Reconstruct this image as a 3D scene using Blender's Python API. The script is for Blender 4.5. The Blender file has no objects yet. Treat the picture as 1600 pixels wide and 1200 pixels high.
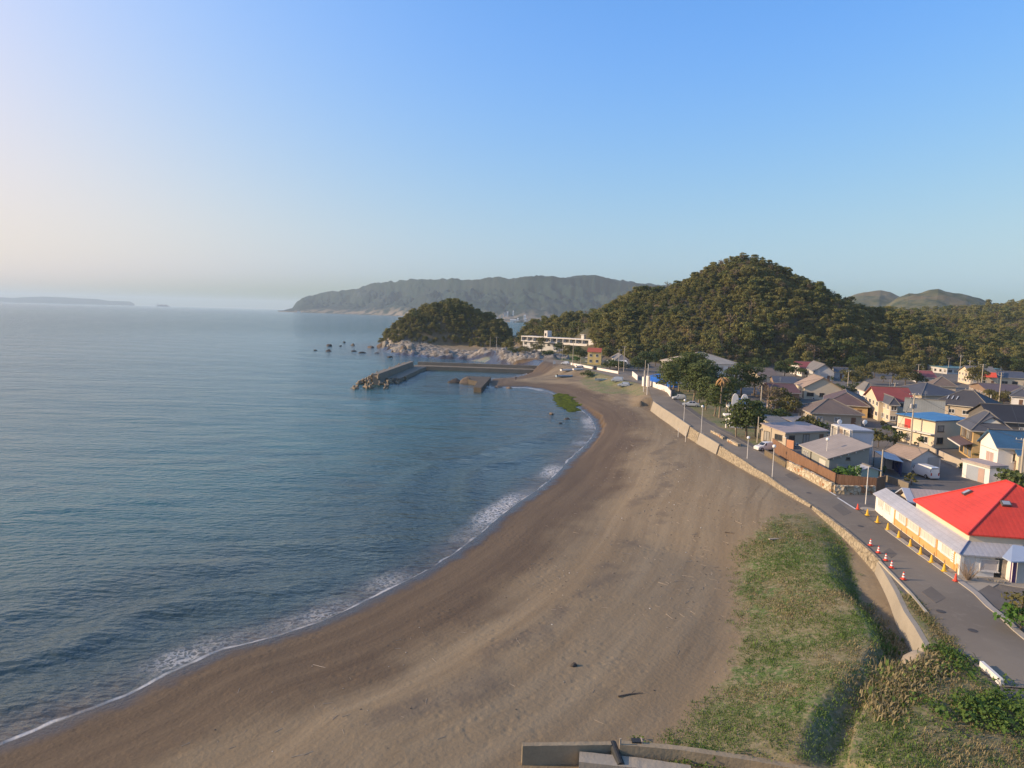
import bpy, bmesh, math, random
import numpy as np
from mathutils import Vector, Matrix

# ------------------------------------------------------------------ camera, sky, sun, exposure
R = math.radians
sc = bpy.context.scene
FPX = 1110.0                      # focal length in pixels of the 1600 x 1200 photograph
CAM = Vector((0.0, 0.0, 28.0))    # the drone hovers 28 m above the sea
CROT = Matrix.Rotation(R(90 - 5.6), 3, 'X') @ Matrix.Rotation(R(1.66), 3, 'Z')
cd = bpy.data.cameras.new("camera")
cd.sensor_width = 36.0
cd.lens = FPX / 1600 * 36.0
cd.clip_start = 0.5
cd.clip_end = 60000
cam = bpy.data.objects.new("camera", cd)
cam.location = CAM
cam.rotation_euler = CROT.to_euler()
sc.collection.objects.link(cam)
sc.camera = cam

SUN_EL, SUN_AZ = 20.0, -90.0      # the sun stands low over the sea, to the left
world = bpy.data.worlds.new("World")
sc.world = world
world.use_nodes = True
wn = world.node_tree
bg = wn.nodes["Background"]
sky = wn.nodes.new("ShaderNodeTexSky")
sky.sky_type = 'NISHITA'
sky.sun_disc = False
sky.sun_elevation = R(SUN_EL)
sky.sun_rotation = R(SUN_AZ)
sky.altitude = 0.0
sky.air_density = 0.6
sky.dust_density = 3.0
sky.ozone_density = 4.0
SKYS = 0.12
_sep = wn.nodes.new("ShaderNodeSeparateColor"); _com = wn.nodes.new("ShaderNodeCombineColor")
wn.links.new(sky.outputs[0], _sep.inputs[0])
def _mth(op, a, b=0.0):
    n = wn.nodes.new("ShaderNodeMath"); n.operation = op
    for q, v in enumerate((a, b)):
        if hasattr(v, 'node'): wn.links.new(v, n.inputs[q])
        else: n.inputs[q].default_value = v
    return n.outputs[0]
_o = []
for _i, (_g, _k, _c) in enumerate(((1.68, .425, .90), (1.27, .512, .85), (2.0, .50, 1.0))):   # the camera's soft-shouldered response to this hazy sky
    _e = _mth('EXPONENT', _mth('MULTIPLY', _mth('POWER', _sep.outputs[_i], _g), -_k / _c))
    _o.append(_mth('MULTIPLY', _mth('SUBTRACT', 1.0, _e), _c / SKYS / 2 ** .36))
_tc = wn.nodes.new("ShaderNodeTexCoord"); _sz = wn.nodes.new("ShaderNodeSeparateXYZ"); wn.links.new(_tc.outputs['Generated'], _sz.inputs[0])
_lo = _mth('POWER', _mth('MAXIMUM', _mth('SUBTRACT', 1.0, _mth('MULTIPLY', _sz.outputs[2], 1 / .36)), 0.0), 1.5)
_o[2] = _mth('MULTIPLY', _o[2], _mth('SUBTRACT', 1.0, _mth('MULTIPLY', _lo, .38)))     # blue gives way in the haze low over the sea
_o[1] = _mth('MULTIPLY', _o[1], _mth('SUBTRACT', 1.0, _mth('MULTIPLY', _lo, .02)))
_o[0] = _mth('MULTIPLY', _o[0], _mth('ADD', 1.0, _mth('MULTIPLY', _lo, .04)))
for _i in range(3): wn.links.new(_o[_i], _com.inputs[_i])
wn.links.new(_com.outputs[0], bg.inputs[0])
bg.inputs[1].default_value = SKYS
sd = bpy.data.lights.new("sun", 'SUN')
sd.energy = 5.0
sd.angle = R(0.5)
sd.color = (1.0, 0.76, 0.50)
sun = bpy.data.objects.new("sun", sd)
sdir = Vector((math.sin(R(SUN_AZ)) * math.cos(R(SUN_EL)), math.cos(R(SUN_AZ)) * math.cos(R(SUN_EL)), math.sin(R(SUN_EL))))
sun.rotation_euler = sdir.to_track_quat('Z', 'Y').to_euler()
sun.location = (-100, 0, 120)
sc.collection.objects.link(sun)
sc.view_settings.view_transform = 'Standard'
sc.view_settings.look = 'None'
sc.view_settings.exposure = 0.36
sc.view_settings.gamma = 1.0
sc.view_settings.use_curve_mapping = False
try:
    sc.cycles.use_denoising = True
    sc.cycles.denoiser = 'OPENIMAGEDENOISE'
    sc.cycles.max_bounces = 6
    sc.cycles.diffuse_bounces = 2
    sc.cycles.glossy_bounces = 2
    sc.cycles.transmission_bounces = 2
    sc.cycles.transparent_max_bounces = 4
    sc.cycles.volume_bounces = 0
    sc.cycles.sample_clamp_indirect = 4.0
except Exception:
    pass

rng = random.Random(7)
nr = np.random.RandomState(11)
REARTH = 7.4e6

def P(px, py, z):
    """the point of the horizontal plane at height z seen at a pixel of the photograph"""
    d = CROT @ Vector(((px - 800) / FPX, (600 - py) / FPX, -1.0))
    t = (z - CAM.z) / d.z
    return CAM + d * t

def PY(px, py, y):
    """the point seen at a pixel at distance y straight ahead"""
    d = CROT @ Vector(((px - 800) / FPX, (600 - py) / FPX, -1.0))
    return CAM + d * (y / d.y)

def px_of(p):
    v = CROT.transposed() @ (Vector(p) - CAM)
    return 800 - FPX * v.x / v.z, 600 + FPX * v.y / v.z

# ------------------------------------------------------------------ helpers
COL = sc.collection

class MB:
    """collects shapes; build() links them as ONE mesh object"""
    def __init__(s):
        s.v, s.f, s.m = [], [], []
    def add(s, vs, fs, mi=0):
        o = len(s.v)
        s.v += [tuple(v) for v in vs]
        s.f += [tuple(i + o for i in f) for f in fs]
        s.m += [mi] * len(fs)
        return s
    def box(s, x0, x1, y0, y1, z0, z1, mi=0):
        vs = [(x, y, z) for z in (z0, z1) for y in (y0, y1) for x in (x0, x1)]
        return s.add(vs, [(0, 2, 3, 1), (4, 5, 7, 6), (0, 1, 5, 4), (2, 6, 7, 3), (0, 4, 6, 2), (1, 3, 7, 5)], mi)
    def prism(s, pts, z0, z1, mi=0):
        n = len(pts)
        z1s = z1 if hasattr(z1, '__len__') else [z1] * n
        z0s = z0 if hasattr(z0, '__len__') else [z0] * n
        vs = [(p[0], p[1], z0s[i]) for i, p in enumerate(pts)] + [(p[0], p[1], z1s[i]) for i, p in enumerate(pts)]
        fs = [tuple(reversed(range(n))), tuple(range(n, 2 * n))]
        fs += [(i, (i + 1) % n, n + (i + 1) % n, n + i) for i in range(n)]
        return s.add(vs, fs, mi)
    def slab(s, top, t, mi=0):
        """a plate of thickness t under a list of 3D top points"""
        n = len(top)
        vs = [tuple(p) for p in top] + [(p[0], p[1], p[2] - t) for p in top]
        fs = [tuple(range(n)), tuple(reversed(range(n, 2 * n)))]
        fs += [(i, n + i, n + (i + 1) % n, (i + 1) % n) for i in range(n)]
        return s.add(vs, fs, mi)
    def tube(s, p0, p1, r0, r1=None, n=8, mi=0):
        p0, p1 = Vector(p0), Vector(p1)
        r1 = r0 if r1 is None else r1
        d = (p1 - p0).normalized()
        a = d.orthogonal().normalized(); b = d.cross(a)
        vs = []
        for p, r in ((p0, r0), (p1, r1)):
            for i in range(n):
                t = 2 * math.pi * i / n
                vs.append(p + a * (r * math.cos(t)) + b * (r * math.sin(t)))
        fs = [(i, (i + 1) % n, n + (i + 1) % n, n + i) for i in range(n)]
        fs += [tuple(reversed(range(n))), tuple(range(n, 2 * n))]
        return s.add(vs, fs, mi)
    def lathe(s, prof, c=(0, 0, 0), n=14, mi=0):
        vs, fs = [], []
        for r, z in prof:
            for i in range(n):
                t = 2 * math.pi * i / n
                vs.append((c[0] + r * math.cos(t), c[1] + r * math.sin(t), c[2] + z))
        for k in range(len(prof) - 1):
            for i in range(n):
                fs.append((k * n + i, k * n + (i + 1) % n, (k + 1) * n + (i + 1) % n, (k + 1) * n + i))
        fs.append(tuple(reversed(range(n))))
        fs.append(tuple(range((len(prof) - 1) * n, len(prof) * n)))
        return s.add(vs, fs, mi)
    def ell(s, c, r, n=10, m=6, mi=0, jit=0.0):
        vs, fs = [], []
        for j in range(1, m):
            ph = math.pi * j / m
            for i in range(n):
                t = 2 * math.pi * i / n
                k = 1 + jit * (rng.random() - .5) * 2
                vs.append((c[0] + r[0] * k * math.sin(ph) * math.cos(t), c[1] + r[1] * k * math.sin(ph) * math.sin(t), c[2] + r[2] * k * math.cos(ph)))
        vs.append((c[0], c[1], c[2] + r[2])); vs.append((c[0], c[1], c[2] - r[2]))
        T, B = len(vs) - 2, len(vs) - 1
        for i in range(n):
            fs.append((T, i, (i + 1) % n))
            fs.append((B, (m - 2) * n + (i + 1) % n, (m - 2) * n + i))
            for j in range(m - 2):
                fs.append((j * n + i, (j + 1) * n + i, (j + 1) * n + (i + 1) % n, j * n + (i + 1) % n))
        return s.add(vs, fs, mi)
    def build(s, name, mat, parent=None, smooth=False, loc=None, bevel=0.0):
        me = bpy.data.meshes.new(name)
        me.from_pydata(s.v, [], s.f)
        mats = mat if isinstance(mat, (list, tuple)) else [mat]
        for m in mats:
            me.materials.append(m)
        if len(mats) > 1:
            me.polygons.foreach_set('material_index', s.m)
        if smooth:
            me.polygons.foreach_set('use_smooth', [True] * len(me.polygons))
        me.update()
        o = bpy.data.objects.new(name, me)
        COL.objects.link(o)
        if loc is not None:
            o.location = loc
        if parent is not None:
            o.parent = parent
        if bevel:
            b = o.modifiers.new('bevel', 'BEVEL'); b.width = bevel; b.segments = 2; b.limit_method = 'ANGLE'
        return o

def tag(o, label=None, cat=None, group=None, kind=None):
    if label: o['label'] = label
    if cat: o['category'] = cat
    if group: o['group'] = group
    if kind: o['kind'] = kind
    return o

def thing(name, loc, label, cat, group=None, rz=0.0):
    o = bpy.data.objects.new(name, None)
    o.empty_display_size = 0.3
    COL.objects.link(o)
    o.location = loc
    o.rotation_euler = (0, 0, rz)
    return tag(o, label, cat, group)

def kids(o):
    return [c for c in bpy.data.objects if c.parent == o]

def copy_tree(o, kidmap, parent=None):
    c = o.copy(); COL.objects.link(c); c.parent = parent
    for ch in kidmap.get(o.name, []):
        copy_tree(ch, kidmap, c)
    return c

def tree_of(o):
    m = {}
    def rec(q):
        k = kids(q); m[q.name] = k
        for c in k: rec(c)
    rec(o)
    return m

def np_mesh(name, V, F, mats, attrs=None, smooth=True, fm=None):
    me = bpy.data.meshes.new(name)
    V = np.asarray(V, dtype=np.float32); F = np.asarray(F, dtype=np.int32)
    k = F.shape[1]
    me.vertices.add(len(V)); me.vertices.foreach_set('co', V.ravel())
    me.loops.add(F.size); me.loops.foreach_set('vertex_index', F.ravel())
    me.polygons.add(len(F))
    me.polygons.foreach_set('loop_start', np.arange(0, F.size, k, dtype=np.int32))
    me.polygons.foreach_set('loop_total', np.full(len(F), k, dtype=np.int32))
    if smooth:
        me.polygons.foreach_set('use_smooth', np.ones(len(F), dtype=bool))
    if fm is not None:
        me.polygons.foreach_set('material_index', np.asarray(fm, dtype=np.int32))
    for m in mats: me.materials.append(m)
    for an, arr in (attrs or {}).items():
        a = me.attributes.new(an, 'FLOAT', 'POINT')
        a.data.foreach_set('value', np.asarray(arr, dtype=np.float32).ravel())
    me.update(calc_edges=True)
    me.validate()
    return me

def link_mesh(name, me, parent=None):
    o = bpy.data.objects.new(name, me); COL.objects.link(o)
    if parent: o.parent = parent
    return o

def grid_faces(nr_, nc_):
    i = np.arange(nr_ - 1)[:, None] * nc_ + np.arange(nc_ - 1)[None, :]
    i = i.ravel()
    return np.stack([i, i + 1, i + nc_ + 1, i + nc_], 1)

_tab = np.random.RandomState(3).rand(256, 256)
def vnoise(x, y):
    xi = np.floor(x).astype(int); yi = np.floor(y).astype(int)
    fx = x - xi; fy = y - yi
    fx = fx * fx * (3 - 2 * fx); fy = fy * fy * (3 - 2 * fy)
    g = lambda a, b: _tab[a % 256, b % 256]
    return (g(xi, yi) * (1 - fx) + g(xi + 1, yi) * fx) * (1 - fy) + (g(xi, yi + 1) * (1 - fx) + g(xi + 1, yi + 1) * fx) * fy
def fbm(x, y, o=4):
    s, a, t = 0, 1, 0
    for k in range(o):
        s = s + a * vnoise(x * 2 ** k + 17.3 * k, y * 2 ** k + 5.1 * k); t += a; a *= .5
    return s / t
def sstep(a, b, x):
    t = np.clip((x - a) / (b - a), 0, 1)
    return t * t * (3 - 2 * t)

def seg_dist(X, Y, pts, closed=False):
    """distance to a polyline, and the arc length of the nearest point"""
    pts = [(p[0], p[1]) for p in pts]
    if closed: pts = pts + [pts[0]]
    D = np.full(X.shape, 1e9); S = np.zeros(X.shape); s0 = 0.0
    for (ax, ay), (bx, by) in zip(pts[:-1], pts[1:]):
        L2 = (bx - ax) ** 2 + (by - ay) ** 2
        if L2 < 1e-9: continue
        t = np.clip(((X - ax) * (bx - ax) + (Y - ay) * (by - ay)) / L2, 0, 1)
        d = np.hypot(X - ax - t * (bx - ax), Y - ay - t * (by - ay))
        k = d < D
        D = np.where(k, d, D); S = np.where(k, s0 + t * math.sqrt(L2), S)
        s0 += math.sqrt(L2)
    return D, S

def inside(X, Y, pts):
    r = np.zeros(X.shape, bool); n = len(pts); j = n - 1
    for i in range(n):
        xi, yi = pts[i][0], pts[i][1]; xj, yj = pts[j][0], pts[j][1]
        if yi != yj:
            c = ((yi > Y) != (yj > Y)) & (X < (xj - xi) * (Y - yi) / (yj - yi) + xi)
            r ^= c
        j = i
    return r

def sdist(X, Y, pts):
    d, s = seg_dist(X, Y, pts, True)
    return np.where(inside(X, Y, pts), d, -d)

# ------------------------------------------------------------------ materials
class NT:
    def __init__(s, name):
        s.m = bpy.data.materials.new(name); s.m.use_nodes = True
        s.t = s.m.node_tree; s.n = s.t.nodes
        s.bsdf = s.n["Principled BSDF"]
        s.geo = s.n.new("ShaderNodeNewGeometry")
    def link(s, a, b): s.t.links.new(a, b)
    def val(s, x, sock):
        if hasattr(x, 'node'): s.link(x, sock)
        else:
            sock.default_value = (tuple(x) + (1,)) if (hasattr(x, '__len__') and len(x) == 3 and len(sock.default_value) == 4) else x
    def noise(s, scale, detail=3, vec=None, rough=.5, color=False):
        n = s.n.new("ShaderNodeTexNoise"); n.inputs['Scale'].default_value = scale
        n.inputs['Detail'].default_value = detail; n.inputs['Roughness'].default_value = rough
        s.link(vec if vec is not None else s.geo.outputs['Position'], n.inputs['Vector'])
        return n.outputs['Color' if color else 'Fac']
    def voro(s, scale, vec=None, out='Distance', feat='F1'):
        n = s.n.new("ShaderNodeTexVoronoi"); n.inputs['Scale'].default_value = scale; n.feature = feat
        s.link(vec if vec is not None else s.geo.outputs['Position'], n.inputs['Vector'])
        return n.outputs[out]
    def attr(s, name, kind='GEOMETRY'):
        n = s.n.new("ShaderNodeAttribute"); n.attribute_name = name; n.attribute_type = kind
        return n.outputs['Fac']
    def math(s, op, a, b=0.0, c=0.0, clamp=False):
        n = s.n.new("ShaderNodeMath"); n.operation = op; n.use_clamp = clamp
        s.val(a, n.inputs[0]); s.val(b, n.inputs[1]); s.val(c, n.inputs[2])
        return n.outputs[0]
    def rng(s, x, a, b, c=0.0, d=1.0, smooth=True):
        n = s.n.new("ShaderNodeMapRange"); n.interpolation_type = 'SMOOTHSTEP' if smooth else 'LINEAR'
        s.val(x, n.inputs[0])
        for i, v in enumerate((a, b, c, d)): s.val(v, n.inputs[i + 1])
        return n.outputs[0]
    def mix(s, f, a, b, mode='MIX'):
        n = s.n.new("ShaderNodeMix"); n.data_type = 'RGBA'; n.blend_type = mode
        s.val(f, n.inputs[0]); s.val(a, n.inputs[6]); s.val(b, n.inputs[7])
        return n.outputs[2]
    def scalev(s, vec, k):
        n = s.n.new("ShaderNodeMapping"); n.inputs['Scale'].default_value = k
        s.link(vec, n.inputs['Vector'])
        return n.outputs[0]
    def comb(s, x, y, z=0.0):
        n = s.n.new("ShaderNodeCombineXYZ"); s.val(x, n.inputs[0]); s.val(y, n.inputs[1]); s.val(z, n.inputs[2])
        return n.outputs[0]
    def bump(s, h, strength, dist, nrm=None):
        n = s.n.new("ShaderNodeBump"); n.inputs['Strength'].default_value = strength; n.inputs['Distance'].default_value = dist
        s.link(h, n.inputs['Height'])
        if nrm is not None: s.link(nrm, n.inputs['Normal'])
        return n.outputs[0]
    def done(s, col=None, rough=None, nrm=None, spec=None, metal=None):
        b = s.bsdf
        if col is not None: s.val(col, b.inputs['Base Color'])
        if rough is not None: s.val(rough, b.inputs['Roughness'])
        if nrm is not None: s.link(nrm, b.inputs['Normal'])
        if spec is not None: s.val(spec, b.inputs['Specular IOR Level'])
        if metal is not None: s.val(metal, b.inputs['Metallic'])
        return s.m

_mc = {}
def M(name, col, rough=.75, var=.18, scale=.6, bump=0.0, bscale=8.0, spec=.35, metal=0.0):
    """plain weathered surface: a colour with two sizes of blotches"""
    if name in _mc: return _mc[name]
    t = NT(name)
    a = t.noise(scale, 4); b = t.noise(scale * 9, 2)
    k = t.math('MULTIPLY_ADD', a, 2 * var, 1 - var)
    k2 = t.math('MULTIPLY_ADD', b, var, 1 - var * .5)
    kk = t.math('MULTIPLY', k, k2)
    c = t.mix(1.0, col, t.comb(kk, kk, kk), 'MULTIPLY')
    nrm = t.bump(t.noise(bscale, 3), .6, bump) if bump else None
    _mc[name] = t.done(c, rough, nrm, spec, metal)
    return _mc[name]
# ------------------------------------------------------------------ the lie of the land
ROADZ = 5.0
def XY(pts, z): return [(lambda q: (q.x, q.y))(P(a, b, z)) for a, b in pts]

shore_px = [(0, 1165), (100, 1125), (200, 1087), (270, 1050), (350, 1015), (430, 995), (500, 972), (560, 945), (610, 920), (660, 895),
            (710, 865), (750, 835), (780, 808), (810, 785), (845, 762), (870, 740), (890, 718), (910, 700), (925, 684), (931, 670),
            (926, 656), (918, 648), (905, 638), (884, 625), (862, 614), (845, 608), (822, 605), (790, 605), (764, 605),
            (760, 598), (765, 592), (802, 589.5), (827, 585), (843, 580), (850, 577.5), (800, 575), (781, 570), (772, 565), (727, 562), (690, 560), (656, 557), (619, 554),
            (604, 547), (592, 541)]
SHORE = [(-420, -150), (-70, 26)] + XY(shore_px, 0.0) + [(-104, 575), (-95, 620), (-50, 660), (10, 660), (45, 610), (70, 610), (105, 660), (170, 800), (500, 1250), (1600, 1500), (1600, -150)]

road_l_px = [(1590, 1098), (1565, 1071), (1512, 1032), (1492, 1010), (1470, 987), (1445, 957.5), (1420, 927), (1402, 908.6), (1385, 891), (1367, 872), (1351.5, 857), (1320, 830), (1268, 791), (1246, 777.5),
             (1221, 761), (1196.5, 742.5), (1180, 733.5), (1159, 719), (1124, 697), (1094, 678.5), (1077, 667), (1051, 649), (1036, 639.5), (1021, 629),
             (1017.6, 617), (1013.7, 605), (1004, 600), (978, 594.7), (950, 586), (920, 578), (890, 571.5), (866, 567.5), (836, 560), (800, 554.5)]
road_r_px = [(1700, 1085), (1600, 1000), (1582, 985), (1562, 965), (1540, 947.5), (1520, 927), (1497, 910), (1474, 894.5), (1455, 880.5), (1435.6, 867.4), (1418, 854), (1400.5, 841), (1383, 828),
             (1367, 817.5), (1351.5, 806), (1336, 793), (1310.6, 777.5), (1287, 764), (1262.5, 750), (1235, 731), (1214, 720), (1194, 711), (1176, 700), (1150, 685), (1120, 670), (1094, 655), (1073, 640), (1050.6, 625),
             (1041, 610), (1026, 600.6), (1013, 596.5), (995, 591), (985.6, 586), (967, 580.6), (934, 573.5), (900, 567.5), (870, 562.5), (840, 556.5), (806, 551.5)]
ROADL = XY(road_l_px, ROADZ)
ROADR = XY(road_r_px, ROADZ)
wall_px = [(1450, 1024), (1440, 1005), (1427, 982), (1412, 960), (1397, 927), (1382, 900), (1369, 879)]
WALLN = XY(wall_px, 4.7)                                   # the low sea wall that leaves the road near the drone
i0 = 10
BANK = [(34, -20), (31, 20)] + XY([(1490, 1260), (1478, 1160), (1468, 1090), (1460, 1050)], 4.8) + WALLN + ROADL[i0:]
TOWN = BANK + XY([(770, 553)], 4) + [(30, 640), (400, 1250), (1500, 1400), (1500, -20)]
DUNE_L = XY([(1300, 1340), (985, 1215), (966, 1158), (990, 1118), (1036, 1084), (1066, 1050), (1102, 1000), (1118, 945), (1116, 880), (1132, 840), (1176, 816), (1240, 808), (1290, 820)], 3.2)
DUNE_R = XY([(1290, 822), (1325, 862), (1340, 905), (1352, 938), (1392, 985), (1414, 1030), (1400, 1062), (1372, 1090), (1338, 1130), (1322, 1200), (1310, 1320)], 3.8)
DUNE = DUNE_L + DUNE_R[1:-1]

def ridge(pts, w):
    return [(PY(px, py, y), w) for px, py, y in pts]
def PT(px, py, y, drop):
    q = PY(px, py, y); return (q.x, q.y, max(q.z - drop, 1.0))
RIDGES = []
def add_ridge(l, w, drop=6.0, pw=1.35):
    RIDGES.append(([PT(*q, drop) for q in l], w, pw))
add_ridge([(836, 500, 548), (850, 495, 550), (872, 493, 550)], 27, 7.0, 1.3)
add_ridge([(872, 493, 550), (905, 487, 548)], 44, 6.0, 1.5)
add_ridge([(905, 487, 548), (940, 484, 540), (965, 480, 525)], 60, 6.0, 1.6)
add_ridge([(965, 480, 525), (980, 464, 512), (1000, 454, 500), (1030, 451, 490), (1050, 449, 482)], 60, 6.5, 1.4)
add_ridge([(1050, 449, 482), (1085, 422, 462), (1105, 414, 455)], 76, 6.5, 1.3)
add_ridge([(1105, 411, 455), (1130, 399, 450), (1160, 391, 450), (1188, 404, 452),
           (1215, 416, 455), (1230, 421, 455), (1250, 441, 455), (1300, 456, 455), (1350, 485, 450), (1410, 500, 455)], 102, 6.5, 1.25)
add_ridge([(1085, 430, 445), (1060, 478, 410), (1040, 520, 385), (1015, 560, 368)], 30, 4)
add_ridge([(1150, 405, 445), (1130, 470, 405), (1120, 530, 372)], 34, 4)
add_ridge([(1240, 425, 450), (1235, 490, 410), (1240, 545, 380)], 36, 4)
add_ridge([(1340, 470, 448), (1360, 520, 410), (1385, 560, 385)], 40, 4)
add_ridge([(1040, 452, 478), (1012, 505, 440), (1000, 550, 412)], 22, 3)
add_ridge([(1390, 497, 560), (1408, 492, 560), (1456, 492, 550), (1500, 497, 540), (1535, 503, 530), (1546, 525, 520)], 80, 6)
add_ridge([(1430, 484, 900), (1480, 480, 900), (1540, 477, 880), (1600, 474, 860), (1760, 470, 850)], 240, 6)
add_ridge([(1555, 520, 660), (1580, 500, 660), (1610, 488, 650), (1760, 478, 650)], 130, 6)
ISLET = ([PT(*q, 5.0) for q in [(646, 506, 572), (652, 493, 572), (664, 485, 572), (690, 479, 574), (706, 476, 575), (722, 481, 575), (742, 487, 575), (757, 497, 572), (764, 508, 568)]], 27, 3.4)

FRONT = XY([(700, 1164), (816, 1163.5), (960, 1161.5), (1060, 1168.5), (1170, 1184.5), (1300, 1208.5), (1380, 1240), (1400, 1330), (700, 1330)], 2.9)
GFLAT = XY([(690, 550), (722, 553), (772, 555), (800, 559), (840, 564), (870, 567), (850, 556), (800, 545), (745, 541), (700, 546)], 1.4)
def ridge_h(X, Y, rd):
    pts, w, pw = rd
    best = np.zeros(X.shape)
    for (ax, ay, ah), (bx, by, bh) in zip(pts[:-1], pts[1:]):
        L2 = (bx - ax) ** 2 + (by - ay) ** 2
        t = np.clip(((X - ax) * (bx - ax) + (Y - ay) * (by - ay)) / L2, 0, 1)
        d = np.hypot(X - ax - t * (bx - ax), Y - ay - t * (by - ay))
        h = (ah + t * (bh - ah)) * (1 - np.clip(d / w, 0, 1) ** pw)
        best = np.maximum(best, h)
    return best

def land(X, Y):
    X = np.asarray(X, float); Y = np.asarray(Y, float)
    d, al = seg_dist(X, Y, SHORE, True)
    d = np.where(inside(X, Y, SHORE), d, -d)
    wob = (fbm(X * .06, Y * .06) - .5)
    beach = np.where(d > 0, 2.6 * (1 - np.exp(-np.maximum(d, 0) / 26.0)), np.maximum(d * .11, -7))
    beach = beach + np.where(d > 3, wob * .5 * sstep(3, 25, d), 0) + sstep(14, 18, d) * (1 - sstep(18, 34, d)) * .22
    e = sdist(X, Y, TOWN)
    # sand piled against the wall, higher in the middle of its length
    zb = np.interp(Y, [0, 50, 62, 70, 78, 88, 100, 115, 150, 215, 260], [2.4, 3.0, 3.7, 3.9, 4.3, 4.75, 4.4, 3.8, 2.8, 2.6, 3.2])
    near = 1 - sstep(0, np.interp(Y, [60, 84], [4, 26]), -e)
    z = np.where(d > 2, beach * (1 - near) + np.maximum(zb, beach * .5) * near, beach)
    # the grassy dune with its steep right bank, and the gully between it and the wall
    dl, _ = seg_dist(X, Y, DUNE_L); dr, _ = seg_dist(X, Y, DUNE_R)
    ins = inside(X, Y, DUNE)
    m = np.where(ins, sstep(0, 13, dl) * sstep(0, 2.4, dr + wob * 1.5), 0)
    z = z + m * np.maximum(4.75 + wob * .7 - z, 0)
    g, _ = seg_dist(X, Y, DUNE_R[2:]); 
    z = np.where((~ins) & (e < 0) & (Y < 66) & (X > 15) & (dr < dl), np.minimum(np.maximum(z, 3.2), np.interp(Y, [40, 46, 51, 56, 64], [4.0, 3.6, 3.1, 3.75, 4.1]) + .06 * g + wob * .4), z)
    # the town stands on a terrace; the bank to it is steep behind the wall and gentle elsewhere
    w = np.where(Y < 47, 9.0, np.where(Y < 205, 0.3, np.where(Y < 300, 7.0, 16.0)))
    k = sstep(-1, 0.0, (e - np.where(w < .5, .34, 0)) / w)
    z = z * (1 - k) + 4.94 * k
    # hills
    hn = (fbm(X * .018 + 9, Y * .018) - .5) * 2
    h = np.zeros(X.shape)
    for rd in RIDGES:
        h = np.maximum(h, ridge_h(X, Y, rd))
    isl = ridge_h(X, Y, ISLET)
    hh = np.maximum(h, isl)
    hn3 = (fbm(X * .045 + 2, Y * .045 + 6, 3) - .5) * 2
    hh = hh * (1 + .08 * hn) + (hn * 2.2 + hn3 * 4.5) * sstep(4, 20, hh)
    wood = sstep(5.2, 8.5, hh)
    z = np.maximum(z, np.where(hh > 1, hh, -9)) 
    rock = (1 - sstep(0, 62, np.hypot(0, 0) + np.where(Y > 375, np.maximum(d - 4, 0), 99))) * (X < 30) * (Y > 375) * (X > -130)
    rk = rock * sstep(-6, 0, d)
    z = z + rk * (np.abs(fbm(X * .16, Y * .16, 3) - .5) * 9 + (fbm(X * .5, Y * .5, 2) - .45) * 2.5 + .3) * (1 - wood) * sstep(-5, 2, d)
    fr = np.clip(sdist(X, Y, FRONT) / .35, 0, 1)
    z = z * (1 - fr) + np.minimum(z, 2.3) * fr
    gf = np.clip(sdist(X, Y, GFLAT) / 5.0, 0, 1)
    z = np.maximum(z, 2.0 * gf * gf * (3 - 2 * gf) + np.where(gf > 0, 0, -99))
    return z, dict(shore=d, along=al, inland=e, wood=wood, dune=np.where(ins, sstep(-.5, 5, dl) , 0) * (fr < .01) , rock=rk * (1 - .9 * wood), hill=hh)

# one polar sheet, fine near the drone and coarse far away
th = np.radians(np.linspace(-62, 62, 861))
rr = [16.0]
while rr[-1] < 1650: rr.append(rr[-1] * 1.0068 + .02)
rr = np.array(rr)
TT, RR = np.meshgrid(th, rr)
GX, GY = RR * np.sin(TT), RR * np.cos(TT)
GZ, GA = land(GX.ravel(), GY.ravel())

def smooth_mask_poly(px, z, w):
    pts = XY(px, z)
    return np.clip(sdist(GX.ravel(), GY.ravel(), pts) / w, 0, 1)
lawn = np.maximum.reduce([
    np.clip((GX.ravel() - .80 * GY.ravel() - 10) / 5.0, 0, 1) * (GA['inland'] > 3) * (.55 + .45 * (fbm(GX.ravel() * .05, GY.ravel() * .05, 3) > .45)),
    smooth_mask_poly([(1322, 1140), (1375, 1085), (1412, 1052), (1450, 1030), (1490, 1060), (1470, 1150), (1420, 1290), (1290, 1290)], 3.2, 1.0),
    smooth_mask_poly([(1046, 618), (1066, 630), (1090, 648), (1118, 666), (1150, 683), (1180, 698), (1210, 702), (1222, 690), (1180, 660), (1130, 620), (1060, 600)], 5, 1.5),
    smooth_mask_poly([(1369, 872), (1402, 910), (1445, 958), (1492, 1011), (1532, 1044), (1565, 1072), (1620, 1120), (1700, 1300), (1330, 1300), (1400, 1100), (1450, 1030), (1425, 975), (1395, 915)], 5, .5),
    smooth_mask_poly([(1562, 952), (1600, 985), (1800, 1150), (1800, 940), (1640, 930), (1590, 935)], 5, .7),
    smooth_mask_poly([(925, 575), (955, 583), (985, 592), (1005, 600), (1012, 604), (1016, 622), (1000, 615), (975, 605), (950, 603), (915, 595), (900, 585)], 5, 3),
    smooth_mask_poly([(700, 556), (740, 544), (775, 546), (800, 548), (840, 554), (900, 563), (870, 566), (820, 559), (770, 556)], 4, 4),
    smooth_mask_poly([(790, 552), (810, 540), (870, 540), (930, 560), (960, 572), (930, 571), (880, 562), (830, 553)], 6, 4)])
GATT = dict(shore=GA['shore'], along=GA['along'], inland=GA['inland'], wood=GA['wood'], dune=GA['dune'], rock=GA['rock'], lawn=lawn)

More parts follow.
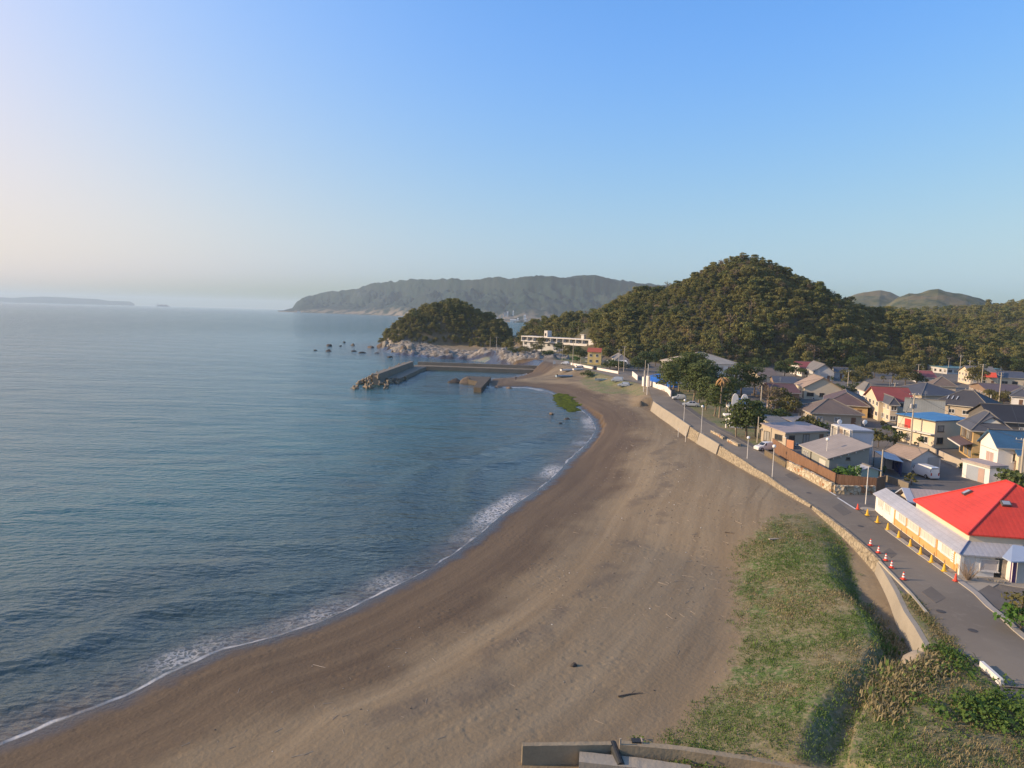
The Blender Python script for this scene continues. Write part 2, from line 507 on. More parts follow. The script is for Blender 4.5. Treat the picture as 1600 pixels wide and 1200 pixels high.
def ground_material():
    t = NT('sand_and_grass')
    pos = t.geo.outputs['Position']
    shore, al, inl = t.attr('shore'), t.attr('along'), t.attr('inland')
    n1 = t.noise(.09, 5); n2 = t.noise(.7, 5); n3 = t.noise(6.0, 3); n4 = t.noise(28.0, 2)
    # strand lines run along the shore
    sv = t.comb(t.math('MULTIPLY', shore, .42), t.math('MULTIPLY', al, .018), 0)
    streak = t.noise(1.0, 5, sv, .62)
    st2 = t.math('ADD', t.math('MULTIPLY', streak, t.rng(shore, 22, 50, 1, .25)), t.math('MULTIPLY', t.noise(.16, 4), t.rng(shore, 22, 50, 0, .75)))
    dry = t.mix(t.rng(st2, .35, .68), (0.187, 0.139, 0.083), (0.251, 0.195, 0.121))
    dry = t.mix(t.math('MULTIPLY', t.rng(n1, .4, .7), .45), dry, (0.216, 0.157, 0.088))
    dry = t.mix(t.rng(n3, .60, .75, 0, .35), dry, (.12, .10, .085))
    dry = t.mix(t.rng(n4, .66, .74, 0, .5), dry, (.42, .36, .28))
    edge = t.math('ADD', shore, t.math('MULTIPLY_ADD', t.noise(.09, 5), 16.0, -8.0))
    wetk = t.rng(edge, 9.0, 15.0, 1, 0)
    wet = t.mix(t.rng(streak, .3, .7), (0.095, 0.063, 0.035), (0.143, 0.099, 0.056))
    soak = t.rng(t.math('ADD', shore, t.math('MULTIPLY_ADD', t.noise(.4, 3), 3.0, -1.5)), .2, 2.4, 1, 0)
    wet = t.mix(soak, wet, (.052, .038, .029))
    tide = t.rng(t.math('ABSOLUTE', t.math('SUBTRACT', edge, 19.0)), .3, 2.2, .55, 0)
    tide = t.math('MULTIPLY', tide, t.rng(t.noise(.22, 3), .42, .6))
    sand = t.mix(wetk, dry, wet)
    sand = t.mix(tide, sand, (.105, .082, .062))
    for c0_, ns_, sd_ in ((26.0, .011, 0.0), (33.0, .009, 40.0)):      # wheel tracks along the beach
        u_ = t.math('ABSOLUTE', t.math('SUBTRACT', shore, t.math('MULTIPLY_ADD', t.noise(1.0, 2, t.comb(t.math('MULTIPLY', al, ns_), sd_, 0)), 22.0, c0_ - 11.0)))
        tk_ = t.rng(t.math('ABSOLUTE', t.math('SUBTRACT', u_, .85)), .10, .30, .38, 0)
        sand = t.mix(t.math('MULTIPLY', tk_, t.rng(t.noise(.08, 2), .45, .6)), sand, (.125, .092, .056))
    # grass of the dune and lawns
    gn = t.noise(.22, 4); gn2 = t.noise(2.6, 4)
    g = t.mix(t.rng(gn, .42, .62), (0.167, 0.145, 0.070), (.085, .130, .035))
    g = t.mix(t.rng(gn2, .40, .66), g, (.235, .195, .115))
    gmask = t.math('MAXIMUM', t.rng(t.math('ADD', t.attr('dune'), t.math('MULTIPLY_ADD', n2, 1.4, -.75)), .38, .7), t.rng(t.math('ADD', t.attr('lawn'), t.math('MULTIPLY_ADD', n2, .8, -.4)), .3, .7))
    yard = t.mix(t.rng(n1, .35, .65), (.105, .098, .092), (.160, .140, .118))
    yard = t.mix(t.rng(n2, .5, .8, 0, .5), yard, (.20, .175, .14))
    dirt = t.rng(inl, -.4, .1)
    c = t.mix(dirt, sand, yard)
    c = t.mix(gmask, c, g)
    rk = t.mix(t.rng(t.noise(.45, 5), .35, .65), (.10, .085, .07), (.31, .275, .225))
    rk = t.mix(t.rng(shore, -1.0, 3.0, 1, 0), rk, (.045, .035, .03))
    c = t.mix(t.rng(t.attr('rock'), .25, .6), c, rk)
    wd = t.mix(t.rng(t.noise(.05, 4), .4, .62), (.050, .052, .022), (.105, .082, .045))
    c = t.mix(t.attr('wood'), c, wd)
    rough = t.math('MULTIPLY_ADD', soak, -.55, .9)
    rough = t.math('MULTIPLY_ADD', wetk, -.12, rough)
    foot = t.math('MULTIPLY', t.rng(t.voro(1.1), .05, .42), t.rng(t.noise(.11, 2), .42, .62))
    b0 = t.bump(foot, .45, .08)
    b1 = t.bump(n2, .3, .22, b0)
    b2 = t.bump(t.math('ADD', t.noise(3.2, 4), t.math('MULTIPLY', st2, .9)), t.math('MULTIPLY_ADD', wetk, -.4, .55) if False else .45, .12, b1)
    b3 = t.bump(n4, .3, .03, b2)
    return t.done(c, rough, b3, .3)

gm = ground_material()
ground = link_mesh('ground', np_mesh('ground', np.stack([GX.ravel(), GY.ravel(), GZ], 1), grid_faces(len(rr), len(th)), [gm], GATT))
tag(ground, kind='structure')

_gz2 = GZ.reshape(GX.shape)
def gz(x, y):
    """height of the ground at one point"""
    return float(land(np.array([x]), np.array([y]))[0][0])

# ------------------------------------------------------------------ the sea: follows the curve of the earth
ths = np.radians(np.linspace(-75, 66, 900))
rs = [18.0]
while rs[-1] < 23000: rs.append(rs[-1] * 1.0075 + .01)
rs = np.array(rs)
T2, R2 = np.meshgrid(ths, rs)
SX, SY = (R2 * np.sin(T2)).ravel(), (R2 * np.cos(T2)).ravel()
sdm, sal = seg_dist(SX, SY, SHORE, True)
sdm = np.where(inside(SX, SY, SHORE), -sdm, sdm)          # positive out to sea
wn1 = fbm(SX * .02, SY * .02, 3); wn2 = fbm(sal * .025, sdm * .02 + 4, 3)
ph = sdm / (11.0 + 9.0 * sstep(0, 50, sdm)) + (wn2 - .5) * 2.6 + (wn1 - .5) * 1.4
amp = .22 * sstep(1.5, 9, sdm) * np.exp(-np.maximum(sdm - 12, 0) / 60) * sstep(.28, .62, fbm(sal * .014 + 3, sdm * .03, 3)) * (SY < 240)
crest = np.abs(np.sin(ph * math.pi))
swell = amp * (crest ** 3 * 1.6 - .4)
swell += .10 * sstep(6, 60, sdm) * np.sin((SX * .35 + SY * .94) / 5.2 + 5 * fbm(SX * .012, SY * .012, 2)) * (R2.ravel() < 700)
SZ = -R2.ravel() ** 2 / (2 * REARTH) + swell
def sea_material():
    t = NT('sea_water')
    pos = t.geo.outputs['Position']; off = t.attr('off'); al = t.attr('along')
    sh = t.rng(off, 0, 30, 1, 0)
    c = t.mix(t.rng(off, 4, 60), (.045, .070, .068), (.024, .104, .108))
    c = t.mix(t.rng(off, 0, 6, .75, 0), c, (.115, .088, .066))
    c = t.mix(t.math('MULTIPLY', t.rng(off, 120, 20), t.rng(t.noise(.05, 3), .52, .62, 0, .45)), c, (.03, .05, .05))
    # foam: a thin lip on the sand and a lacy band behind it
    wav = t.math('MULTIPLY_ADD', t.noise(.18, 3), 1.6, -.8)
    o2 = t.math('ADD', off, wav)
    lip = t.rng(t.math('ABSOLUTE', t.math('ADD', o2, -.05)), .05, .28, 1, 0)
    band = t.math('MULTIPLY', t.rng(o2, 0, .6), t.rng(o2, 1.6, 4.0, 1, 0))
    where = t.rng(t.noise(1.0, 3, t.comb(t.math('MULTIPLY', al, .045), 0, 0)), .45, .60)
    wn_ = t.n.new('ShaderNodeVectorMath'); wn_.operation = 'MULTIPLY_ADD'
    t.link(t.noise(1.1, 3, color=True), wn_.inputs[0]); wn_.inputs[1].default_value = (1.6, 1.6, 0); t.link(pos, wn_.inputs[2])
    lace = t.rng(t.math('ADD', t.voro(1.9, vec=wn_.outputs[0], feat='DISTANCE_TO_EDGE'), t.math('MULTIPLY_ADD', t.noise(2.2, 4), -.5, .22)), .02, .13, 1, 0)
    foam = t.math('MULTIPLY', t.math('MULTIPLY', band, where), t.math('MULTIPLY_ADD', lace, .75, .1))
    foam = t.math('MAXIMUM', foam, t.math('MULTIPLY', lip, t.math('MULTIPLY_ADD', t.rng(t.noise(.35, 3), .38, .62), .55, .2)), clamp=True)
    c = t.mix(foam, c, (.62, .60, .57))
    rough = t.math('MULTIPLY_ADD', foam, .6, .10)
    v1 = t.scalev(pos, (.28, .75, 1)); v2 = t.scalev(pos, (.9, 1.6, 1))
    h = t.math('ADD', t.math('MULTIPLY', t.noise(.32, 3, v1), 1.5), t.math('ADD', t.math('MULTIPLY', t.noise(.9, 4, v2), .55), t.math('MULTIPLY', t.noise(.075, 3, v1), 2.6)))
    n = t.bump(h, 1.0, .55)
    bn_ = n.node; t.link(t.math('MULTIPLY_ADD', t.rng(off, 60, 500), 1.3, .5), bn_.inputs['Distance'])
    t.bsdf.inputs['IOR'].default_value = 1.33
    return t.done(c, rough, n, .5)
sea = link_mesh('sea', np_mesh('sea', np.stack([SX, SY, SZ], 1), grid_faces(len(rs), len(ths)), [sea_material()], dict(off=sdm, along=sal)))
tag(sea, kind='structure')

# ------------------------------------------------------------------ road
def resample(pts, n):
    p = np.array(pts, float); s = np.r_[0, np.cumsum(np.hypot(*np.diff(p[:, :2], axis=0).T))]
    u = np.linspace(0, s[-1], n)
    return np.stack([np.interp(u, s, p[:, k]) for k in range(p.shape[1])], 1)
def closest_pairs(a, b, n):
    """points along a and their partners on b"""
    A = resample(a, n); Bf = resample(b, 1500); out = []; last = 0
    for q in A:
        j = last + int(np.argmin(np.hypot(Bf[last:last + 400, 0] - q[0], Bf[last:last + 400, 1] - q[1])))
        last = j; out.append(Bf[j])
    return A, np.array(out)
asph = NT('asphalt')
_a = asph.mix(asph.rng(asph.noise(.12, 4), .35, .65), (0.163, 0.136, 0.104), (0.207, 0.174, 0.132))
_a = asph.mix(asph.rng(asph.noise(1.3, 5), .52, .75, 0, .45), _a, (0.242, 0.204, 0.157))
_a = asph.mix(asph.rng(asph.noise(40, 2), .55, .7, 0, .35), _a, (.33, .28, .215))
asph = asph.done(_a, .85, None, .3)
asph2 = M('old_asphalt', (.128, .114, .100), .88, .28, .25)
concrete = M('concrete', (.30, .262, .205), .85, .22, .5, .04, 6)
concrete_d = M('dark_concrete', (.185, .155, .115), .85, .3, .35, .05, 5)
paint_w = M('road_paint', (.62, .60, .56), .7, .25, 1.5)
RA, RB = closest_pairs(ROADR, ROADL, 240)
mb = MB()
n = len(RA)
cr = .06
vs = []
for i in range(n):
    a, b = RA[i], RB[i]
    for k in range(5):
        f = k / 4; vs.append((a[0] + (b[0] - a[0]) * f, a[1] + (b[1] - a[1]) * f, ROADZ + cr * 4 * f * (1 - f)))
mb.add(vs, [(i * 5 + k, i * 5 + k + 1, i * 5 + k + 6, i * 5 + k + 5) for i in range(n - 1) for k in range(4)])
tag(mb.build('road', asph, smooth=True), kind='structure')
def ground_patch(name, px, z, mat, kind='structure', t=.3):
    pts = [P(a, b, z) for a, b in px]
    m = MB(); m.slab(pts, t); o = m.build(name, mat); tag(o, kind=kind); return o
ground_patch('side_street', [(1300, 772.5), (1330, 775), (1368, 773), (1392, 758), (1420, 742), (1440, 735), (1400, 700), (1412, 690), (1440, 703), (1462, 719), (1490, 733), (1530, 742), (1545, 760), (1400, 800), (1352, 802), (1336, 794)], 4.972, asph2)
ground_patch('forecourt', [(1474, 893), (1498, 909), (1522, 926), (1530, 930), (1560, 912), (1640, 925), (1640, 885), (1560, 878), (1500, 880)], 4.99, M('pale_concrete', (.33, .29, .235), .85, .2, .4))
ground_patch('driveway', [(1522, 927), (1541, 947), (1562, 953), (1586, 936), (1545, 914)], 4.999, asph2)
def strip(name, line, w, z0, z1, mat, side=1, kind=None, n=160, uneven=0.0):
    """a band of constant width along a line, between two heights"""
    A = resample(line, n); t = np.gradient(A, axis=0); t /= np.hypot(t[:, 0], t[:, 1])[:, None]
    N = np.stack([-t[:, 1], t[:, 0]], 1) * side
    m = MB(); vs = []
    for i in range(n):
        q = A[i]; r = q[:2] + N[i] * w; dz = uneven * (rng.random() - .5)
        a1 = (z1[i] if hasattr(z1, '__len__') else z1) + dz
        vs += [(q[0], q[1], z0), (q[0], q[1], a1), (r[0], r[1], a1), (r[0], r[1], z0)]
    fs = []
    for i in range(n - 1):
        o = i * 4
        fs += [(o + k, o + 4 + k, o + 4 + (k + 1) % 4, o + (k + 1) % 4) for k in range(4)]
    fs += [(0, 1, 2, 3), (4 * n - 1, 4 * n - 2, 4 * n - 3, 4 * n - 4)]
    m.add(vs, fs); o = m.build(name, mat)
    if kind: tag(o, kind=kind)
    return o
# kerb and gutter on the land side, edge line paint
strip('kerb', ROADR[0:13], -.55, 4.7, 5.085, M('kerb_concrete', (.33, .30, .26), .85, .2, .8), kind='structure')
strip('gutter', ROADR[16:28], -.3, 4.7, 5.012, M('gutter_concrete', (.22, .19, .15), .9, .25, .8), kind='structure')
for px_ in ([(1440, 925), (1462, 942), (1478, 934), (1455, 916)], [(1300, 792), (1318, 806), (1330, 800), (1312, 786)], [(1226, 742), (1240, 751), (1249, 747), (1236, 738)], [(1380, 862), (1392, 872), (1402, 866), (1390, 856)]):
    ground_patch('road_patch', px_, ROADZ + .066, M('patched_asphalt', (.135, .115, .092), .85, .2, .6), t=.06)
for a_, b_ in ((1470, 955), (1345, 822), (1264, 770), (1520, 985)):
    q_ = P(a_, b_, ROADZ + .07); m = MB(); m.lathe([(.34, 0), (.34, .012)], (q_.x, q_.y, ROADZ + .062), 18); tag(m.build('manhole_cover', M('iron_cover', (.07, .062, .055), .7, .2, 3)), kind='structure')
def paint_line(px, w):
    pts = [P(a, b, ROADZ + .03) for a, b in px]
    m = MB(); A = resample([(p.x, p.y) for p in pts], 8); t = np.gradient(A, axis=0); t /= np.hypot(t[:, 0], t[:, 1])[:, None]
    vs = []
    for q, d in zip(A, t): vs += [(q[0] - d[1] * w, q[1] + d[0] * w, ROADZ + .034), (q[0] + d[1] * w, q[1] - d[0] * w, ROADZ + .034)]
    m.add(vs, [(2 * i, 2 * i + 1, 2 * i + 3, 2 * i + 2) for i in range(7)])
    tag(m.build('road_marking', paint_w), kind='structure')
paint_line([(1271, 762), (1283.5, 769.5)], .09)
paint_line([(1308.5, 777.5), (1337, 795.5)], .13)
paint_line([(1296, 768), (1306, 774)], .13)

# ------------------------------------------------------------------ sea walls
def wall_part(name, line, zt, zb, out, th, mat, label, cat='wall', group=None, n=60, lip=None):
    """a wall along the line: vertical back, face sloping out (to the left of the walk) by `out` down to zb"""
    A = resample(line, n); t = np.gradient(A, axis=0); t /= np.hypot(t[:, 0], t[:, 1])[:, None]
    N = np.stack([-t[:, 1], t[:, 0]], 1)
    m = MB(); vs = []
    for i in range(n):
        q = A[i]; b = q + N[i] * out; k = q - N[i] * th
        vs += [(q[0], q[1], zt), (b[0], b[1], zb), (k[0], k[1], zb), (k[0], k[1], zt)]
    fs = []
    for i in range(n - 1):
        o = i * 4; fs += [(o + j, o + 4 + j, o + 4 + (j + 1) % 4, o + (j + 1) % 4) for j in range(4)]
    fs += [(0, 1, 2, 3), (4 * n - 1, 4 * n - 2, 4 * n - 3, 4 * n - 4)]
    m.add(vs, fs)
    return tag(m.build(name, mat), label, cat, group)
def sub_line(line, y0, y1):
    A = resample(line, 1200); k = (A[:, 1] >= y0) & (A[:, 1] <= y1); return A[k]
yl = lambda x, y: P(x, y, ROADZ).y
stone_m = NT('rubble_stone')
_v = stone_m.voro(1.6, out='Color'); 
_c = stone_m.mix(stone_m.rng(stone_m.noise(2.5, 3), .3, .7), (.22, .18, .125), (.36, .30, .21))
_c = stone_m.mix(stone_m.rng(stone_m.voro(1.6, feat='DISTANCE_TO_EDGE'), .0, .06, 1, 0), _c, (.10, .085, .06))
stone_m = stone_m.done(_c, .9, stone_m.bump(stone_m.voro(1.6), .8, .15), .2)
wall_part('sea_wall', sub_line(ROADL, yl(1077.5, 667.3), yl(1019, 628)), 5.28, 1.2, 1.05, .35, concrete, 'pale sloping concrete sea wall beside the road bend below the pine trees', group=None)
wall_part('sea_wall', sub_line(ROADL, yl(1124, 697), yl(1093, 678)), 5.28, 1.2, 1.05, .35, concrete, 'short pale sloping concrete wall panel between two stretches of rubble wall')
wall_part('rubble_wall', sub_line(ROADL, yl(1092.6, 677.6), yl(1078, 667.7)), 5.12, 1.2, .75, .3, stone_m, 'short stretch of rubble wall set between two sloping concrete panels')
wall_part('rubble_wall', sub_line(ROADL, yl(1268, 791), yl(1124.6, 697.4)), 5.12, 1.6, .85, .3, stone_m, 'long low rubble wall holding the road above the open sand')
wall_part('rubble_wall', sub_line(ROADL, yl(1374, 879), yl(1269, 791.7)), 5.16, 1.2, .8, .3, stone_m, 'crumbling stone wall under the road edge beside the traffic cones')
wall_part('sea_wall', WALLN, 4.95, .8, .75, .4, concrete, 'pale concrete wall curving along the shaded gully below the grass verge', n=50)
# the rounded end of that wall, a lump of stone and sand
m = MB(); q = P(1440, 1031, 4.2); m.ell((0, 0, 0), (1.5, 1.2, 1.5), 14, 9, jit=.07)
o = m.build('boulder', M('wall_end_stone', (.30, .25, .19), .9, .25, 1.2, .12, 3), smooth=True, loc=(q.x, q.y, 3.3)); tag(o, 'rounded brown boulder at the near end of the curving gully wall', 'boulder')
strip('road_curb', ROADL[5:i0 + 2], -.22, 4.7, 5.12, M('worn_curb', (.40, .35, .26), .85, .25, 1.0), kind='structure', n=60)
m = MB(); a, b = P(1533, 1041, 5.0), P(1566, 1071, 5.0)
d = (b - a).normalized(); nn = Vector((-d.y, d.x, 0)) * .12
m.slab([a + nn + Vector((0, 0, .38)), b + nn + Vector((0, 0, .38)), b - nn + Vector((0, 0, .38)), a - nn + Vector((0, 0, .38))], .6)
tag(m.build('low_wall', M('white_concrete', (.62, .60, .56), .8, .15)), 'thin white kerb wall at the road edge near the bottom right corner', 'kerb wall')

# foreground concrete: a low wall cut by a drain
def low_wall(px, z, h, th, label, name='low_wall', mat=None):
    pts = [P(a, b, z) for a, b in px]
    A = resample([(p.x, p.y) for p in pts], 24); t = np.gradient(A, axis=0); t /= np.hypot(t[:, 0], t[:, 1])[:, None]
    m = MB(); vs = []
    for q, d in zip(A, t):
        for s in (-.5, .5):
            for zz in (z - h, z): vs.append((q[0] - d[1] * th * s, q[1] + d[0] * th * s, zz + .02 * (rng.random() - .5)))
    fs = []
    for i in range(23):
        o = 4 * i
        fs += [(o, o + 4, o + 5, o + 1), (o + 2, o + 3, o + 7, o + 6), (o + 1, o + 5, o + 7, o + 3), (o, o + 2, o + 6, o + 4)]
    fs += [(0, 1, 3, 2), (92, 94, 95, 93)]
    m.add(vs, fs)
    return tag(m.build(name, mat or concrete), label, 'wall')
# ------------------------------------------------------------------ far hills across the bay, the haze
def drop(x, y): return (x * x + y * y) / (2 * REARTH)
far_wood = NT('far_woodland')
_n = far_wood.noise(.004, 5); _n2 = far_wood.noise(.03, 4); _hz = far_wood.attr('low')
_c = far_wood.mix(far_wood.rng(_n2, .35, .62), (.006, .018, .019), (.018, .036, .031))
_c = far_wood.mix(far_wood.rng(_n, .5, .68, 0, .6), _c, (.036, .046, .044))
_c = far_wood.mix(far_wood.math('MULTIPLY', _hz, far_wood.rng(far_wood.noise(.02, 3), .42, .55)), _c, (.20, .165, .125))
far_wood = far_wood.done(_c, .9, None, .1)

crest = [(434, 486.5), (442, 485.8), (457, 482), (465, 471), (472, 466), (495, 460), (521, 455.5), (547, 454.5), (566, 448.5), (585, 443.5), (615, 440.5), (649, 436.5), (665, 437.5), (682, 436.5), (712, 436.5),
         (725, 438), (739, 437.5), (780, 434.5), (795, 437), (806, 436.5), (822, 433), (836, 432), (850, 434), (862, 433.5), (889, 434.5), (910, 431), (926, 430.5), (949, 436), (975, 442), (1009, 445.5), (1060, 452), (1130, 458), (1200, 470)]
front = [(434, 5300), (445, 5150), (470, 5050), (540, 4750), (580, 4550), (620, 4300), (660, 3950), (700, 3500), (740, 3000), (780, 2640), (820, 2480), (870, 2420), (1000, 2400), (1200, 2400)]
plain = [(434, .02), (700, .05), (760, .30), (830, .42), (1000, .42), (1200, .4)]
cx, cy = zip(*crest)
cols = np.linspace(434, 1190, 760)
cyi = np.interp(cols, cx, cy); ff = np.interp(cols, *zip(*front)); pl = np.interp(cols, *zip(*plain))
_k = np.ones(31) / 31
ff = np.convolve(np.pad(ff, 15, 'edge'), _k, 'valid'); pl = np.convolve(np.pad(pl, 15, 'edge'), _k, 'valid')
NTR = 110
tt = np.linspace(0, 1.55, NTR)
V = np.zeros((NTR, len(cols), 3)); LOW = np.zeros((NTR, len(cols)))
for j, c in enumerate(cols):
    f = ff[j]; depth = 1050.0 + 500 * np.clip((pl[j] - .03) / .3, 0, 1)
    yc = f + depth
    hc = PY(c, cyi[j], yc)
    H = hc.z + drop(hc.x, hc.y)
    dirx = PY(c, 490, 1000.0).x / 1000.0
    for i, u in enumerate(tt):
        y = f + depth * u
        p = np.clip((u - pl[j]) / (1 - pl[j]), 0, 1)
        prof = (p ** .8) if u <= 1 else max(0, 1 - ((u - 1) / .55) ** 1.5)
        z = H * prof + (3.5 if u > 0 else -2) + 6 * min(u, pl[j])
        V[i, j] = (dirx * y, y, z)
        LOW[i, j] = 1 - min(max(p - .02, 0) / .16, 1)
gul = fbm(V[..., 0] * .0058 + V[..., 1] * .0014 + 3, V[..., 1] * .0022, 5)
rid = np.abs(gul - .5) * 2
pp = np.clip(tt, 0, 1)[:, None]
env = 4 * pp * (1 - pp * .86)
V[..., 2] -= (V[..., 2] > 8) * env * .55 * (1 - rid) ** 2 * np.maximum(V[..., 2] - 5, 0) * (tt[:, None] < .97)
V[..., 2] += (V[..., 2] > 12) * (fbm(V[..., 0] * .02, V[..., 1] * .02, 3) - .5) * 30 * np.minimum(V[..., 2] / 60, 1)
V[..., 2] -= drop(V[..., 0], V[..., 1])
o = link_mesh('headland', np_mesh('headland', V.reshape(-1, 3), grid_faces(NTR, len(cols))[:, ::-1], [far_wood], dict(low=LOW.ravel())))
tag(o, kind='structure')

sunlit_wood = NT('sunlit_woodland')  # lighter than the headland wood: sunlight on these far hills is put into the colour
_c = sunlit_wood.mix(sunlit_wood.rng(sunlit_wood.noise(.03, 4), .35, .62), (.040, .055, .026), (.110, .105, .055))
_c = sunlit_wood.mix(sunlit_wood.rng(sunlit_wood.noise(.005, 4), .5, .65, 0, .7), _c, (.150, .115, .065)); sunlit_wood = sunlit_wood.done(_c, .9, None, .1)
def far_range(name, sil, y, back, foot, seed):
    sx, sy = zip(*sil); cols = np.linspace(sx[0], sx[-1], 220); NR = 40
    yi = np.interp(cols, sx, sy); V = np.zeros((NR, len(cols), 3)); uu = np.linspace(0, 1.6, NR)
    for j, c in enumerate(cols):
        hc = PY(c, yi[j], y); dx = hc.x / y
        for i, u in enumerate(uu):
            yy = y + (u - 1) * back
            pr = u ** .9 if u <= 1 else max(0, 1 - (u - 1) / .6)
            V[i, j] = (dx * yy, yy, foot + (hc.z - foot) * pr)
    g = fbm(V[..., 0] * .006 + seed, V[..., 1] * .006, 4)
    e = np.where(uu < 1, uu * (1.15 - uu) * 3, 0)[:, None]
    V[..., 2] -= e * np.abs(g - .5) * .9 * (V[..., 2] - foot) * .8
    V[..., 2] += (fbm(V[..., 0] * .03, V[..., 1] * .03, 2) - .5) * 10
    o = link_mesh(name, np_mesh(name, V.reshape(-1, 3), grid_faces(NR, len(cols))[:, ::-1], [sunlit_wood], dict(low=np.zeros(V.shape[:2]).ravel())))
    return tag(o, kind='structure')
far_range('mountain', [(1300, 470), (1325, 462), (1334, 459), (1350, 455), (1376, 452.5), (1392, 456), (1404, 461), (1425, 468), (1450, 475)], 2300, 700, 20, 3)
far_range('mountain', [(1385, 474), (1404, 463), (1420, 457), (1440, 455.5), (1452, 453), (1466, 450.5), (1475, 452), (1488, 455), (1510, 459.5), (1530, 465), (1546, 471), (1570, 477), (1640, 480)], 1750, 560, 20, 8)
# the faint low land on the horizon at the left
sil = [(-60, 466), (-20, 465), (5, 464.5), (20, 465.5), (40, 464), (70, 463.2), (100, 464.5), (130, 466.3), (150, 467), (170, 470), (190, 470.5), (203, 471), (210, 474.5)]
sx, sy = zip(*sil); cols = np.linspace(-60, 210, 120); V = np.zeros((8, 120, 3))
for j, c in enumerate(cols):
    t_ = PY(c, np.interp(c, sx, sy), 15500.0); dx = t_.x / 15500
    for i in range(8):
        u = i / 7; yy = 15500 + (u - .5) * 2600; k = 1 - abs(2 * u - 1) ** 2
        V[i, j] = (dx * yy, yy, -drop(dx * yy, yy) - 4 + (t_.z + drop(t_.x, 15500) + 4) * k)
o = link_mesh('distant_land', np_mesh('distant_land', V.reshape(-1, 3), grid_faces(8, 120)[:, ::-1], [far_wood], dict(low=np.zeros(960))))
tag(o, kind='structure')

# the air itself
hz = bpy.data.materials.new('haze'); hz.use_nodes = True
for n_ in list(hz.node_tree.nodes):
    if n_.type != 'OUTPUT_MATERIAL': hz.node_tree.nodes.remove(n_)
pv = hz.node_tree.nodes.new('ShaderNodeVolumePrincipled')
pv.inputs['Color'].default_value = (.78, .91, 1.0, 1)
pv.inputs['Density'].default_value = .000072
sc.cycles.volume_bounces = 2
pv.inputs['Anisotropy'].default_value = .0
hz.node_tree.links.new(pv.outputs[0], [n_ for n_ in hz.node_tree.nodes if n_.type == 'OUTPUT_MATERIAL'][0].inputs['Volume'])
m = MB(); m.box(-26000, 26000, -1500, 26000, -60, 262)
o = m.build('haze', hz); tag(o, kind='stuff')
# ------------------------------------------------------------------ harbour: breakwater, pier, rocks
def W3(px, py, z): return P(px, py, z)
# long quay and its parapet
brk = thing('breakwater', P(820, 583, 0), 'long grey concrete breakwater with a quay and parapet running out from the shore', 'breakwater')
org = brk.location.copy()
def loc_pts(l): return [Vector(p) - org for p in l]
q0, q1, q2 = P(900, 575.5, 1.7), P(818, 583, 0), P(647, 577.2, 0)
d1 = (P(647, 577.2, 0) - P(818, 583, 0)); d1.z = 0; d1.normalize(); n1_ = Vector((-d1.y, d1.x, 0)); 
if n1_.y < 0: n1_ = -n1_
A0 = P(818, 583, 0); A0.z = 0; B0 = P(645, 577.2, 0); B0.z = 0
S0 = A0 - d1 * 26 + n1_ * 5
def quay(a, b, off0, off1, z, m):
    pts = [a + n1_ * off0, b + n1_ * off0, b + n1_ * off1, a + n1_ * off1]
    m.prism([tuple((p - org)[:2]) for p in pts], -3 - org.z, z - org.z)
m = MB(); quay(A0 - d1 * 18, B0, 0, 7.0, 1.75, m); m.build('quay', concrete_d, brk)
m = MB(); quay(A0 - d1 * 30, B0 - d1 * 1, 7.0, 8.6, 3.3, m); m.build('parapet', M('grey_concrete', (.20, .17, .13), .85, .25, .3), brk)
# the outer arm with tetrapods on its sea side
arm = thing('breakwater', P(626, 589, 0), 'outer arm of the breakwater, dark wall turned toward the harbour mouth', 'breakwater')
org = arm.location.copy()
E0 = P(641, 566.5, 4.2); E1 = P(591, 584.5, 4.2)
da = (E1 - E0); da.z = 0; da.normalize(); na = Vector((-da.y, da.x, 0))
if na.x > 0: na = -na            # toward the open sea (left)
def slab2(a, b, o0, o1, z0, z1, m):
    pts = [a + na * o0, b + na * o0, b + na * o1, a + na * o1]
    m.prism([tuple((p - org)[:2]) for p in pts], z0 - org.z, z1 - org.z)
L_arm_ = (E1 - E0).length
m = MB(); slab2(E0 - da * 9, E1, 0, 2.2, -3, 4.2, m); m.build('parapet', M('grey_concrete', (.2, .185, .165)), arm)
m = MB(); slab2(E0 - da * 12, E0 + da * (L_arm_ * .8), -5.5, -.003, -3, 1.6, m); m.build('quay', concrete_d, arm)
# tetrapods: one shape, copied
def tetra_mesh():
    m = MB()
    for v in ((0, 0, 1), (.943, 0, -.333), (-.471, .816, -.333), (-.471, -.816, -.333)):
        v = Vector(v); m.tube(v * .1, v * 1.25, .52, .36, 8)
    return m
tp_m = M('tetrapod_concrete', (.24, .185, .125), .9, .3, .6, .05, 3)
tp0 = None; L_arm = (E1 - E0).length
trng = random.Random(5)
spots = []
for k in range(96):
    s = trng.uniform(0, L_arm + 15); o = trng.uniform(2.2, 8.0) if s < L_arm else trng.uniform(-6, 6.5)
    if s < L_arm: o = 2.2 + (o - 2.2) * (.55 + .45 * s / L_arm)
    hgt = 3.6 - .62 * max(o - 2.2, 0) if s < L_arm else 3.3 - .19 * (s - L_arm) - .3 * abs(o)
    spots.append((s, o, hgt))
for k in range(14):
    s = trng.uniform(L_arm * .55, L_arm); spots.append((s, trng.uniform(-6, -1.2), trng.uniform(.1, 1.2)))
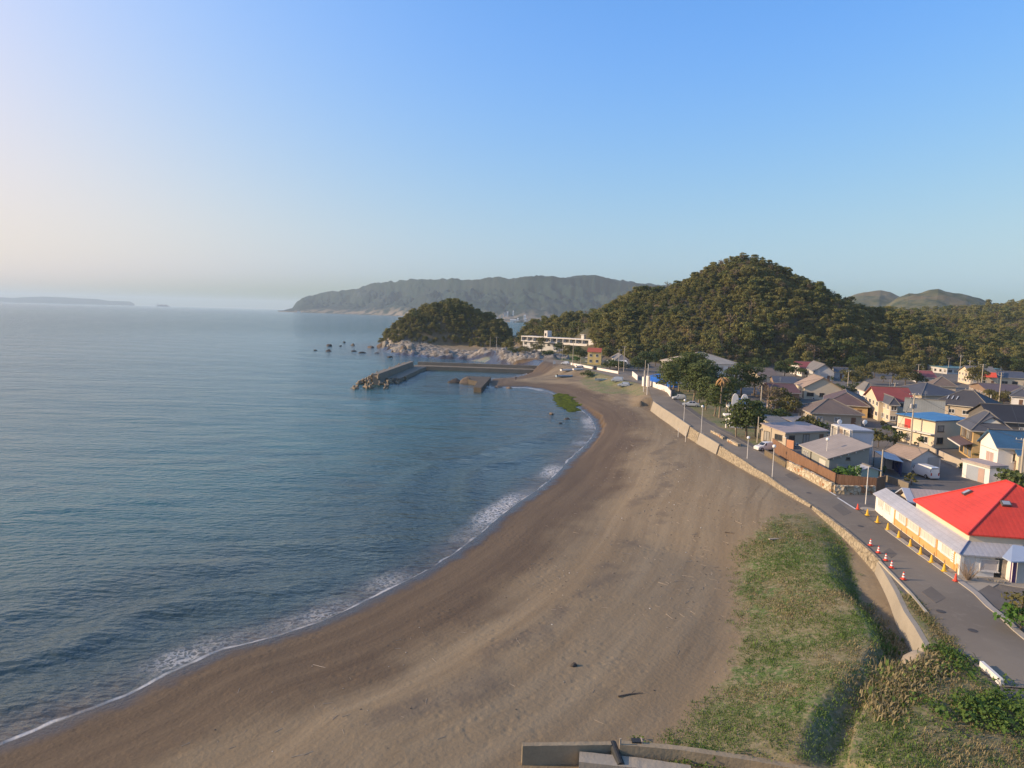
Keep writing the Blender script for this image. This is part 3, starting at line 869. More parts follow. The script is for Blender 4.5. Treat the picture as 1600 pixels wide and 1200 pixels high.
for (s, o, hgt) in spots:
    if tp0 is None: tp0 = tetra_mesh().build('tetrapod', tp_m); t_ = tp0
    else:
        t_ = tp0.copy(); COL.objects.link(t_)
    p = E0 + da * s + na * o
    t_.location = (p.x, p.y, max(hgt, -.1)); t_.rotation_euler = (trng.uniform(0, 6), trng.uniform(0, 6), trng.uniform(0, 6)); k_ = trng.uniform(.8, 1.05); t_.scale = (k_, k_, k_)
    tag(t_, 'brown concrete tetrapod in the heap along the breakwater arm', 'tetrapod', 'tetrapods heaped against the breakwater arm')

# small ruined pier
pier = thing('pier', P(752, 600, 0), 'short dark stone pier between two sand spits in the bay', 'pier'); org = pier.location.copy()
m = MB()
pp = [P(728.5, 587.6, 1.7), P(767, 589, 1.7), P(763, 594, 1.7), P(752, 606, 1.7), P(740, 605, 1.7), P(746, 596, 1.7), P(727, 592, 1.7)]
m.prism([tuple((p - org)[:2]) for p in pp], -2, 1.7)
m.build('deck', M('pier_stone', (.085, .07, .052), .9, .3, .4, .08, 3), pier)

# rocks
rock_dark = M('wet_rock', (.055, .045, .037), .75, .35, .5, .15, 2.5)
rock_pale = M('pale_rock', (.25, .222, .18), .9, .35, .35, .2, 2)
rock_brown = M('brown_rock', (.16, .12, .085), .9, .35, .4, .2, 2)
def rock_mesh(seed, rx, ry, rz):
    r_ = random.Random(seed); bm = bmesh.new(); bmesh.ops.create_icosphere(bm, subdivisions=3, radius=1)
    ks = [(Vector((r_.gauss(0, 1), r_.gauss(0, 1), r_.gauss(0, 1))).normalized(), r_.uniform(.45, .9)) for _ in range(11)]
    for v in bm.verts:
        p = v.co.copy()
        for kd, kk in ks:
            q = p.dot(kd)
            if q > kk: p -= kd * (q - kk) * .85
        p *= 1 + .10 * (r_.random() - .5)
        v.co = Vector((p.x * rx, p.y * ry, p.z * rz))
    me = bpy.data.meshes.new('rock'); bm.to_mesh(me); bm.free(); return me
rk_list = [  # px, py, half-width px, height m, what
    (493, 547.5, 4, 1.0, 'small dark rock awash, nearest the open sea of the scattered reef', rock_dark),
    (515, 541, 7, 2.0, 'dark rounded sea rock standing a little apart on the left of the reef', rock_dark),
    (514, 549, 7, 1.6, 'flat dark sea rock below the rounded one at the left of the reef', rock_dark),
    (538, 535.5, 3.5, 1.3, 'small dark rock, farthest out of the reef off the islet', rock_dark),
    (551, 540, 7, 2.2, 'dark peaked rock in the middle of the reef off the islet', rock_dark),
    (532, 541, 2.5, .8, 'tiny dark rock between two larger ones of the reef', rock_dark),
    (568, 551.5, 8, 1.0, 'long low black reef rock, middle of the nearer row', rock_dark),
    (553, 549, 6, .8, 'low black reef rock at the left end of the nearer row', rock_dark),
    (588, 552, 6, .9, 'low black reef rock at the right end of the nearer row', rock_dark),
    (609, 558.5, 6, 1.1, 'black rock alone in the water above the tetrapods', rock_dark),
    (579, 543.5, 9, 1.6, 'flat brown rock joining the foot of the islet cliff', rock_brown),
    (712, 598, 13, 2.2, 'low dark rock ledge at the left of the small pier', rock_dark),
    (729, 599, 13, 2.6, 'brown rock heap leaning on the small pier', rock_brown),
    (780, 605, 11, .7, 'flat weedy rock at the edge of the sand spit', rock_brown),
    (796, 606.5, 9, .6, 'flat greenish rock at the right end of the sand spit', rock_brown),
    (862, 647, 6, .6, 'brown rock awash in the shallows left of the seaweed', rock_brown),
    (885, 655, 7, .6, 'dark flat rock in the shallows below the seaweed bed', rock_dark),
    (876, 662, 5, .4, 'dark rock awash, farthest from the seaweed bed', rock_dark)]
for i, (px, py, hw, hh_, lab, mt) in enumerate(rk_list):
    p = P(px, py, 0); s = hw * (Vector((p.x, p.y, 0)).length) / FPX
    me = rock_mesh(40 + i, s, s * .7, hh_ * 1.15); me.materials.append(mt)
    o = link_mesh('sea_rock', me); o.location = (p.x, p.y, -.15 * hh_); o.rotation_euler.z = rng.uniform(0, 3); tag(o, lab, 'rock')
# pale crags at the foot of the islet
for i in range(48):
    u = ((i % 32) / 31) ** 1.4
    px = 600 + 150 * u + rng.uniform(-4, 4); py = np.interp(px, [598, 620, 656, 700, 727, 760], [543, 551, 553, 555, 557, 558]) - rng.uniform(0, 10 if i > 31 else 6) * (1 - u * .5)
    p = P(px, py, 1.0); s = rng.uniform(1.6, 4.2) * (1 - .4 * u) * (1.7 if u < .3 and i < 32 else 1)
    me = rock_mesh(90 + i, s, s * .8, s * rng.uniform(.6, 1.2) * (1.3 - .7 * u)); me.materials.append(rock_pale if rng.random() < .75 else rock_brown)
    o = link_mesh('crag', me); o.location = (p.x, p.y, .6); o.rotation_euler.z = rng.uniform(0, 6)
    tag(o, 'pale weathered crag at the waterline of the wooded islet', 'rock', 'pale crags round the foot of the islet')
# seaweed bed at the bend of the beach
weed_px = [(862, 617), (872, 615), (888, 619), (900, 626), (907, 636), (905, 642), (890, 644), (878, 640), (866, 630)]
c0 = P(884, 630, .1); weed_pts = [P(a, b, .1) for a, b in weed_px]
wx, wy = np.meshgrid(np.linspace(min(p.x for p in weed_pts) - 1, max(p.x for p in weed_pts) + 1, 70), np.linspace(min(p.y for p in weed_pts) - 1, max(p.y for p in weed_pts) + 1, 90))
sdw = sdist(wx, wy, [(p.x, p.y) for p in weed_pts])
zw = np.minimum(sdw * .12, .22) * (fbm(wx * .5, wy * .5, 4) * 1.5) + np.maximum(land(wx.ravel(), wy.ravel())[0].reshape(wx.shape), -.02) + .10
Fq = grid_faces(90, 70); ok = (sdw.ravel()[Fq] > -1.0 + 6.5 * (fbm(wx * .22, wy * .22, 4).ravel()[Fq] - .36)).all(1)
wm = NT('seaweed'); _c = wm.mix(wm.rng(wm.noise(1.2, 4), .35, .65), (.040, .050, .005), (.095, .125, .008)); wm = wm.done(_c, .95, wm.bump(wm.noise(4, 4), .8, .2), .08)
o = link_mesh('seaweed', np_mesh('seaweed', np.stack([wx.ravel(), wy.ravel(), zw.ravel()], 1), Fq[ok], [wm])); tag(o, 'green bed of seaweed covering flat rocks', 'seaweed', kind='stuff')
# ------------------------------------------------------------------ trees and plants
def leaf_mat(name, cols, trans=.25, pos_scale=.35, rnd=True, rw=.72, big=False):
    t = NT(name)
    oi = t.n.new("ShaderNodeObjectInfo")
    r = t.n.new("ShaderNodeValToRGB"); el = r.color_ramp.elements
    el[0].position = 0; el[0].color = (*cols[0], 1); el[1].position = 1; el[1].color = (*cols[-1], 1)
    for i, c in enumerate(cols[1:-1]):
        e = el.new((i + 1) / (len(cols) - 1)); e.color = (*c, 1)
    n = t.noise(pos_scale, 3)
    f = t.math('ADD', t.math('MULTIPLY', oi.outputs['Random'], rw if rnd else 0), t.math('MULTIPLY_ADD', n, .9, -.30 if rnd else 0), clamp=True)
    if big: f = t.math('ADD', f, t.math('MULTIPLY_ADD', t.noise(.035, 4), 1.5, -.72), clamp=True)
    t.link(f, r.inputs[0])
    k = t.math('MULTIPLY_ADD', t.noise(3.0, 2), .9, .55)
    c = t.mix(1.0, r.outputs[0], t.comb(k, k, k), 'MULTIPLY')
    t.done(c, .65, None, .25)
    tr = t.n.new("ShaderNodeBsdfTranslucent"); t.link(c, tr.inputs[0])
    mx = t.n.new("ShaderNodeMixShader"); mx.inputs[0].default_value = trans
    out = [q for q in t.n if q.type == 'OUTPUT_MATERIAL'][0]
    t.link(t.bsdf.outputs[0], mx.inputs[1]); t.link(tr.outputs[0], mx.inputs[2]); t.link(mx.outputs[0], out.inputs[0])
    return t.m
leaf_wood = leaf_mat('woodland_leaves', [(.060, .086, .025), (.122, .136, .038), (.210, .188, .058), (.142, .148, .041), (.255, .188, .086)], rw=.42, big=True)
leaf_dark = leaf_mat('dark_leaves', [(.035, .058, .018), (.066, .092, .027), (.095, .108, .033)], rnd=False)
leaf_pine = leaf_mat('pine_needles', [(.048, .074, .022), (.092, .118, .034), (.130, .138, .044)], rnd=False, pos_scale=.5)
leaf_olive = leaf_mat('olive_leaves', [(.075, .085, .025), (.130, .120, .040), (.165, .130, .050)], rnd=False)
leaf_bright = leaf_mat('bright_leaves', [(.045, .115, .018), (.090, .165, .030)], rnd=False)
leaf_brown = leaf_mat('dry_twigs', [(.13, .095, .062), (.20, .150, .095)], rnd=False)
bark = M('bark', (.13, .10, .075), .95, .3, 1.5, .03, 6)
bark_pale = M('pale_bark', (.24, .185, .13), .95, .3, 1.5, .03, 6)

def leaves(clumps, per, size, seed, flat=0.0, fill=.35):
    """leaf-sized quads spread through a set of clumps (cx,cy,cz,rx,ry,rz)"""
    r = np.random.RandomState(seed); VV = []
    for c in clumps:
        n = max(6, int(per * (c[3] * c[4] * c[5]) ** (2 / 3.)))
        d = r.normal(size=(n, 3)); d /= np.linalg.norm(d, axis=1)[:, None]
        d[:, 2] = np.where(d[:, 2] < -.35, -d[:, 2] * .7, d[:, 2])
        rad = r.uniform(fill, 1.05, n) ** .6
        p = np.array(c[:3]) + d * np.array(c[3:6]) * rad[:, None]
        nn = d + r.normal(size=(n, 3)) * .55; nn[:, 2] += flat
        nn /= np.linalg.norm(nn, axis=1)[:, None]
        a = np.cross(nn, r.normal(size=(n, 3))); a /= np.linalg.norm(a, axis=1)[:, None]
        b = np.cross(nn, a)
        s = size * r.uniform(.6, 1.35, n)[:, None]; s2 = s * r.uniform(.45, .9, n)[:, None]
        VV.append(np.stack([p - a * s, p - b * s2 + a * s * .1, p + a * s, p + b * s2], 1).reshape(-1, 3))
    V = np.concatenate(VV); return V, np.arange(len(V)).reshape(-1, 4)

def limb_mesh(h, r0, spread, seed, nl=5, lean=(0, 0), from_=.35):
    r_ = random.Random(seed); m = MB()
    pts = [Vector((lean[0] * t + .04 * h * (r_.random() - .5) * (t > 0), lean[1] * t + .04 * h * (r_.random() - .5) * (t > 0), h * t)) for t in (0, .3, .6, 1.0)]
    rad = [r0, r0 * .75, r0 * .5, r0 * .15]
    for i in range(3): m.tube(pts[i], pts[i + 1], rad[i], rad[i + 1], 7)
    for k in range(nl):
        t = from_ + (1 - from_) * .85 * (k + .5) / nl; a = r_.uniform(0, 6.28) + k * 2.4
        i = 0 if t < .3 else (1 if t < .6 else 2); tt = (0, .3, .6, 1.0)
        f = (t - tt[i]) / (tt[i + 1] - tt[i]); p = pts[i].lerp(pts[i + 1], f)
        q = p + Vector((math.cos(a) * spread, math.sin(a) * spread, spread * r_.uniform(.35, .8))) * r_.uniform(.7, 1)
        mid = p.lerp(q, .5) + Vector((0, 0, -.06 * spread))
        m.tube(p, mid, r0 * .33, r0 * .22, 5); m.tube(mid, q, r0 * .22, r0 * .06, 5)
    return m

def crown_clumps(w, h, zc, seed, n=13, sz=.42):
    r_ = random.Random(seed); cl = [(0, 0, zc, w * .55, w * .55, h * .5)]
    for i in range(n):
        a = i * 2.4 + r_.uniform(-.4, .4); u = r_.uniform(-.55, 1); k = math.sqrt(max(0, 1 - (u * .95) ** 2)) * r_.uniform(.62, .95)
        s = w * sz * r_.uniform(.6, 1.15)
        cl.append((math.cos(a) * w * k * .78, math.sin(a) * w * k * .78, zc + u * h * .62, s, s, s * r_.uniform(.6, .85)))
    return cl

# --- the wood on the hills: a few tree shapes (crown and trunk in one mesh), many copies
def wood_proto(seed, w, h, kind):
    if kind == 'bare':
        m = limb_mesh(h * 1.25, .22, w * .8, seed, 9, from_=.2); V2, F2 = leaves(crown_clumps(w, h * .5, h * .8, seed, 9, .35), 9, .30, seed)
    else:
        m = limb_mesh(h, .25, w * .5, seed, 4); V2, F2 = leaves(crown_clumps(w, h * .78, h * .50, seed, 18 if kind == 'broad' else 13, .38), 44 if kind == 'broad' else 32, .31, seed)
    V1 = np.array(m.v); quads = [f for f in m.f if len(f) == 4]
    F1 = np.array(quads)
    V = np.concatenate([V1, V2]); F = np.concatenate([F1, F2 + len(V1)])
    fm = np.r_[np.zeros(len(F1)), np.ones(len(F2))]
    return np_mesh('woodland_tree', V, F, [bark, leaf_brown if kind == 'bare' else leaf_wood], smooth=False, fm=fm)
WP = [wood_proto(1, 3.6, 7.0, 'broad'), wood_proto(2, 3.0, 8.0, 'broad'), wood_proto(3, 4.3, 7.0, 'broad'), wood_proto(4, 2.6, 5.5, 'broad'), wood_proto(5, 3.2, 6.5, 'loose'), wood_proto(6, 3.0, 6.5, 'bare')]
wr = np.random.RandomState(21)
cand = []
def scatter(x0, x1, y0, y1, step, test):
    xs, ys = np.meshgrid(np.arange(x0, x1, step), np.arange(y0, y1, step))
    xs = xs.ravel() + wr.uniform(-.45, .45, xs.size) * step; ys = ys.ravel() + wr.uniform(-.45, .45, ys.size) * step
    z, A = land(xs, ys); k = test(xs, ys, z, A)
    return xs[k], ys[k], z[k]
def in_view(xs, ys, z, pad=70):
    Rm = np.array(CROT.transposed()); q = (np.stack([xs, ys, z], 1) - np.array(CAM)) @ Rm.T
    u = 800 - FPX * q[:, 0] / q[:, 2]; v = 600 + FPX * q[:, 1] / q[:, 2]
    return (q[:, 2] < -1) & (u > -pad) & (u < 1600 + pad)
X1, Y1, Z1 = scatter(-10, 460, 330, 620, 4.3, lambda x, y, z, A: (A['hill'] > 5.0) & in_view(x, y, z) & ~((x < 47) & (y < 475)) & ~((x < 12) & (y > 500) & (A['hill'] < 14)))
ob = np.argsort(Y1); X1, Y1, Z1 = X1[ob], Y1[ob], Z1[ob]
# keep clear of the crest's far side
kk = np.ones(len(X1), bool)
gx1, gy1 = X1, Y1
front = land(X1, Y1 - 9)[0]; back_ = land(X1, Y1 + 9)[0]
kk = (back_ > Z1 - 5.0)
X1, Y1, Z1 = X1[kk], Y1[kk], Z1[kk]
slope_bare = fbm(X1 * .03 + 4, Y1 * .03, 3)
n_ind = 0; rest = []
tree_lab = ['dense dark evergreen tree in the wood on the big hill', 'tall evergreen tree in the wood on the big hill', 'broad spreading tree in the wood on the big hill', 'small round bushy tree in the wood on the big hill', 'loose thin crowned tree in the wood on the big hill', 'bare brown twiggy tree in the wood on the big hill']
spn = fbm(X1 * .022 + 1, Y1 * .022 + 8, 3); szn = fbm(X1 * .05 + 31, Y1 * .05, 2)
for x, y, z, sn, zn in zip(X1, Y1, Z1, spn, szn):
    pb_ = np.clip((sn - .51) * 5, 0, 1); pr_k = np.array([.26, .2, .24, .12, .1, .06]) * (1 - pb_) + np.array([.08, .04, .1, .2, .22, .36]) * pb_
    k = int(wr.choice(6, p=pr_k / pr_k.sum())); s = wr.uniform(.55, 1.0) * (.45 + 1.15 * zn)
    if n_ind < 290 and x < 330:
        o = bpy.data.objects.new('woodland_tree', WP[k]); COL.objects.link(o)
        o.location = (x, y, z - .5); o.rotation_euler = (0, 0, wr.uniform(0, 6.28)); o.scale = (s, s, s * wr.uniform(.8, 1.45))
        tag(o, tree_lab[k], 'tree', 'trees in the wood on the big hill, ' + ['dense', 'tall', 'broad', 'small', 'loose', 'bare'][k]); n_ind += 1
    else:
        rest.append((x, y, z - .5, s, k))

def gn_scatter(name, pts, protos, label, cat):
    """ONE stuff object: instances of the given shapes on points (x, y, z, scale, shape index)"""
    pts = np.array(pts, float)
    me = bpy.data.meshes.new(name); me.vertices.add(len(pts)); me.vertices.foreach_set('co', pts[:, :3].astype(np.float32).ravel())
    for an, arr in (('scl', pts[:, 3]), ('idx', pts[:, 4]), ('rot', wr.uniform(0, 6.28, len(pts)))):
        a = me.attributes.new(an, 'FLOAT', 'POINT'); a.data.foreach_set('value', arr.astype(np.float32))
    o = link_mesh(name, me)
    ng = bpy.data.node_groups.new(name, 'GeometryNodeTree')
    ng.interface.new_socket('Geometry', in_out='INPUT', socket_type='NodeSocketGeometry'); ng.interface.new_socket('Geometry', in_out='OUTPUT', socket_type='NodeSocketGeometry')
    gi, go = ng.nodes.new('NodeGroupInput'), ng.nodes.new('NodeGroupOutput')
    jn = ng.nodes.new('GeometryNodeJoinGeometry')
    def na(nm):
        q = ng.nodes.new('GeometryNodeInputNamedAttribute'); q.data_type = 'FLOAT'; q.inputs['Name'].default_value = nm; return q.outputs[0]
    sc_, ix, rt = na('scl'), na('idx'), na('rot')
    cb = ng.nodes.new('ShaderNodeCombineXYZ'); ng.links.new(rt, cb.inputs[2])
    for i, pm in enumerate(protos):
        po = bpy.data.objects.new(name + '_shape', pm)
        oi = ng.nodes.new('GeometryNodeObjectInfo'); oi.inputs['Object'].default_value = po; oi.inputs['As Instance'].default_value = True
        cmp_ = ng.nodes.new('FunctionNodeCompare'); cmp_.data_type = 'FLOAT'; cmp_.operation = 'EQUAL'; cmp_.inputs[1].default_value = i; cmp_.inputs['Epsilon'].default_value = .1
        ng.links.new(ix, cmp_.inputs[0])
        ip = ng.nodes.new('GeometryNodeInstanceOnPoints')
        ng.links.new(gi.outputs[0], ip.inputs['Points']); ng.links.new(cmp_.outputs[0], ip.inputs['Selection']); ng.links.new(oi.outputs['Geometry'], ip.inputs['Instance'])
        ng.links.new(cb.outputs[0], ip.inputs['Rotation']); ng.links.new(sc_, ip.inputs['Scale']); ng.links.new(ip.outputs[0], jn.inputs[0])
    ng.links.new(jn.outputs[0], go.inputs[0])
    md = o.modifiers.new('scatter', 'NODES'); md.node_group = ng
    return tag(o, label, cat, kind='stuff')
XU, YU, ZU = scatter(-10, 430, 330, 560, 3.6, lambda x, y, z, A: (A['hill'] > 3.5) & in_view(x, y, z) & ~((x < 47) & (y < 475)))
ku = land(XU, YU + 9)[0] > ZU - 4; XU, YU, ZU = XU[ku], YU[ku], ZU[ku]
rest += [(x, y, z - .8, wr.uniform(.35, .62), int(wr.choice(6, p=[.25, .1, .2, .25, .12, .08]))) for x, y, z in zip(XU, YU, ZU)]
X2, Y2, Z2 = scatter(240, 760, 560, 980, 8.5, lambda x, y, z, A: (A['hill'] > 8) & in_view(x, y, z))
rest += [(x, y, z - .6, wr.uniform(.9, 1.5), int(wr.choice(6, p=[.24, .18, .2, .18, .12, .08]))) for x, y, z in zip(X2, Y2, Z2)]
gn_scatter('wood', rest, WP, 'mixed evergreen and bare wood covering the hills behind the village', 'wood')
# the islet: low wind-cut scrub
X3, Y3, Z3 = scatter(-125, 0, 500, 640, 2.5, lambda x, y, z, A: (A['hill'] > 1.4) & (x < 2))
sp = [(x, y, z - .9, wr.uniform(.38, .62) * (1 + .9 * wr.rand() ** 3), int(wr.choice([0, 2, 3, 4], p=[.3, .3, .3, .1]))) for x, y, z in zip(X3, Y3, Z3)]
sp = [(a, b, c, s, {0: 0, 2: 1, 3: 2, 4: 3}[k]) for a, b, c, s, k in sp]
gn_scatter('islet_scrub', sp, [WP[0], WP[2], WP[3], WP[4]], 'dense wind cut scrub covering the rocky islet', 'scrub')

# --- single trees of the village: trunk + crown
def tree(x, y, z, h, w, kind, label, group=None, seed=0, name=None, lean=(0, 0)):
    nm = {'pine': 'pine_tree', 'broad': 'garden_tree', 'olive': 'garden_tree', 'bare': 'bare_tree', 'shrub': 'shrub', 'hedge': 'shrub', 'bright': 'shrub'}[kind] if name is None else name
    t = thing(nm, (x, y, z), label, 'shrub' if nm == 'shrub' else 'tree', group)
    if kind == 'pine':
        limb_mesh(h * .93, .026 * h, w * .75, seed, 8, lean, .34).build('trunk', bark_pale, t)
        r_ = random.Random(seed); cl = []
        for i in range(24):
            a = i * 2.4 + r_.uniform(-.3, .3); u = (i + .5) / 24; k = w * (1.05 - u * .75) * r_.uniform(.35, 1)
            cl.append((lean[0] * u + math.cos(a) * k * .8, lean[1] * u + math.sin(a) * k * .8, h * (.30 + .68 * u), w * .50, w * .50, h * .070))
        V, F = leaves(cl, 42, .26, seed, .35); mt = leaf_pine
    elif kind == 'bare':
        limb_mesh(h * .95, .03 * h, w * .7, seed, 11, lean, .2).build('trunk', bark_pale, t)
        V, F = leaves(crown_clumps(w, h * .34, h * .68, seed, 10, .4), 15, .22, seed, fill=.1); mt = leaf_brown
    elif kind in ('shrub', 'hedge', 'bright'):
        limb_mesh(h * .6, .05 * h, w * .4, seed, 4, lean, .1).build('trunk', bark, t)
        V, F = leaves(crown_clumps(w, h * .5, h * .45, seed, 12, .4), 60, .20, seed); mt = {'shrub': leaf_olive, 'hedge': leaf_dark, 'bright': leaf_bright}[kind]
    else:
        limb_mesh(h * .85, .03 * h, w * .5, seed, 6, lean, .3).build('trunk', bark, t)
        V, F = leaves(crown_clumps(w, h * .62, h * .54, seed, 18), 40, .26, seed); mt = leaf_dark if kind == 'broad' else leaf_olive
    o = link_mesh('crown', np_mesh('crown', V, F, [mt], smooth=False), t)
    return t
VTREES = [  # base px, h, w, kind, label
    (1052, 608, 10.5, 4.6, 'pine', 'pine with spreading pads behind the left end of the grove'),
    (1070, 604, 12, 5.0, 'pine', 'pine behind the middle of the grove before the pale roof'),
    (1088, 606, 12, 5.0, 'pine', 'dark pine at the back of the grove below the pale roof'),
    (1098, 618, 11, 4.8, 'pine', 'dense pine in the right half of the grove'),
    (1040, 606, 9, 4.2, 'pine', 'pine standing over the blue tarpaulin heap'),
    (1046, 616, 9.5, 3.6, 'pine', 'windswept pine at the left end of the seaside pine grove'),
    (1061, 612, 11, 4.2, 'pine', 'tall dense pine behind the parked white hatchback'),
    (1076, 612, 12.5, 4.6, 'pine', 'tallest pine, in the back middle of the grove'),
    (1083, 628, 11, 4.4, 'pine', 'pine with a bare straight trunk left of the silver saloon roof'),
    (1092, 629, 11, 4.4, 'pine', 'pine with a leaning trunk behind the silver saloon'),
    (1103, 640, 8.5, 3.8, 'pine', 'low green pine between the silver saloon and the dead palm'),
    (1116, 650, 8, 3.6, 'pine', 'bushy pine just left of the dead palm'),
    (1135, 645, 9, 3.8, 'pine', 'dark pine just right of the dead palm'),
    (1112, 612, 9, 4.0, 'broad', 'dark evergreen behind the pine grove near the white house'),
    (1140, 622, 9, 4.2, 'broad', 'dark evergreen on the left of the clump above the white arches'),
    (1158, 618, 10, 4.6, 'broad', 'dark evergreen in the middle of the clump above the white arches'),
    (1178, 617, 9, 4.4, 'broad', 'dark evergreen on the right of the clump above the white arches'),
    (1150, 682, 6.6, 3.0, 'pine', 'bushy pine hiding the foot of the white arch building'),
    (1166, 684, 8.2, 3.6, 'broad', 'big round dark evergreen in front of the white arch building'),
    (1180, 682, 7.4, 3.0, 'pine', 'dark pine on the right of the white arch building'),
    (1199, 652, 8.6, 4.4, 'bare', 'wide leafless brown tree left of the maroon roofed house'),
    (1216, 644, 6.5, 3.6, 'olive', 'olive brown garden tree in front of the maroon roofed house'),
    (1233, 655, 5.4, 3.2, 'olive', 'yellowish round garden tree left of the brown tiled bungalow'),
    (1205, 668, 5.5, 3.2, 'hedge', 'dark green bush above the long beige garden wall'),
    (1218, 664, 4.5, 2.8, 'hedge', 'dark shaded bush between the beige wall and the grey shed'),
    (1251, 689, 3.8, 2.4, 'hedge', 'green garden bush beside the lilac roofed shed'),
    (1262, 684, 4.6, 2.6, 'olive', 'olive garden tree between the lilac shed and the white box house'),
    (1278, 687, 4.2, 2.6, 'hedge', 'dark green bush left of the white box house'),
    (1331, 606, 7, 4.6, 'olive', 'wide yellow green tree beside the concrete pole near the cream gable'),
    (1350, 600, 7, 4.4, 'olive', 'yellow green tree right of the pole with the crossarm'),
    (1312, 617, 4.5, 2.8, 'hedge', 'dark bush in shade right of the cream gabled house'),
    (1334, 621, 6, 3.2, 'hedge', 'dark evergreen in shade left of the white grey roofed house'),
    (1366, 590, 7, 4.4, 'olive', 'brownish garden tree at the wood edge behind the red tiled house'),
    (1394, 598, 9.5, 5.6, 'olive', 'big spreading yellow brown tree behind the red tiled house'),
    (1414, 604, 8.5, 5.0, 'olive', 'big spreading tree left of the pole near the small red roof'),
    (1432, 604, 6, 3.8, 'hedge', 'dark bush under the pole near the small red roof'),
    (1527, 606, 9, 4.8, 'olive', 'yellow olive tree in front of the house with the orange awning'),
    (1547, 626, 4, 3.0, 'shrub', 'yellow green hedge bush behind the roadside wall in the far village'),
    (1568, 630, 4.5, 3.4, 'shrub', 'clipped green bush in the walled garden by the white bungalow'),
    (1590, 584, 9, 5.5, 'broad', 'dark evergreen at the right edge of the far village'),
    (1597, 629, 3.5, 2.6, 'hedge', 'dark green bush at the right edge by the white bungalow'),
    (1322, 754, 3.3, 2.5, 'bright', 'bright green rounded bush behind the brown timber fence'),
    (1375, 745, 2.2, 1.1, 'hedge', 'dark shrub between the pale green hut and the carport'),
    (1424, 757, 2.2, 1.0, 'shrub', 'yellow green shrub at the corner by the white van'),
    (1372, 698, 3.4, 2.0, 'olive', 'brown garden shrub right of the white box house'),
    (1404, 690, 2.6, 1.6, 'hedge', 'green garden shrub beside the concrete pole with transformers'),
    (1588, 790, 4.4, 2.6, 'pine', 'garden pine with spreading pads behind the bright red roof'),
    (1573, 772, 3.6, 2.0, 'pine', 'small garden pine by the long white wall behind the red roof'),
    (1590, 745, 3.0, 2.2, 'hedge', 'green garden hedge inside the long white wall'),
    (919, 583, 3.2, 3.4, 'hedge', 'dark green hedge clump in front of the yellow house'),
    (953, 577, 4.6, 5.0, 'hedge', 'dark hedge left of the carport under the big hill'),
    (965, 578, 4.6, 5.0, 'hedge', 'dark hedge below the pale carport roof'),
    (900, 566, 3.4, 2.8, 'bright', 'bright green round bush near the long white building'),
    (905, 563, 6.5, 4.6, 'broad', 'dark evergreen between the long white building and the yellow house'),
    (888, 553, 6.5, 4.6, 'olive', 'olive tree in front of the long white building, right part'),
    (874, 548, 7, 4.0, 'broad', 'dark evergreen against the middle of the long white building'),
    (846, 546, 9, 4.4, 'olive', 'brown tree rising before the left part of the long white building'),
    (838, 550, 4.5, 5.0, 'shrub', 'green scrub mound under the left end of the long white building'),
    (820, 550, 4.5, 5.2, 'shrub', 'green scrub mound left of the long white building'),
    (855, 553, 4.0, 4.6, 'hedge', 'dark scrub below the tower of the long white building'),
    (803, 549, 4.5, 5.0, 'hedge', 'dark scrub at the foot of the isthmus'),
    (998, 580, 5.4, 4.4, 'broad', 'dark tree at the bend of the road behind the white wall'),
    (1010, 576, 7.5, 5.4, 'broad', 'dark evergreen behind the blue tarpaulin heap'),
    (1024, 572, 8, 5.4, 'broad', 'dark evergreen at the wood edge left of the big pale roof'),
    (1225, 592, 8, 5.0, 'broad', 'dark evergreen at the wood edge above the maroon roof'),
    (1243, 588, 7, 4.6, 'hedge', 'round green tree at the wood edge left of the red roof'),
    (1186, 592, 8, 5.0, 'broad', 'dark evergreen at the wood edge left of the brown ridge roof'),
    (1320, 577, 6, 4.0, 'bright', 'bright green tree at the wood edge behind the white wing'),
    (1340, 585, 8, 5.2, 'broad', 'dark evergreen at the wood edge right of the white wing'),
    (1595, 985, 2.4, 1.9, 'bright', 'bright green shrub in the garden at the right edge'),
    (1597, 955, 2.2, 1.6, 'shrub', 'dry brownish shrub in the garden at the right edge'),
]
for i, (px, py, h, w, kind, lab) in enumerate(VTREES):
    far = 12.0 if py < 556 and px < 900 else 5.0
    p = P(px, py, 5.0 if not (px < 900 and py < 556) else 7.0)
    g_ = gz(p.x, p.y)
    tree(p.x, p.y, g_ - .1, h, w, kind, lab, None, 100 + i, lean=((rng.random() - .3) * 1.2, 0) if kind == 'pine' else (0, 0))
for i, (px, py) in enumerate([(1262, 652), (1380, 668), (1392, 677), (1404, 673), (1371, 686), (1396, 698), (1432, 662), (1500, 625), (1520, 628), (1478, 610), (1410, 590), (1380, 596), (1300, 596), (1230, 640), (1246, 668), (1436, 700), (1505, 736), (1528, 718), (1560, 637), (1283, 690)]):
    p = P(px, py, 5.0)
    tree(p.x, p.y, gz(p.x, p.y) - .05, rng.uniform(1.5, 3.2), rng.uniform(.9, 1.9), rng.choice(['shrub', 'hedge', 'hedge']), 'small green garden shrub between the village houses', 'garden shrubs between the village houses', 400 + i)
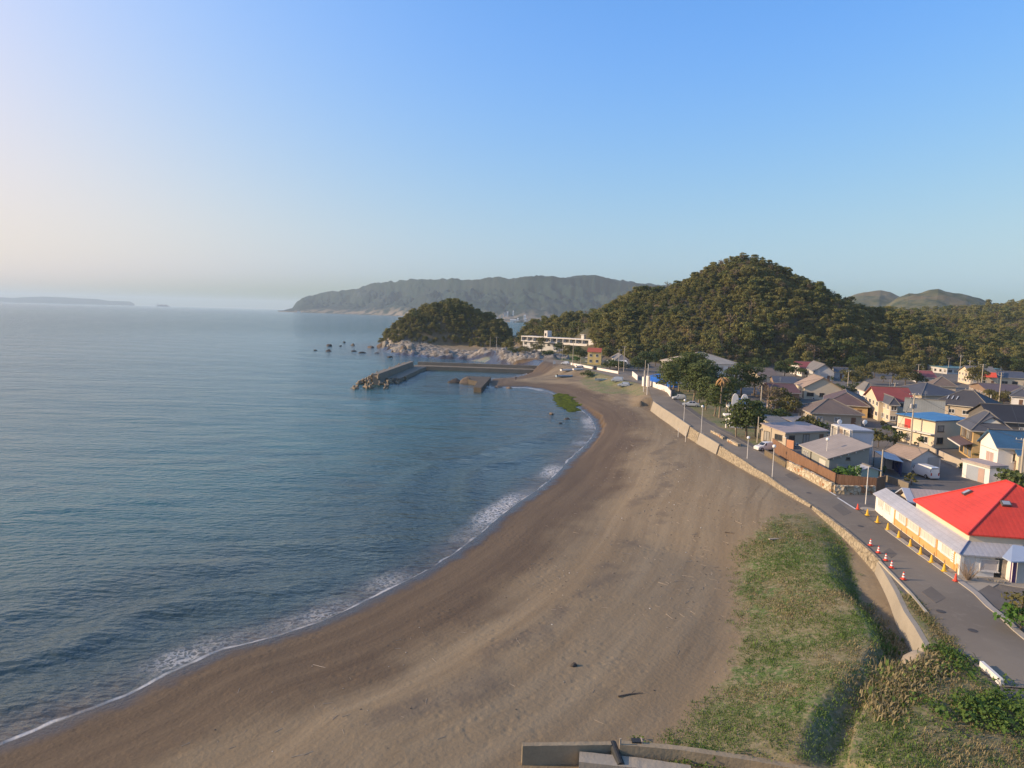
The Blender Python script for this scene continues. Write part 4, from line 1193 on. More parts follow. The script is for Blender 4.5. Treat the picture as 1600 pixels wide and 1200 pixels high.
# the dead palm
p = P(1124, 652, 5); pt = thing('palm_tree', (p.x, p.y, 4.9), 'tall dead palm with hanging orange brown fronds', 'palm')
m = MB(); m.tube((0, 0, 0), (.1, 0, 4), .26, .2, 9); m.tube((.1, 0, 4), (.25, 0, 9.4), .2, .17, 9); m.build('trunk', bark_pale, pt)
m = MB(); r_ = random.Random(3)
for i in range(44):
    a = i * 2.4; up = r_.uniform(-.6, .75); L = r_.uniform(1.6, 2.5); pv_ = Vector((.25, 0, 9.3 + .3 * up)); dirv = Vector((math.cos(a), math.sin(a), up)); q = pv_
    sd_ = Vector((-math.sin(a), math.cos(a), 0)); wds = (.05, .2, .22, .14, .02)
    row = []
    for j in range(5):
        row += [q + sd_ * wds[j] - Vector((0, 0, .08)), q + Vector((0, 0, .03)), q - sd_ * wds[j] - Vector((0, 0, .08))]
        dirv = (dirv + Vector((0, 0, -.42))).normalized(); q = q + dirv * L / 4
    m.add(row, [(j * 3 + k, j * 3 + k + 1, j * 3 + k + 4, j * 3 + k + 3) for j in range(4) for k in range(2)])
m.build('fronds', M('dead_fronds', (.42, .24, .10), .85, .35, 2.0), pt)
# the leafless bush at the corner of the restaurant
p = P(1512, 906, 5); bt = thing('bare_bush', (p.x, p.y, 4.99), 'leafless twiggy bush at the near corner of the restaurant', 'bush')
m = MB(); r_ = random.Random(8)
for i in range(70):
    a = r_.uniform(0, 6.28); t_ = r_.uniform(.05, 1.0); q = Vector((math.cos(a) * .1, math.sin(a) * .1, 0)); dv = Vector((math.cos(a) * t_, math.sin(a) * t_, 1)).normalized()
    rad = .018
    for j in range(3):
        q2 = q + dv * r_.uniform(.4, .75); m.tube(q, q2, rad, rad * .7, 4); q = q2; rad *= .7; dv = (dv + Vector((r_.gauss(0, .3), r_.gauss(0, .3), .1))).normalized()
m.build('twigs', M('twig', (.30, .22, .15), .9, .3, 3), bt)
V, F = leaves([(.3, .2, .25, .7, .5, .3)], 60, .09, 5); link_mesh('leaves', np_mesh('leaves', V, F, [leaf_olive], smooth=False), bt)

# --- grass: tufts on the dune, the verge and the slope at the bottom right
def tuft_mesh(seed, n, h, w, mats):
    r = np.random.RandomState(seed); VV = []; FF = []
    for i in range(n):
        a = r.uniform(0, 6.28); b = r.uniform(0, .22) * w; base = np.array([math.cos(a) * b * 2, math.sin(a) * b * 2, -.03])
        ang = r.uniform(0, 6.28); ln = np.array([math.cos(ang), math.sin(ang), 0]) * r.uniform(.15, .75) * h
        sd_ = np.array([-math.sin(ang), math.cos(ang), 0]) * r.uniform(.012, .024) * (1 + h)
        H = h * r.uniform(.5, 1.1)
        p0, p1, p2 = base, base + ln * .35 + [0, 0, H * .65], base + ln + [0, 0, H * .85]
        o = len(VV); VV += [p0 - sd_, p0 + sd_, p1 - sd_ * .8, p1 + sd_ * .8, p2 - sd_ * .1, p2 + sd_ * .1]; FF += [(o, o + 1, o + 3, o + 2), (o + 2, o + 3, o + 5, o + 4)]
    return np_mesh('grass_tuft', np.array(VV), np.array(FF), mats, smooth=False)
g_green = leaf_mat('grass_green', [(.085, .150, .028), (.150, .215, .050)], .3, .25)
g_dry = leaf_mat('grass_dry', [(.230, .185, .085), (.340, .280, .150)], .3, .25)
GT = [tuft_mesh(1, 20, .10, 1.1, [g_green]), tuft_mesh(2, 20, .11, 1.1, [g_dry]), tuft_mesh(3, 22, .20, 1.2, [g_green]), tuft_mesh(4, 22, .24, 1.2, [g_dry])]
gx, gy = np.meshgrid(np.arange(8, 62, .235), np.arange(30, 108, .235)); gx = gx.ravel() + wr.uniform(-.12, .12, gx.size); gy = gy.ravel() + wr.uniform(-.13, .13, gy.size)
gzv, GA2 = land(gx, gy)
dn = GA2['dune']
lawn_pts = XY([(1369, 872), (1402, 910), (1445, 958), (1492, 1011), (1532, 1044), (1565, 1072), (1620, 1120), (1700, 1300), (1300, 1300), (1370, 1150), (1430, 1060), (1452, 1030), (1425, 975), (1395, 915)], 5)
lw = sdist(gx, gy, lawn_pts)
gar = sdist(gx, gy, XY([(1562, 952), (1600, 985), (1800, 1150), (1800, 940), (1640, 930), (1590, 935)], 5))
gul_ = sdist(gx, gy, XY([(1322, 1140), (1375, 1085), (1412, 1052), (1450, 1030), (1490, 1060), (1470, 1150), (1420, 1290), (1290, 1290)], 3.2))
kern = np.maximum.reduce([dn, np.clip(gul_ / 1.0, 0, 1), np.clip(lw / 1.5, 0, 1), np.clip(gar / 1.0, 0, 1)])
cl_n = fbm(gx * .35, gy * .35, 3); gr_n = fbm(gx * .11 + 7, gy * .11 + 2, 3)
road_d = sdist(gx, gy, [tuple(q) for q in RB[:, :2]] + [tuple(q) for q in RA[::-1, :2]])
patch = np.exp(-((gx - P(1245, 870, 4).x) ** 2 + (gy - P(1245, 870, 4).y) ** 2) / 40.0) + .8 * np.exp(-((gx - P(1070, 1150, 3.5).x) ** 2 + (gy - P(1070, 1150, 3.5).y) ** 2) / 14.0)
keep = (kern * (.18 + 1.30 * cl_n) + .25 * patch > wr.uniform(.25, 1.05, gx.size)) & (road_d < -.35)
keep &= ~((GA2['inland'] < 0) & (GA2['inland'] > -.9) & (gy > 47) )
gx, gy, gzv, cl_n, gr_n, patch, lw = [q[keep] for q in (gx, gy, gzv, cl_n, gr_n, patch, lw)]
greenp = np.clip((gr_n - .40) * 4.0 + patch * 1.0 + .40, .12, .97)
isg = wr.uniform(0, 1, len(gx)) < greenp
big = (wr.uniform(0, 1, len(gx)) < .10 + .22 * (lw > 0))
idx = np.where(isg, 0, 1) + np.where(big, 2, 0)
gn_scatter('grass', np.stack([gx, gy, gzv, wr.uniform(.75, 1.3, len(gx)), idx], 1), GT, 'patchy green and straw coloured grass', 'grass')
# tall dry reeds along the rim of the gully, and leafy ground plants by the road end
def belt(pts, w, n, sc0, sc1, ks, z=None):
    A = resample(pts, 200); out = []
    for i in range(n):
        q = A[rng.randrange(200)]; x = q[0] + rng.gauss(0, w); y = q[1] + rng.gauss(0, w); out.append((x, y, gz(x, y), rng.uniform(sc0, sc1), rng.choice(ks)))
    return out
gn_scatter('reeds', belt(XY([(1352, 940), (1385, 985), (1405, 1030), (1392, 1065), (1362, 1100)], 4), .5, 200, 1.2, 2.4, [2, 3, 3]) +
           belt(XY([(1470, 1040), (1440, 1072), (1410, 1100), (1385, 1130)], 4), .45, 260, 1.3, 2.4, [3, 3, 3, 2]) +
           belt(XY([(1420, 930), (1445, 960), (1470, 990), (1495, 1015)], 5), .22, 220, .7, 1.3, [3, 3, 2]), GT, 'tall straw coloured grass along the gully and the road edge', 'grass')
weedm = leaf_mat('weed_leaves', [(.070, .130, .022), (.130, .195, .040)], .3, .6)
def bushlet(seed):
    V, F = leaves([(0, 0, .18, .55, .55, .3), (.35, .1, .15, .3, .3, .22), (-.3, .2, .16, .32, .3, .2)], 130, .075, seed); return np_mesh('weed', V, F, [weedm], smooth=False)
WB = [bushlet(1), bushlet(2)]
wl = belt(XY([(1470, 1018), (1490, 1030), (1504, 1038)], 5), .7, 26, .7, 1.4, [0, 1]) + belt(XY([(1010, 1148), (1040, 1150), (1075, 1158), (1120, 1165)], 3.5), .8, 46, .5, 1.1, [0, 1])
wl += belt(XY([(1590, 1100), (1570, 1130), (1600, 1160)], 5), 1.5, 60, .9, 1.9, [0, 1]) + belt(XY([(1525, 1140), (1545, 1135), (1520, 1090), (1450, 1135)], 5), .6, 26, .6, 1.2, [0, 1]) + belt(XY([(1320, 880), (1355, 985), (1330, 930)], 4), 1.0, 20, .4, .7, [0, 1])
gn_scatter('weeds', wl, WB, 'low leafy green weeds in patches', 'weeds')
# driftwood and pebbles on the sand
def stick_mesh(seed, L, r0):
    m = MB(); m.tube((-L / 2, 0, r0 * .6), (L / 2, .05 * L, r0 * .8), r0, r0 * .6, 5); return np_mesh('stick', np.array(m.v), np.array([f for f in m.f if len(f) == 4]), [M('driftwood', (.36, .30, .23), .9, .35, 1.0)], smooth=False)
def peb_mesh(c, nm):
    m = MB(); m.ell((0, 0, .02), (.09, .07, .05), 6, 4, jit=.2)
    F = [f if len(f) == 4 else (f[0], f[1], f[2], f[2]) for f in m.f]
    me = bpy.data.meshes.new(nm); me.from_pydata(m.v, [], m.f); me.materials.append(M(nm, c, .85, .3, 2)); return me
DB = [stick_mesh(1, .7, .022), stick_mesh(2, 1.3, .03), peb_mesh((.30, .26, .21), 'pebble'), peb_mesh((.09, .075, .06), 'dark_pebble'), peb_mesh((.62, .58, .52), 'shell')]
dx = wr.uniform(-40, 75, 60000); dy = wr.uniform(34, 260, 60000); dz, DA = land(dx, dy)
sh, inl2 = DA['shore'], DA['inland']
pr = np.where((sh > 7) & (inl2 < -.9), .10 + .9 * np.exp(-((inl2 + 14 + 5 * (fbm(dx * .05, dy * .05, 2) - .5)) / 7.0) ** 2) * (dy > 60) + .5 * np.exp(-((sh - 16) / 3.0) ** 2) * .5, 0) * (.3 + 1.4 * fbm(dx * .16, dy * .16, 3))
kp = (wr.uniform(0, 1, dx.size) < pr * .36) & (DA['dune'] < .5)
dx, dy, dz = dx[kp], dy[kp], dz[kp]
gn_scatter('driftwood', np.stack([dx, dy, dz, wr.uniform(.35, 1.0, len(dx)), wr.choice(5, len(dx), p=[.30, .08, .30, .28, .04])], 1), DB, 'scattered driftwood sticks, pebbles and shells on the sand', 'driftwood')
for px, py, L, rot, lab in ((1211, 855, 1.6, .2, 'pale weathered board lying on the grassy dune'), (1140, 835, 1.1, -.5, 'dark driftwood log on the sand left of the dune'), (986, 1060, 1.9, .3, 'brown driftwood branch on the open foreground sand')):
    p = P(px, py, 3.0); z = gz(p.x, p.y); t_ = thing('driftwood_log', (p.x, p.y, z), lab, 'driftwood', rz=rot)
    m = MB(); m.box(-L / 2, L / 2, -.12, .12, .02, .14) if 'board' in lab else (m.tube((-L / 2, 0, .05), (0, .06, .06), .055, .05, 7), m.tube((0, .06, .06), (L / 2, -.08, .09), .05, .02, 7), m.tube((.1, .05, .07), (L * .3, .3, .16), .03, .012, 6))
    m.build('wood', M('driftwood', (.36, .30, .23)) if 'pale' in lab else bark, t_)
p = P(897, 1030, 2.2); me = rock_mesh(7, .34, .26, .2); me.materials.append(rock_dark); o = link_mesh('seaweed_clump', me); o.location = (p.x, p.y, gz(p.x, p.y) + .05); tag(o, 'dark dried seaweed clump alone on the foreground sand', 'seaweed')
# ------------------------------------------------------------------ buildings
GROUND = 4.95
def roofmat(name, col, kind='tile', rough=.7):
    """tiled or sheet metal roof: courses across the slope from the height of the point"""
    t = NT('roof_' + name)
    tc = t.n.new("ShaderNodeTexCoord")
    sp = t.n.new("ShaderNodeSeparateXYZ"); t.link(tc.outputs['Object'], sp.inputs[0])
    a = t.noise(.35, 4); b = t.noise(4.0, 3)
    k = t.math('ADD', t.math('MULTIPLY_ADD', a, .55, .72), t.math('MULTIPLY_ADD', b, .35, -.17))
    if kind == 'tile':
        w = t.math('FRACT', t.math('MULTIPLY', sp.outputs[2], 5.5)); k = t.math('MULTIPLY', k, t.math('MULTIPLY_ADD', w, .24, .86))
        h = w
    else:
        w = t.math('ABSOLUTE', t.math('SUBTRACT', t.math('FRACT', t.math('MULTIPLY', sp.outputs[0], 2.2)), .5)); k = t.math('MULTIPLY', k, t.math('MULTIPLY_ADD', t.rng(w, 0, .12), .16, .88))
        h = w
    c = t.mix(1.0, col, t.comb(k, k, k), 'MULTIPLY')
    return t.done(c, rough, t.bump(h, .35, .03), .4)
RM = {'brown': roofmat('brown', (.155, .118, .095)), 'purple': roofmat('plum', (.115, .078, .075)), 'maroon': roofmat('maroon', (.13, .062, .055)), 'navy': roofmat('slate', (.070, .074, .090)),
      'slate': roofmat('dark_slate', (.052, .052, .060)), 'grey': roofmat('grey_tile', (.175, .165, .155)), 'warmgrey': roofmat('warm_grey', (.27, .235, .21), 'sheet'), 'red': roofmat('red_tile', (.245, .058, .048)),
      'brightred': roofmat('bright_red', (.56, .052, .030), 'sheet', .6), 'blue': roofmat('blue', (.055, .185, .36), 'sheet', .5), 'deepblue': roofmat('deep_blue', (.045, .115, .20), 'tile', .55), 'tan': roofmat('tan', (.32, .235, .17)),
      'cream': roofmat('pale_tile', (.40, .34, .26)), 'lilac': roofmat('lilac', (.37, .30, .275), 'sheet'), 'black': roofmat('black', (.030, .029, .032)), 'teal': roofmat('teal', (.10, .20, .21), 'sheet'),
      'steel': roofmat('steel', (.36, .36, .38), 'sheet', .45), 'rust': roofmat('rust_red', (.36, .085, .045)), 'stripe': roofmat('grey_green', (.215, .215, .185), 'sheet'), 'white': roofmat('white', (.60, .58, .55), 'sheet')}
def wallmat(nm, c): return M('wall_' + nm, c, .85, .14, .35)
WM = {'cream': wallmat('cream', (.60, .50, .36)), 'white': wallmat('white', (.70, .66, .60)), 'grey': wallmat('grey_green', (.27, .27, .235)), 'ochre': wallmat('ochre', (.48, .32, .14)), 'beige': wallmat('beige', (.42, .35, .26)),
      'palegrey': wallmat('pale_grey', (.45, .44, .43)), 'brown': wallmat('brown', (.24, .165, .115)), 'yellow': wallmat('yellow', (.68, .50, .20)), 'lilac': wallmat('lilac_white', (.58, .54, .53)), 'green': wallmat('mint', (.36, .45, .37)), 'dark': wallmat('dark', (.12, .11, .10))}
glass = NT('window_glass'); glass.done((.035, .04, .045), .12, None, .6); glass = glass.m
curtain = M('curtained_glass', (.30, .28, .25), .25, .35, 1.5, spec=.6)
frame_w = M('white_frame', (.62, .60, .57), .6, .1); frame_d = M('bronze_frame', (.09, .075, .06), .5, .15)
trim_w = M('trim_white', (.62, .59, .53), .7, .12); gut_m = M('gutter_grey', (.38, .35, .30), .6, .2); ridge_g = M('ridge_grey', (.17, .155, .14), .8, .2); fascia_d = M('fascia_dark', (.11, .09, .075), .7, .15)
doorm = M('door_brown', (.16, .09, .055), .6, .2)

def face_xf(face, lx, ly):
    """map (u along the face, outward n, z) to house coordinates"""
    if face == 'F': return lambda u, n, z: (u, -n, z)
    if face == 'L': return lambda u, n, z: (-n, ly - u, z)
    if face == 'R': return lambda u, n, z: (lx + n, u, z)
    return lambda u, n, z: (lx - u, ly + n, z)
def fbox(m, xf, u0, u1, n0, n1, z0, z1):
    ps = [xf(u, n, z) for u in (u0, u1) for n in (n0, n1) for z in (z0, z1)]
    x, y, z = zip(*ps); m.box(min(x), max(x), min(y), max(y), min(z), max(z))
def window(par, xf, u0, u1, z0, z1, fm, gm_=None, mull=1, name='window', sill=True):
    m = MB(); t = .09; P_ = .07
    fbox(m, xf, u0, u1, -.02, P_, z0, z0 + t); fbox(m, xf, u0, u1, -.02, P_, z1 - t, z1)
    fbox(m, xf, u0, u0 + t, -.02, P_ - .003, z0 + t, z1 - t); fbox(m, xf, u1 - t, u1, -.02, P_ - .003, z0 + t, z1 - t)
    for k in range(mull):
        uc = u0 + (u1 - u0) * (k + 1) / (mull + 1); fbox(m, xf, uc - .035, uc + .035, -.02, P_ - .006, z0 + t, z1 - t)
    w = m.build(name, fm, par)
    m = MB(); fbox(m, xf, u0 + t * .5, u1 - t * .5, -.02, .025, z0 + t * .5, z1 - t * .5); m.build('pane', gm_ or glass, w)
    if sill:
        m = MB(); fbox(m, xf, u0 - .08, u1 + .08, -.02, .13, z0 - .08, z0 - .004); m.build('sill', fm, w)
    return w

hr = random.Random(77)
def house(A, B, C, H, roof, rise, wall, roofc, label, cat='house', name='house', base=GROUND, ov=.55, win='auto', frame=None, storeys=None, zpx=None, trim=None, ridge=True, group=None, asym=.5, cols=None):
    z = base + H
    a, b, c = P(*A, z), P(*B, z), P(*C, z)
    va, vc = (a - b), (c - b); va.z = vc.z = 0
    dx = vc.normalized(); dy_ = Vector((-dx.y, dx.x, 0))
    ya = va.normalized(); dx2 = Vector((ya.y, -ya.x, 0))
    dxm = (dx * vc.length + dx2 * va.length).normalized(); dym = Vector((-dxm.y, dxm.x, 0))
    lx0, ly0 = max(vc.dot(dxm), 2.0), max(va.dot(dym), 2.0)
    o = b + dxm * ov + dym * ov
    lx, ly = max(lx0 - 2 * ov, 1.5), max(ly0 - 2 * ov, 1.5)
    t = thing(name, (o.x, o.y, base), label, cat, group, math.atan2(dxm.y, dxm.x))
    R_ = RM[roofc] if isinstance(roofc, str) else roofc; W_ = WM[wall] if isinstance(wall, str) else wall
    x0, x1, y0, y1 = -ov, lx + ov, -ov, ly + ov
    tr = trim or gut_m; th = .16
    m = MB(); rm = MB(); rd = MB()
    if roof in ('gx', 'gy'):
        if roof == 'gx':
            yr = ly * asym; k = rise / (max(yr, ly - yr) + ov)
            m.prism([(0, 0), (lx, 0), (lx, ly), (0, ly)], -.4, H - .02)
            for xx in (.0, lx - .14): m.add([(xx, 0, H - .02), (xx + .14, 0, H - .02), (xx, ly, H - .02), (xx + .14, ly, H - .02), (xx, yr, H + rise - .2), (xx + .14, yr, H + rise - .2)], [(0, 2, 4), (1, 5, 3), (0, 4, 5, 1), (2, 3, 5, 4)])
            rm.slab([(x0, y0, H - .05), (x1, y0, H - .05), (x1, yr, H + rise), (x0, yr, H + rise)], th)
            rm.slab([(x1, y1, H - .05), (x0, y1, H - .05), (x0, yr + .002, H + rise), (x1, yr + .002, H + rise)], th)
            rd.box(x0 - .03, x1 + .03, yr - .17, yr + .17, H + rise - .03, H + rise + .13)
            eaves = [((x0, y0 - .09), (x1, y0 - .003)), ((x0, y1 + .003), (x1, y1 + .09))]
        else:
            xr = lx * asym
            m.prism([(0, 0), (lx, 0), (lx, ly), (0, ly)], -.4, H - .02)
            for yy in (.0, ly - .14): m.add([(0, yy, H - .02), (0, yy + .14, H - .02), (lx, yy, H - .02), (lx, yy + .14, H - .02), (xr, yy, H + rise - .2), (xr, yy + .14, H + rise - .2)], [(0, 4, 2), (1, 3, 5), (0, 1, 5, 4), (2, 4, 5, 3)])
            rm.slab([(x0, y1, H - .05), (x0, y0, H - .05), (xr, y0, H + rise), (xr, y1, H + rise)], th)
            rm.slab([(x1, y0, H - .05), (x1, y1, H - .05), (xr + .002, y1, H + rise), (xr + .002, y0, H + rise)], th)
            rd.box(xr - .17, xr + .17, y0 - .03, y1 + .03, H + rise - .03, H + rise + .13)
            eaves = [((x0 - .09, y0), (x0 - .003, y1)), ((x1 + .003, y0), (x1 + .09, y1))]
    elif roof == 'hip':
        m.prism([(0, 0), (lx, 0), (lx, ly), (0, ly)], -.4, H - .02)
        if lx0 > ly0 * 1.02:
            h2 = ly0 / 2; p, q = (x0 + h2, ly / 2, H + rise), (x1 - h2, ly / 2, H + rise)
        elif ly0 > lx0 * 1.02:
            h2 = lx0 / 2; p, q = (lx / 2, y0 + h2, H + rise), (lx / 2, y1 - h2, H + rise)
        else:
            p = q = (lx / 2, ly / 2, H + rise)
        e = H - .05; c4 = [(x0, y0, e), (x1, y0, e), (x1, y1, e), (x0, y1, e)]
        vs = c4 + [p, q] + [(v[0], v[1], e - th) for v in c4]
        fs = [(0, 1, 5, 4), (1, 2, 5), (2, 3, 4, 5), (3, 0, 4)] if lx0 > ly0 else [(0, 1, 4), (1, 2, 5, 4), (2, 3, 5), (3, 0, 4, 5)]
        fs += [(0, 6, 7, 1), (1, 7, 8, 2), (2, 8, 9, 3), (3, 9, 6, 0), (9, 8, 7, 6)]
        rm.add(vs, fs)
        if p != q: rd.tube((p[0], p[1], p[2] + .04), (q[0], q[1], q[2] + .04), .14, n=6)
        ends = ((0, p), (1, q), (2, q), (3, p)) if lx0 > ly0 else ((0, p), (1, p), (2, q), (3, q))
        for ci, pk in ends: rd.tube((c4[ci][0], c4[ci][1], c4[ci][2] + .03), (pk[0], pk[1], pk[2] + .04), .11, n=6)
        eaves = [((x0, y0 - .09), (x1, y0 - .003)), ((x0 - .09, y0), (x0 - .003, y1))]
    elif roof == 'flat':
        m.prism([(0, 0), (lx, 0), (lx, ly), (0, ly)], -.4, H - .02)
        rm.box(x0, x1, y0, y1, H - .01, H + .2)
        eaves = [((x0 - .04, y0 - .04), (x1 + .04, y0 - .003)), ((x0 - .04, y0), (x0 - .003, y1))]
    elif roof in ('sx', 'sy'):
        zz = (lambda x, y: H + rise * (x / lx)) if roof == 'sx' else (lambda x, y: H + rise * (y / ly))
        c4 = [(0, 0), (lx, 0), (lx, ly), (0, ly)]
        m.prism(c4, -.4, [zz(*q) - .12 for q in c4])
        c5 = [(x0, y0), (x1, y0), (x1, y1), (x0, y1)]
        rm.slab([(q[0], q[1], zz(*q) + .06) for q in c5], th)
        eaves = [((x0 - .09, y0), (x0 - .003, y1))] if roof == 'sx' else [((x0, y0 - .09), (x1, y0 - .003))]
    m.build('wall', W_, t)
    ro = rm.build('roof', R_, t)
    if rd.v and ridge: rd.build('ridge_cap', ridge_g if ridge is True else ridge, ro)
    g = MB()
    for (e0, e1) in eaves: g.box(min(e0[0], e1[0]), max(e0[0], e1[0]), min(e0[1], e1[1]), max(e0[1], e1[1]), H - .24, H - .06)
    g.build('gutter', tr, ro)
    if win == 'auto' and min(lx, ly) > 4:
        m = MB(); m.box(lx * .22, lx * .22 + .8, -.42, -.06, .05, .62); ou = m.build('outdoor_unit', M('unit_white', (.55, .53, .49), .6, .12), t)
        m = MB(); m.tube((lx * .22 + .4, -.425, .34), (lx * .22 + .4, -.44, .34), .22, n=12); m.build('fan_grille', fascia_d, ou)
        if roof != 'flat' and hr.random() < .6:
            ax, ay, az = lx * .5, ly * .5, H + rise * (.95 if roof in ('gx', 'gy', 'hip') else .6)
            m = MB(); m.tube((ax, ay, az), (ax, ay, az + 2.0), .025, n=5)
            for q in range(5): m.box(ax - .45 + q * .03, ax + .45 - q * .03, ay - .012, ay + .012, az + 1.35 + q * .14, az + 1.37 + q * .14)
            m.build('antenna', M('antenna_metal', (.35, .34, .33), .5, .05, 2, metal=.5), ro)
    if win == 'auto':
        fm = frame or (frame_w if hr.random() < .45 else frame_d)
        st = storeys or (2 if H > 4.4 else 1)
        door_done = False
        for face, ln in (('F', lx), ('L', ly), ('R', ly)):
            xf = face_xf(face, lx, ly)
            for s in range(st):
                zb = s * (H / st)
                nW = max(1, int(ln / 3.0)) if face != 'R' else 1
                for k in range(nW):
                    uc = ln * (k + .5) / nW + hr.uniform(-.25, .25); tall = hr.random() < .35 and H / st > 2.5
                    ww = min(hr.choice([.7, .85, 1.0]) * (1.1 if tall else 1.0), ln / nW * .42); z0_ = zb + (.25 if tall else .95); z1_ = min(zb + (2.15 if tall else 2.05), H - .3)
                    if s == 0 and not door_done and face == 'F' and k == nW - 1 and ln > 4:
                        dm = MB(); fbox(dm, xf, uc - .5, uc + .5, -.02, .06, .02, 2.05); dd = dm.build('door', doorm, t)
                        dm = MB(); fbox(dm, xf, uc + .32, uc + .40, .06, .12, .95, 1.1); dm.build('handle', frame_w, dd); door_done = True
                    else:
                        window(t, xf, uc - ww, uc + ww, z0_, z1_, fm, curtain if hr.random() < .45 else glass, 1)
    return t, lx, ly, H

# --- village houses: three eave corners read from the photograph give place, direction and size
hs = [
 # A (back left), B (near), C (right), eave height, roof, rise, wall, roof colour, label
 ((1249, 635.4), (1266, 644.6), (1350, 647.5), 2.9, 'hip', 2.7, 'beige', 'brown', 'wide bungalow with a brown hipped tile roof and a row of curtained windows'),
 ((1271, 617), (1286, 630), (1361, 637), 3.0, 'hip', 2.6, 'ochre', 'purple', 'ochre house with a plum coloured hipped roof behind the brown bungalow'),
 ((1244, 598.7), (1255, 605), (1317.5, 607.5), 3.6, 'gy', 3.2, 'cream', 'tan', 'cream house with a wide gable end and a tan roof slope'),
 ((1203, 604), (1207, 612.5), (1248, 612.5), 2.9, 'gx', 1.9, 'brown', 'maroon', 'low house with a dark maroon roof left of the cream gable'),
 ((1212, 590), (1209, 597), (1247, 598), 3.0, 'gx', 1.4, 'brown', 'navy', 'house with a dark slate roof behind the maroon roof'),
 ((1180, 581), (1185, 587), (1213, 586.7), 3.2, 'gx', 2.4, 'cream', 'brown', 'house with a brown roof and pale ridge above the dark trees'),
 ((1248, 571.5), (1252, 576), (1280, 576), 3.4, 'gx', 2.6, 'white', 'red', 'house with a dull red roof at the foot of the wood'),
 ((1268, 574), (1271, 580), (1303, 580.5), 3.6, 'gy', 3.0, 'palegrey', 'grey', 'pale grey gabled house joined to the right of the dull red roof'),
 ((1304, 575), (1303, 580.5), (1328, 581.5), 2.9, 'gx', 1.2, 'palegrey', 'slate', 'low pale grey wing with a dark roof at the wood edge'),
 ((1340, 606), (1350, 610), (1369, 610.5), 3.8, 'hip', 2.2, 'white', 'grey', 'white house with a small grey hipped roof left of the red tiles'),
 ((1358, 617), (1371, 626), (1429, 628), 4.9, 'gx', 2.9, 'cream', 'red', 'two storey cream house with a long dark red tile roof'),
 ((1374, 624), (1389, 632), (1399, 632), 4.7, 'hip', 1.6, 'cream', 'navy', 'narrow cream house with a small slate roof in front of the red tiles'),
 ((1398, 634), (1411, 641), (1476, 648), 4.6, 'gx', 2.4, 'white', 'stripe', 'white gabled house with a streaky grey green metal roof'),
 ((1417, 608), (1440, 617), (1480, 613), 3.2, 'hip', 2.9, 'beige', 'navy', 'house with a slate blue hipped roof right of the red tiles'),
 ((1446, 598.7), (1456, 602), (1497, 604), 3.2, 'hip', 2.9, 'cream', 'brown', 'cream house with a brown hipped roof edged in white'),
 ((1436, 583), (1434, 588.5), (1462, 589), 2.9, 'gx', 1.9, 'palegrey', 'red', 'small house with a red roof beside the wood in shade'),
 ((1476, 569), (1480, 575), (1508, 571), 3.0, 'sy', .7, 'teal' if False else 'palegrey', 'teal', 'shaded house with a pale teal metal roof by the far poles'),
 ((1517, 557), (1520, 562), (1576, 563.5), 3.1, 'hip', 2.2, 'palegrey', 'grey', 'large shaded grey house with a second storey, farthest back in the village'),
 ((1580, 556), (1582, 560.5), (1612, 560), 3.6, 'hip', 1.2, 'palegrey', 'white', 'pale box house at the far right below the wood'),
 ((1509, 579.5), (1516, 583), (1556, 584), 4.8, 'gx', 2.6, 'cream', 'grey', 'tall cream house with a bright orange red awning'),
 ((1541, 583), (1545, 588.5), (1606, 590), 3.6, 'gx', 1.9, 'cream', 'navy', 'long low house with a slate roof behind a cream wall'),
 ((1567, 613), (1578, 618.5), (1618, 622), 3.0, 'hip', 2.2, 'white', 'navy', 'white bungalow with a dark hipped roof at the right edge'),
 ((1540, 602), (1544, 611), (1600, 612), 3.0, 'gx', 1.6, 'brown', 'purple', 'low house with a plum roof left of the white bungalow'),
 ((1545, 645), (1552, 657.5), (1640, 658.5), 3.2, 'gx', 2.9, 'dark', 'black', 'house with a very long black roof at the right edge'),
 ((1203, 652), (1208, 664), (1234, 661.5), 2.4, 'sy', .5, 'beige', 'grey', 'small shed with a weathered grey roof beside the beige wall'),
 ((1235, 654), (1242, 660), (1263, 655), 2.3, 'sy', .4, 'brown', 'warmgrey', 'small brown shed with a dull roof left of the bungalow porch'),
 ((1212.5, 666), (1227, 676), (1271, 667.5), 2.7, 'sy', .7, 'beige', 'lilac', 'beige shed with a broad pale pinkish grey roof'),
 ((1207, 625), (1211, 630), (1252, 629.5), 2.4, 'sy', .5, 'brown', 'tan', 'low brown building with a tan roof behind the bare tree'),
 ((1334, 729), (1345, 734), (1376, 734), 2.2, 'gy', .45, 'green', 'steel', 'pale mint green hut beside the bright green bush'),
]
for A, B, C, H, rf, rise, wl_, rc, lab in hs:
    house(A, B, C, H, rf, rise, wl_, rc, lab, name='shed' if 'shed' in lab else ('hut' if 'hut' in lab else 'house'), cat='shed' if ('shed' in lab or 'hut' in lab) else 'house', ov=.25 if ('shed' in lab or 'hut' in lab) else .5,
          win='auto' if not ('hut' in lab) else None)

# navy hipped house seen from its long side, with three skylights
t, lx, ly, H = house((1447, 621.5), (1453, 628.5), (1537, 640.5), 3.2, 'hip', 3.6, 'beige', 'slate', 'big dark slate hipped roof with three pale skylight strips')
for k in range(3):
    m = MB(); m.box(-.12, .12, -.75, .75, 0, .05); o = m.build('skylight', M('skylight', (.30, .33, .38), .3, .1), t)
    o.location = (lx * (.22 + .085 * k), ly * .17, H + 3.6 * .46); o.rotation_euler = (math.atan2(3.6, (ly + 1) / 2), 0, 0)

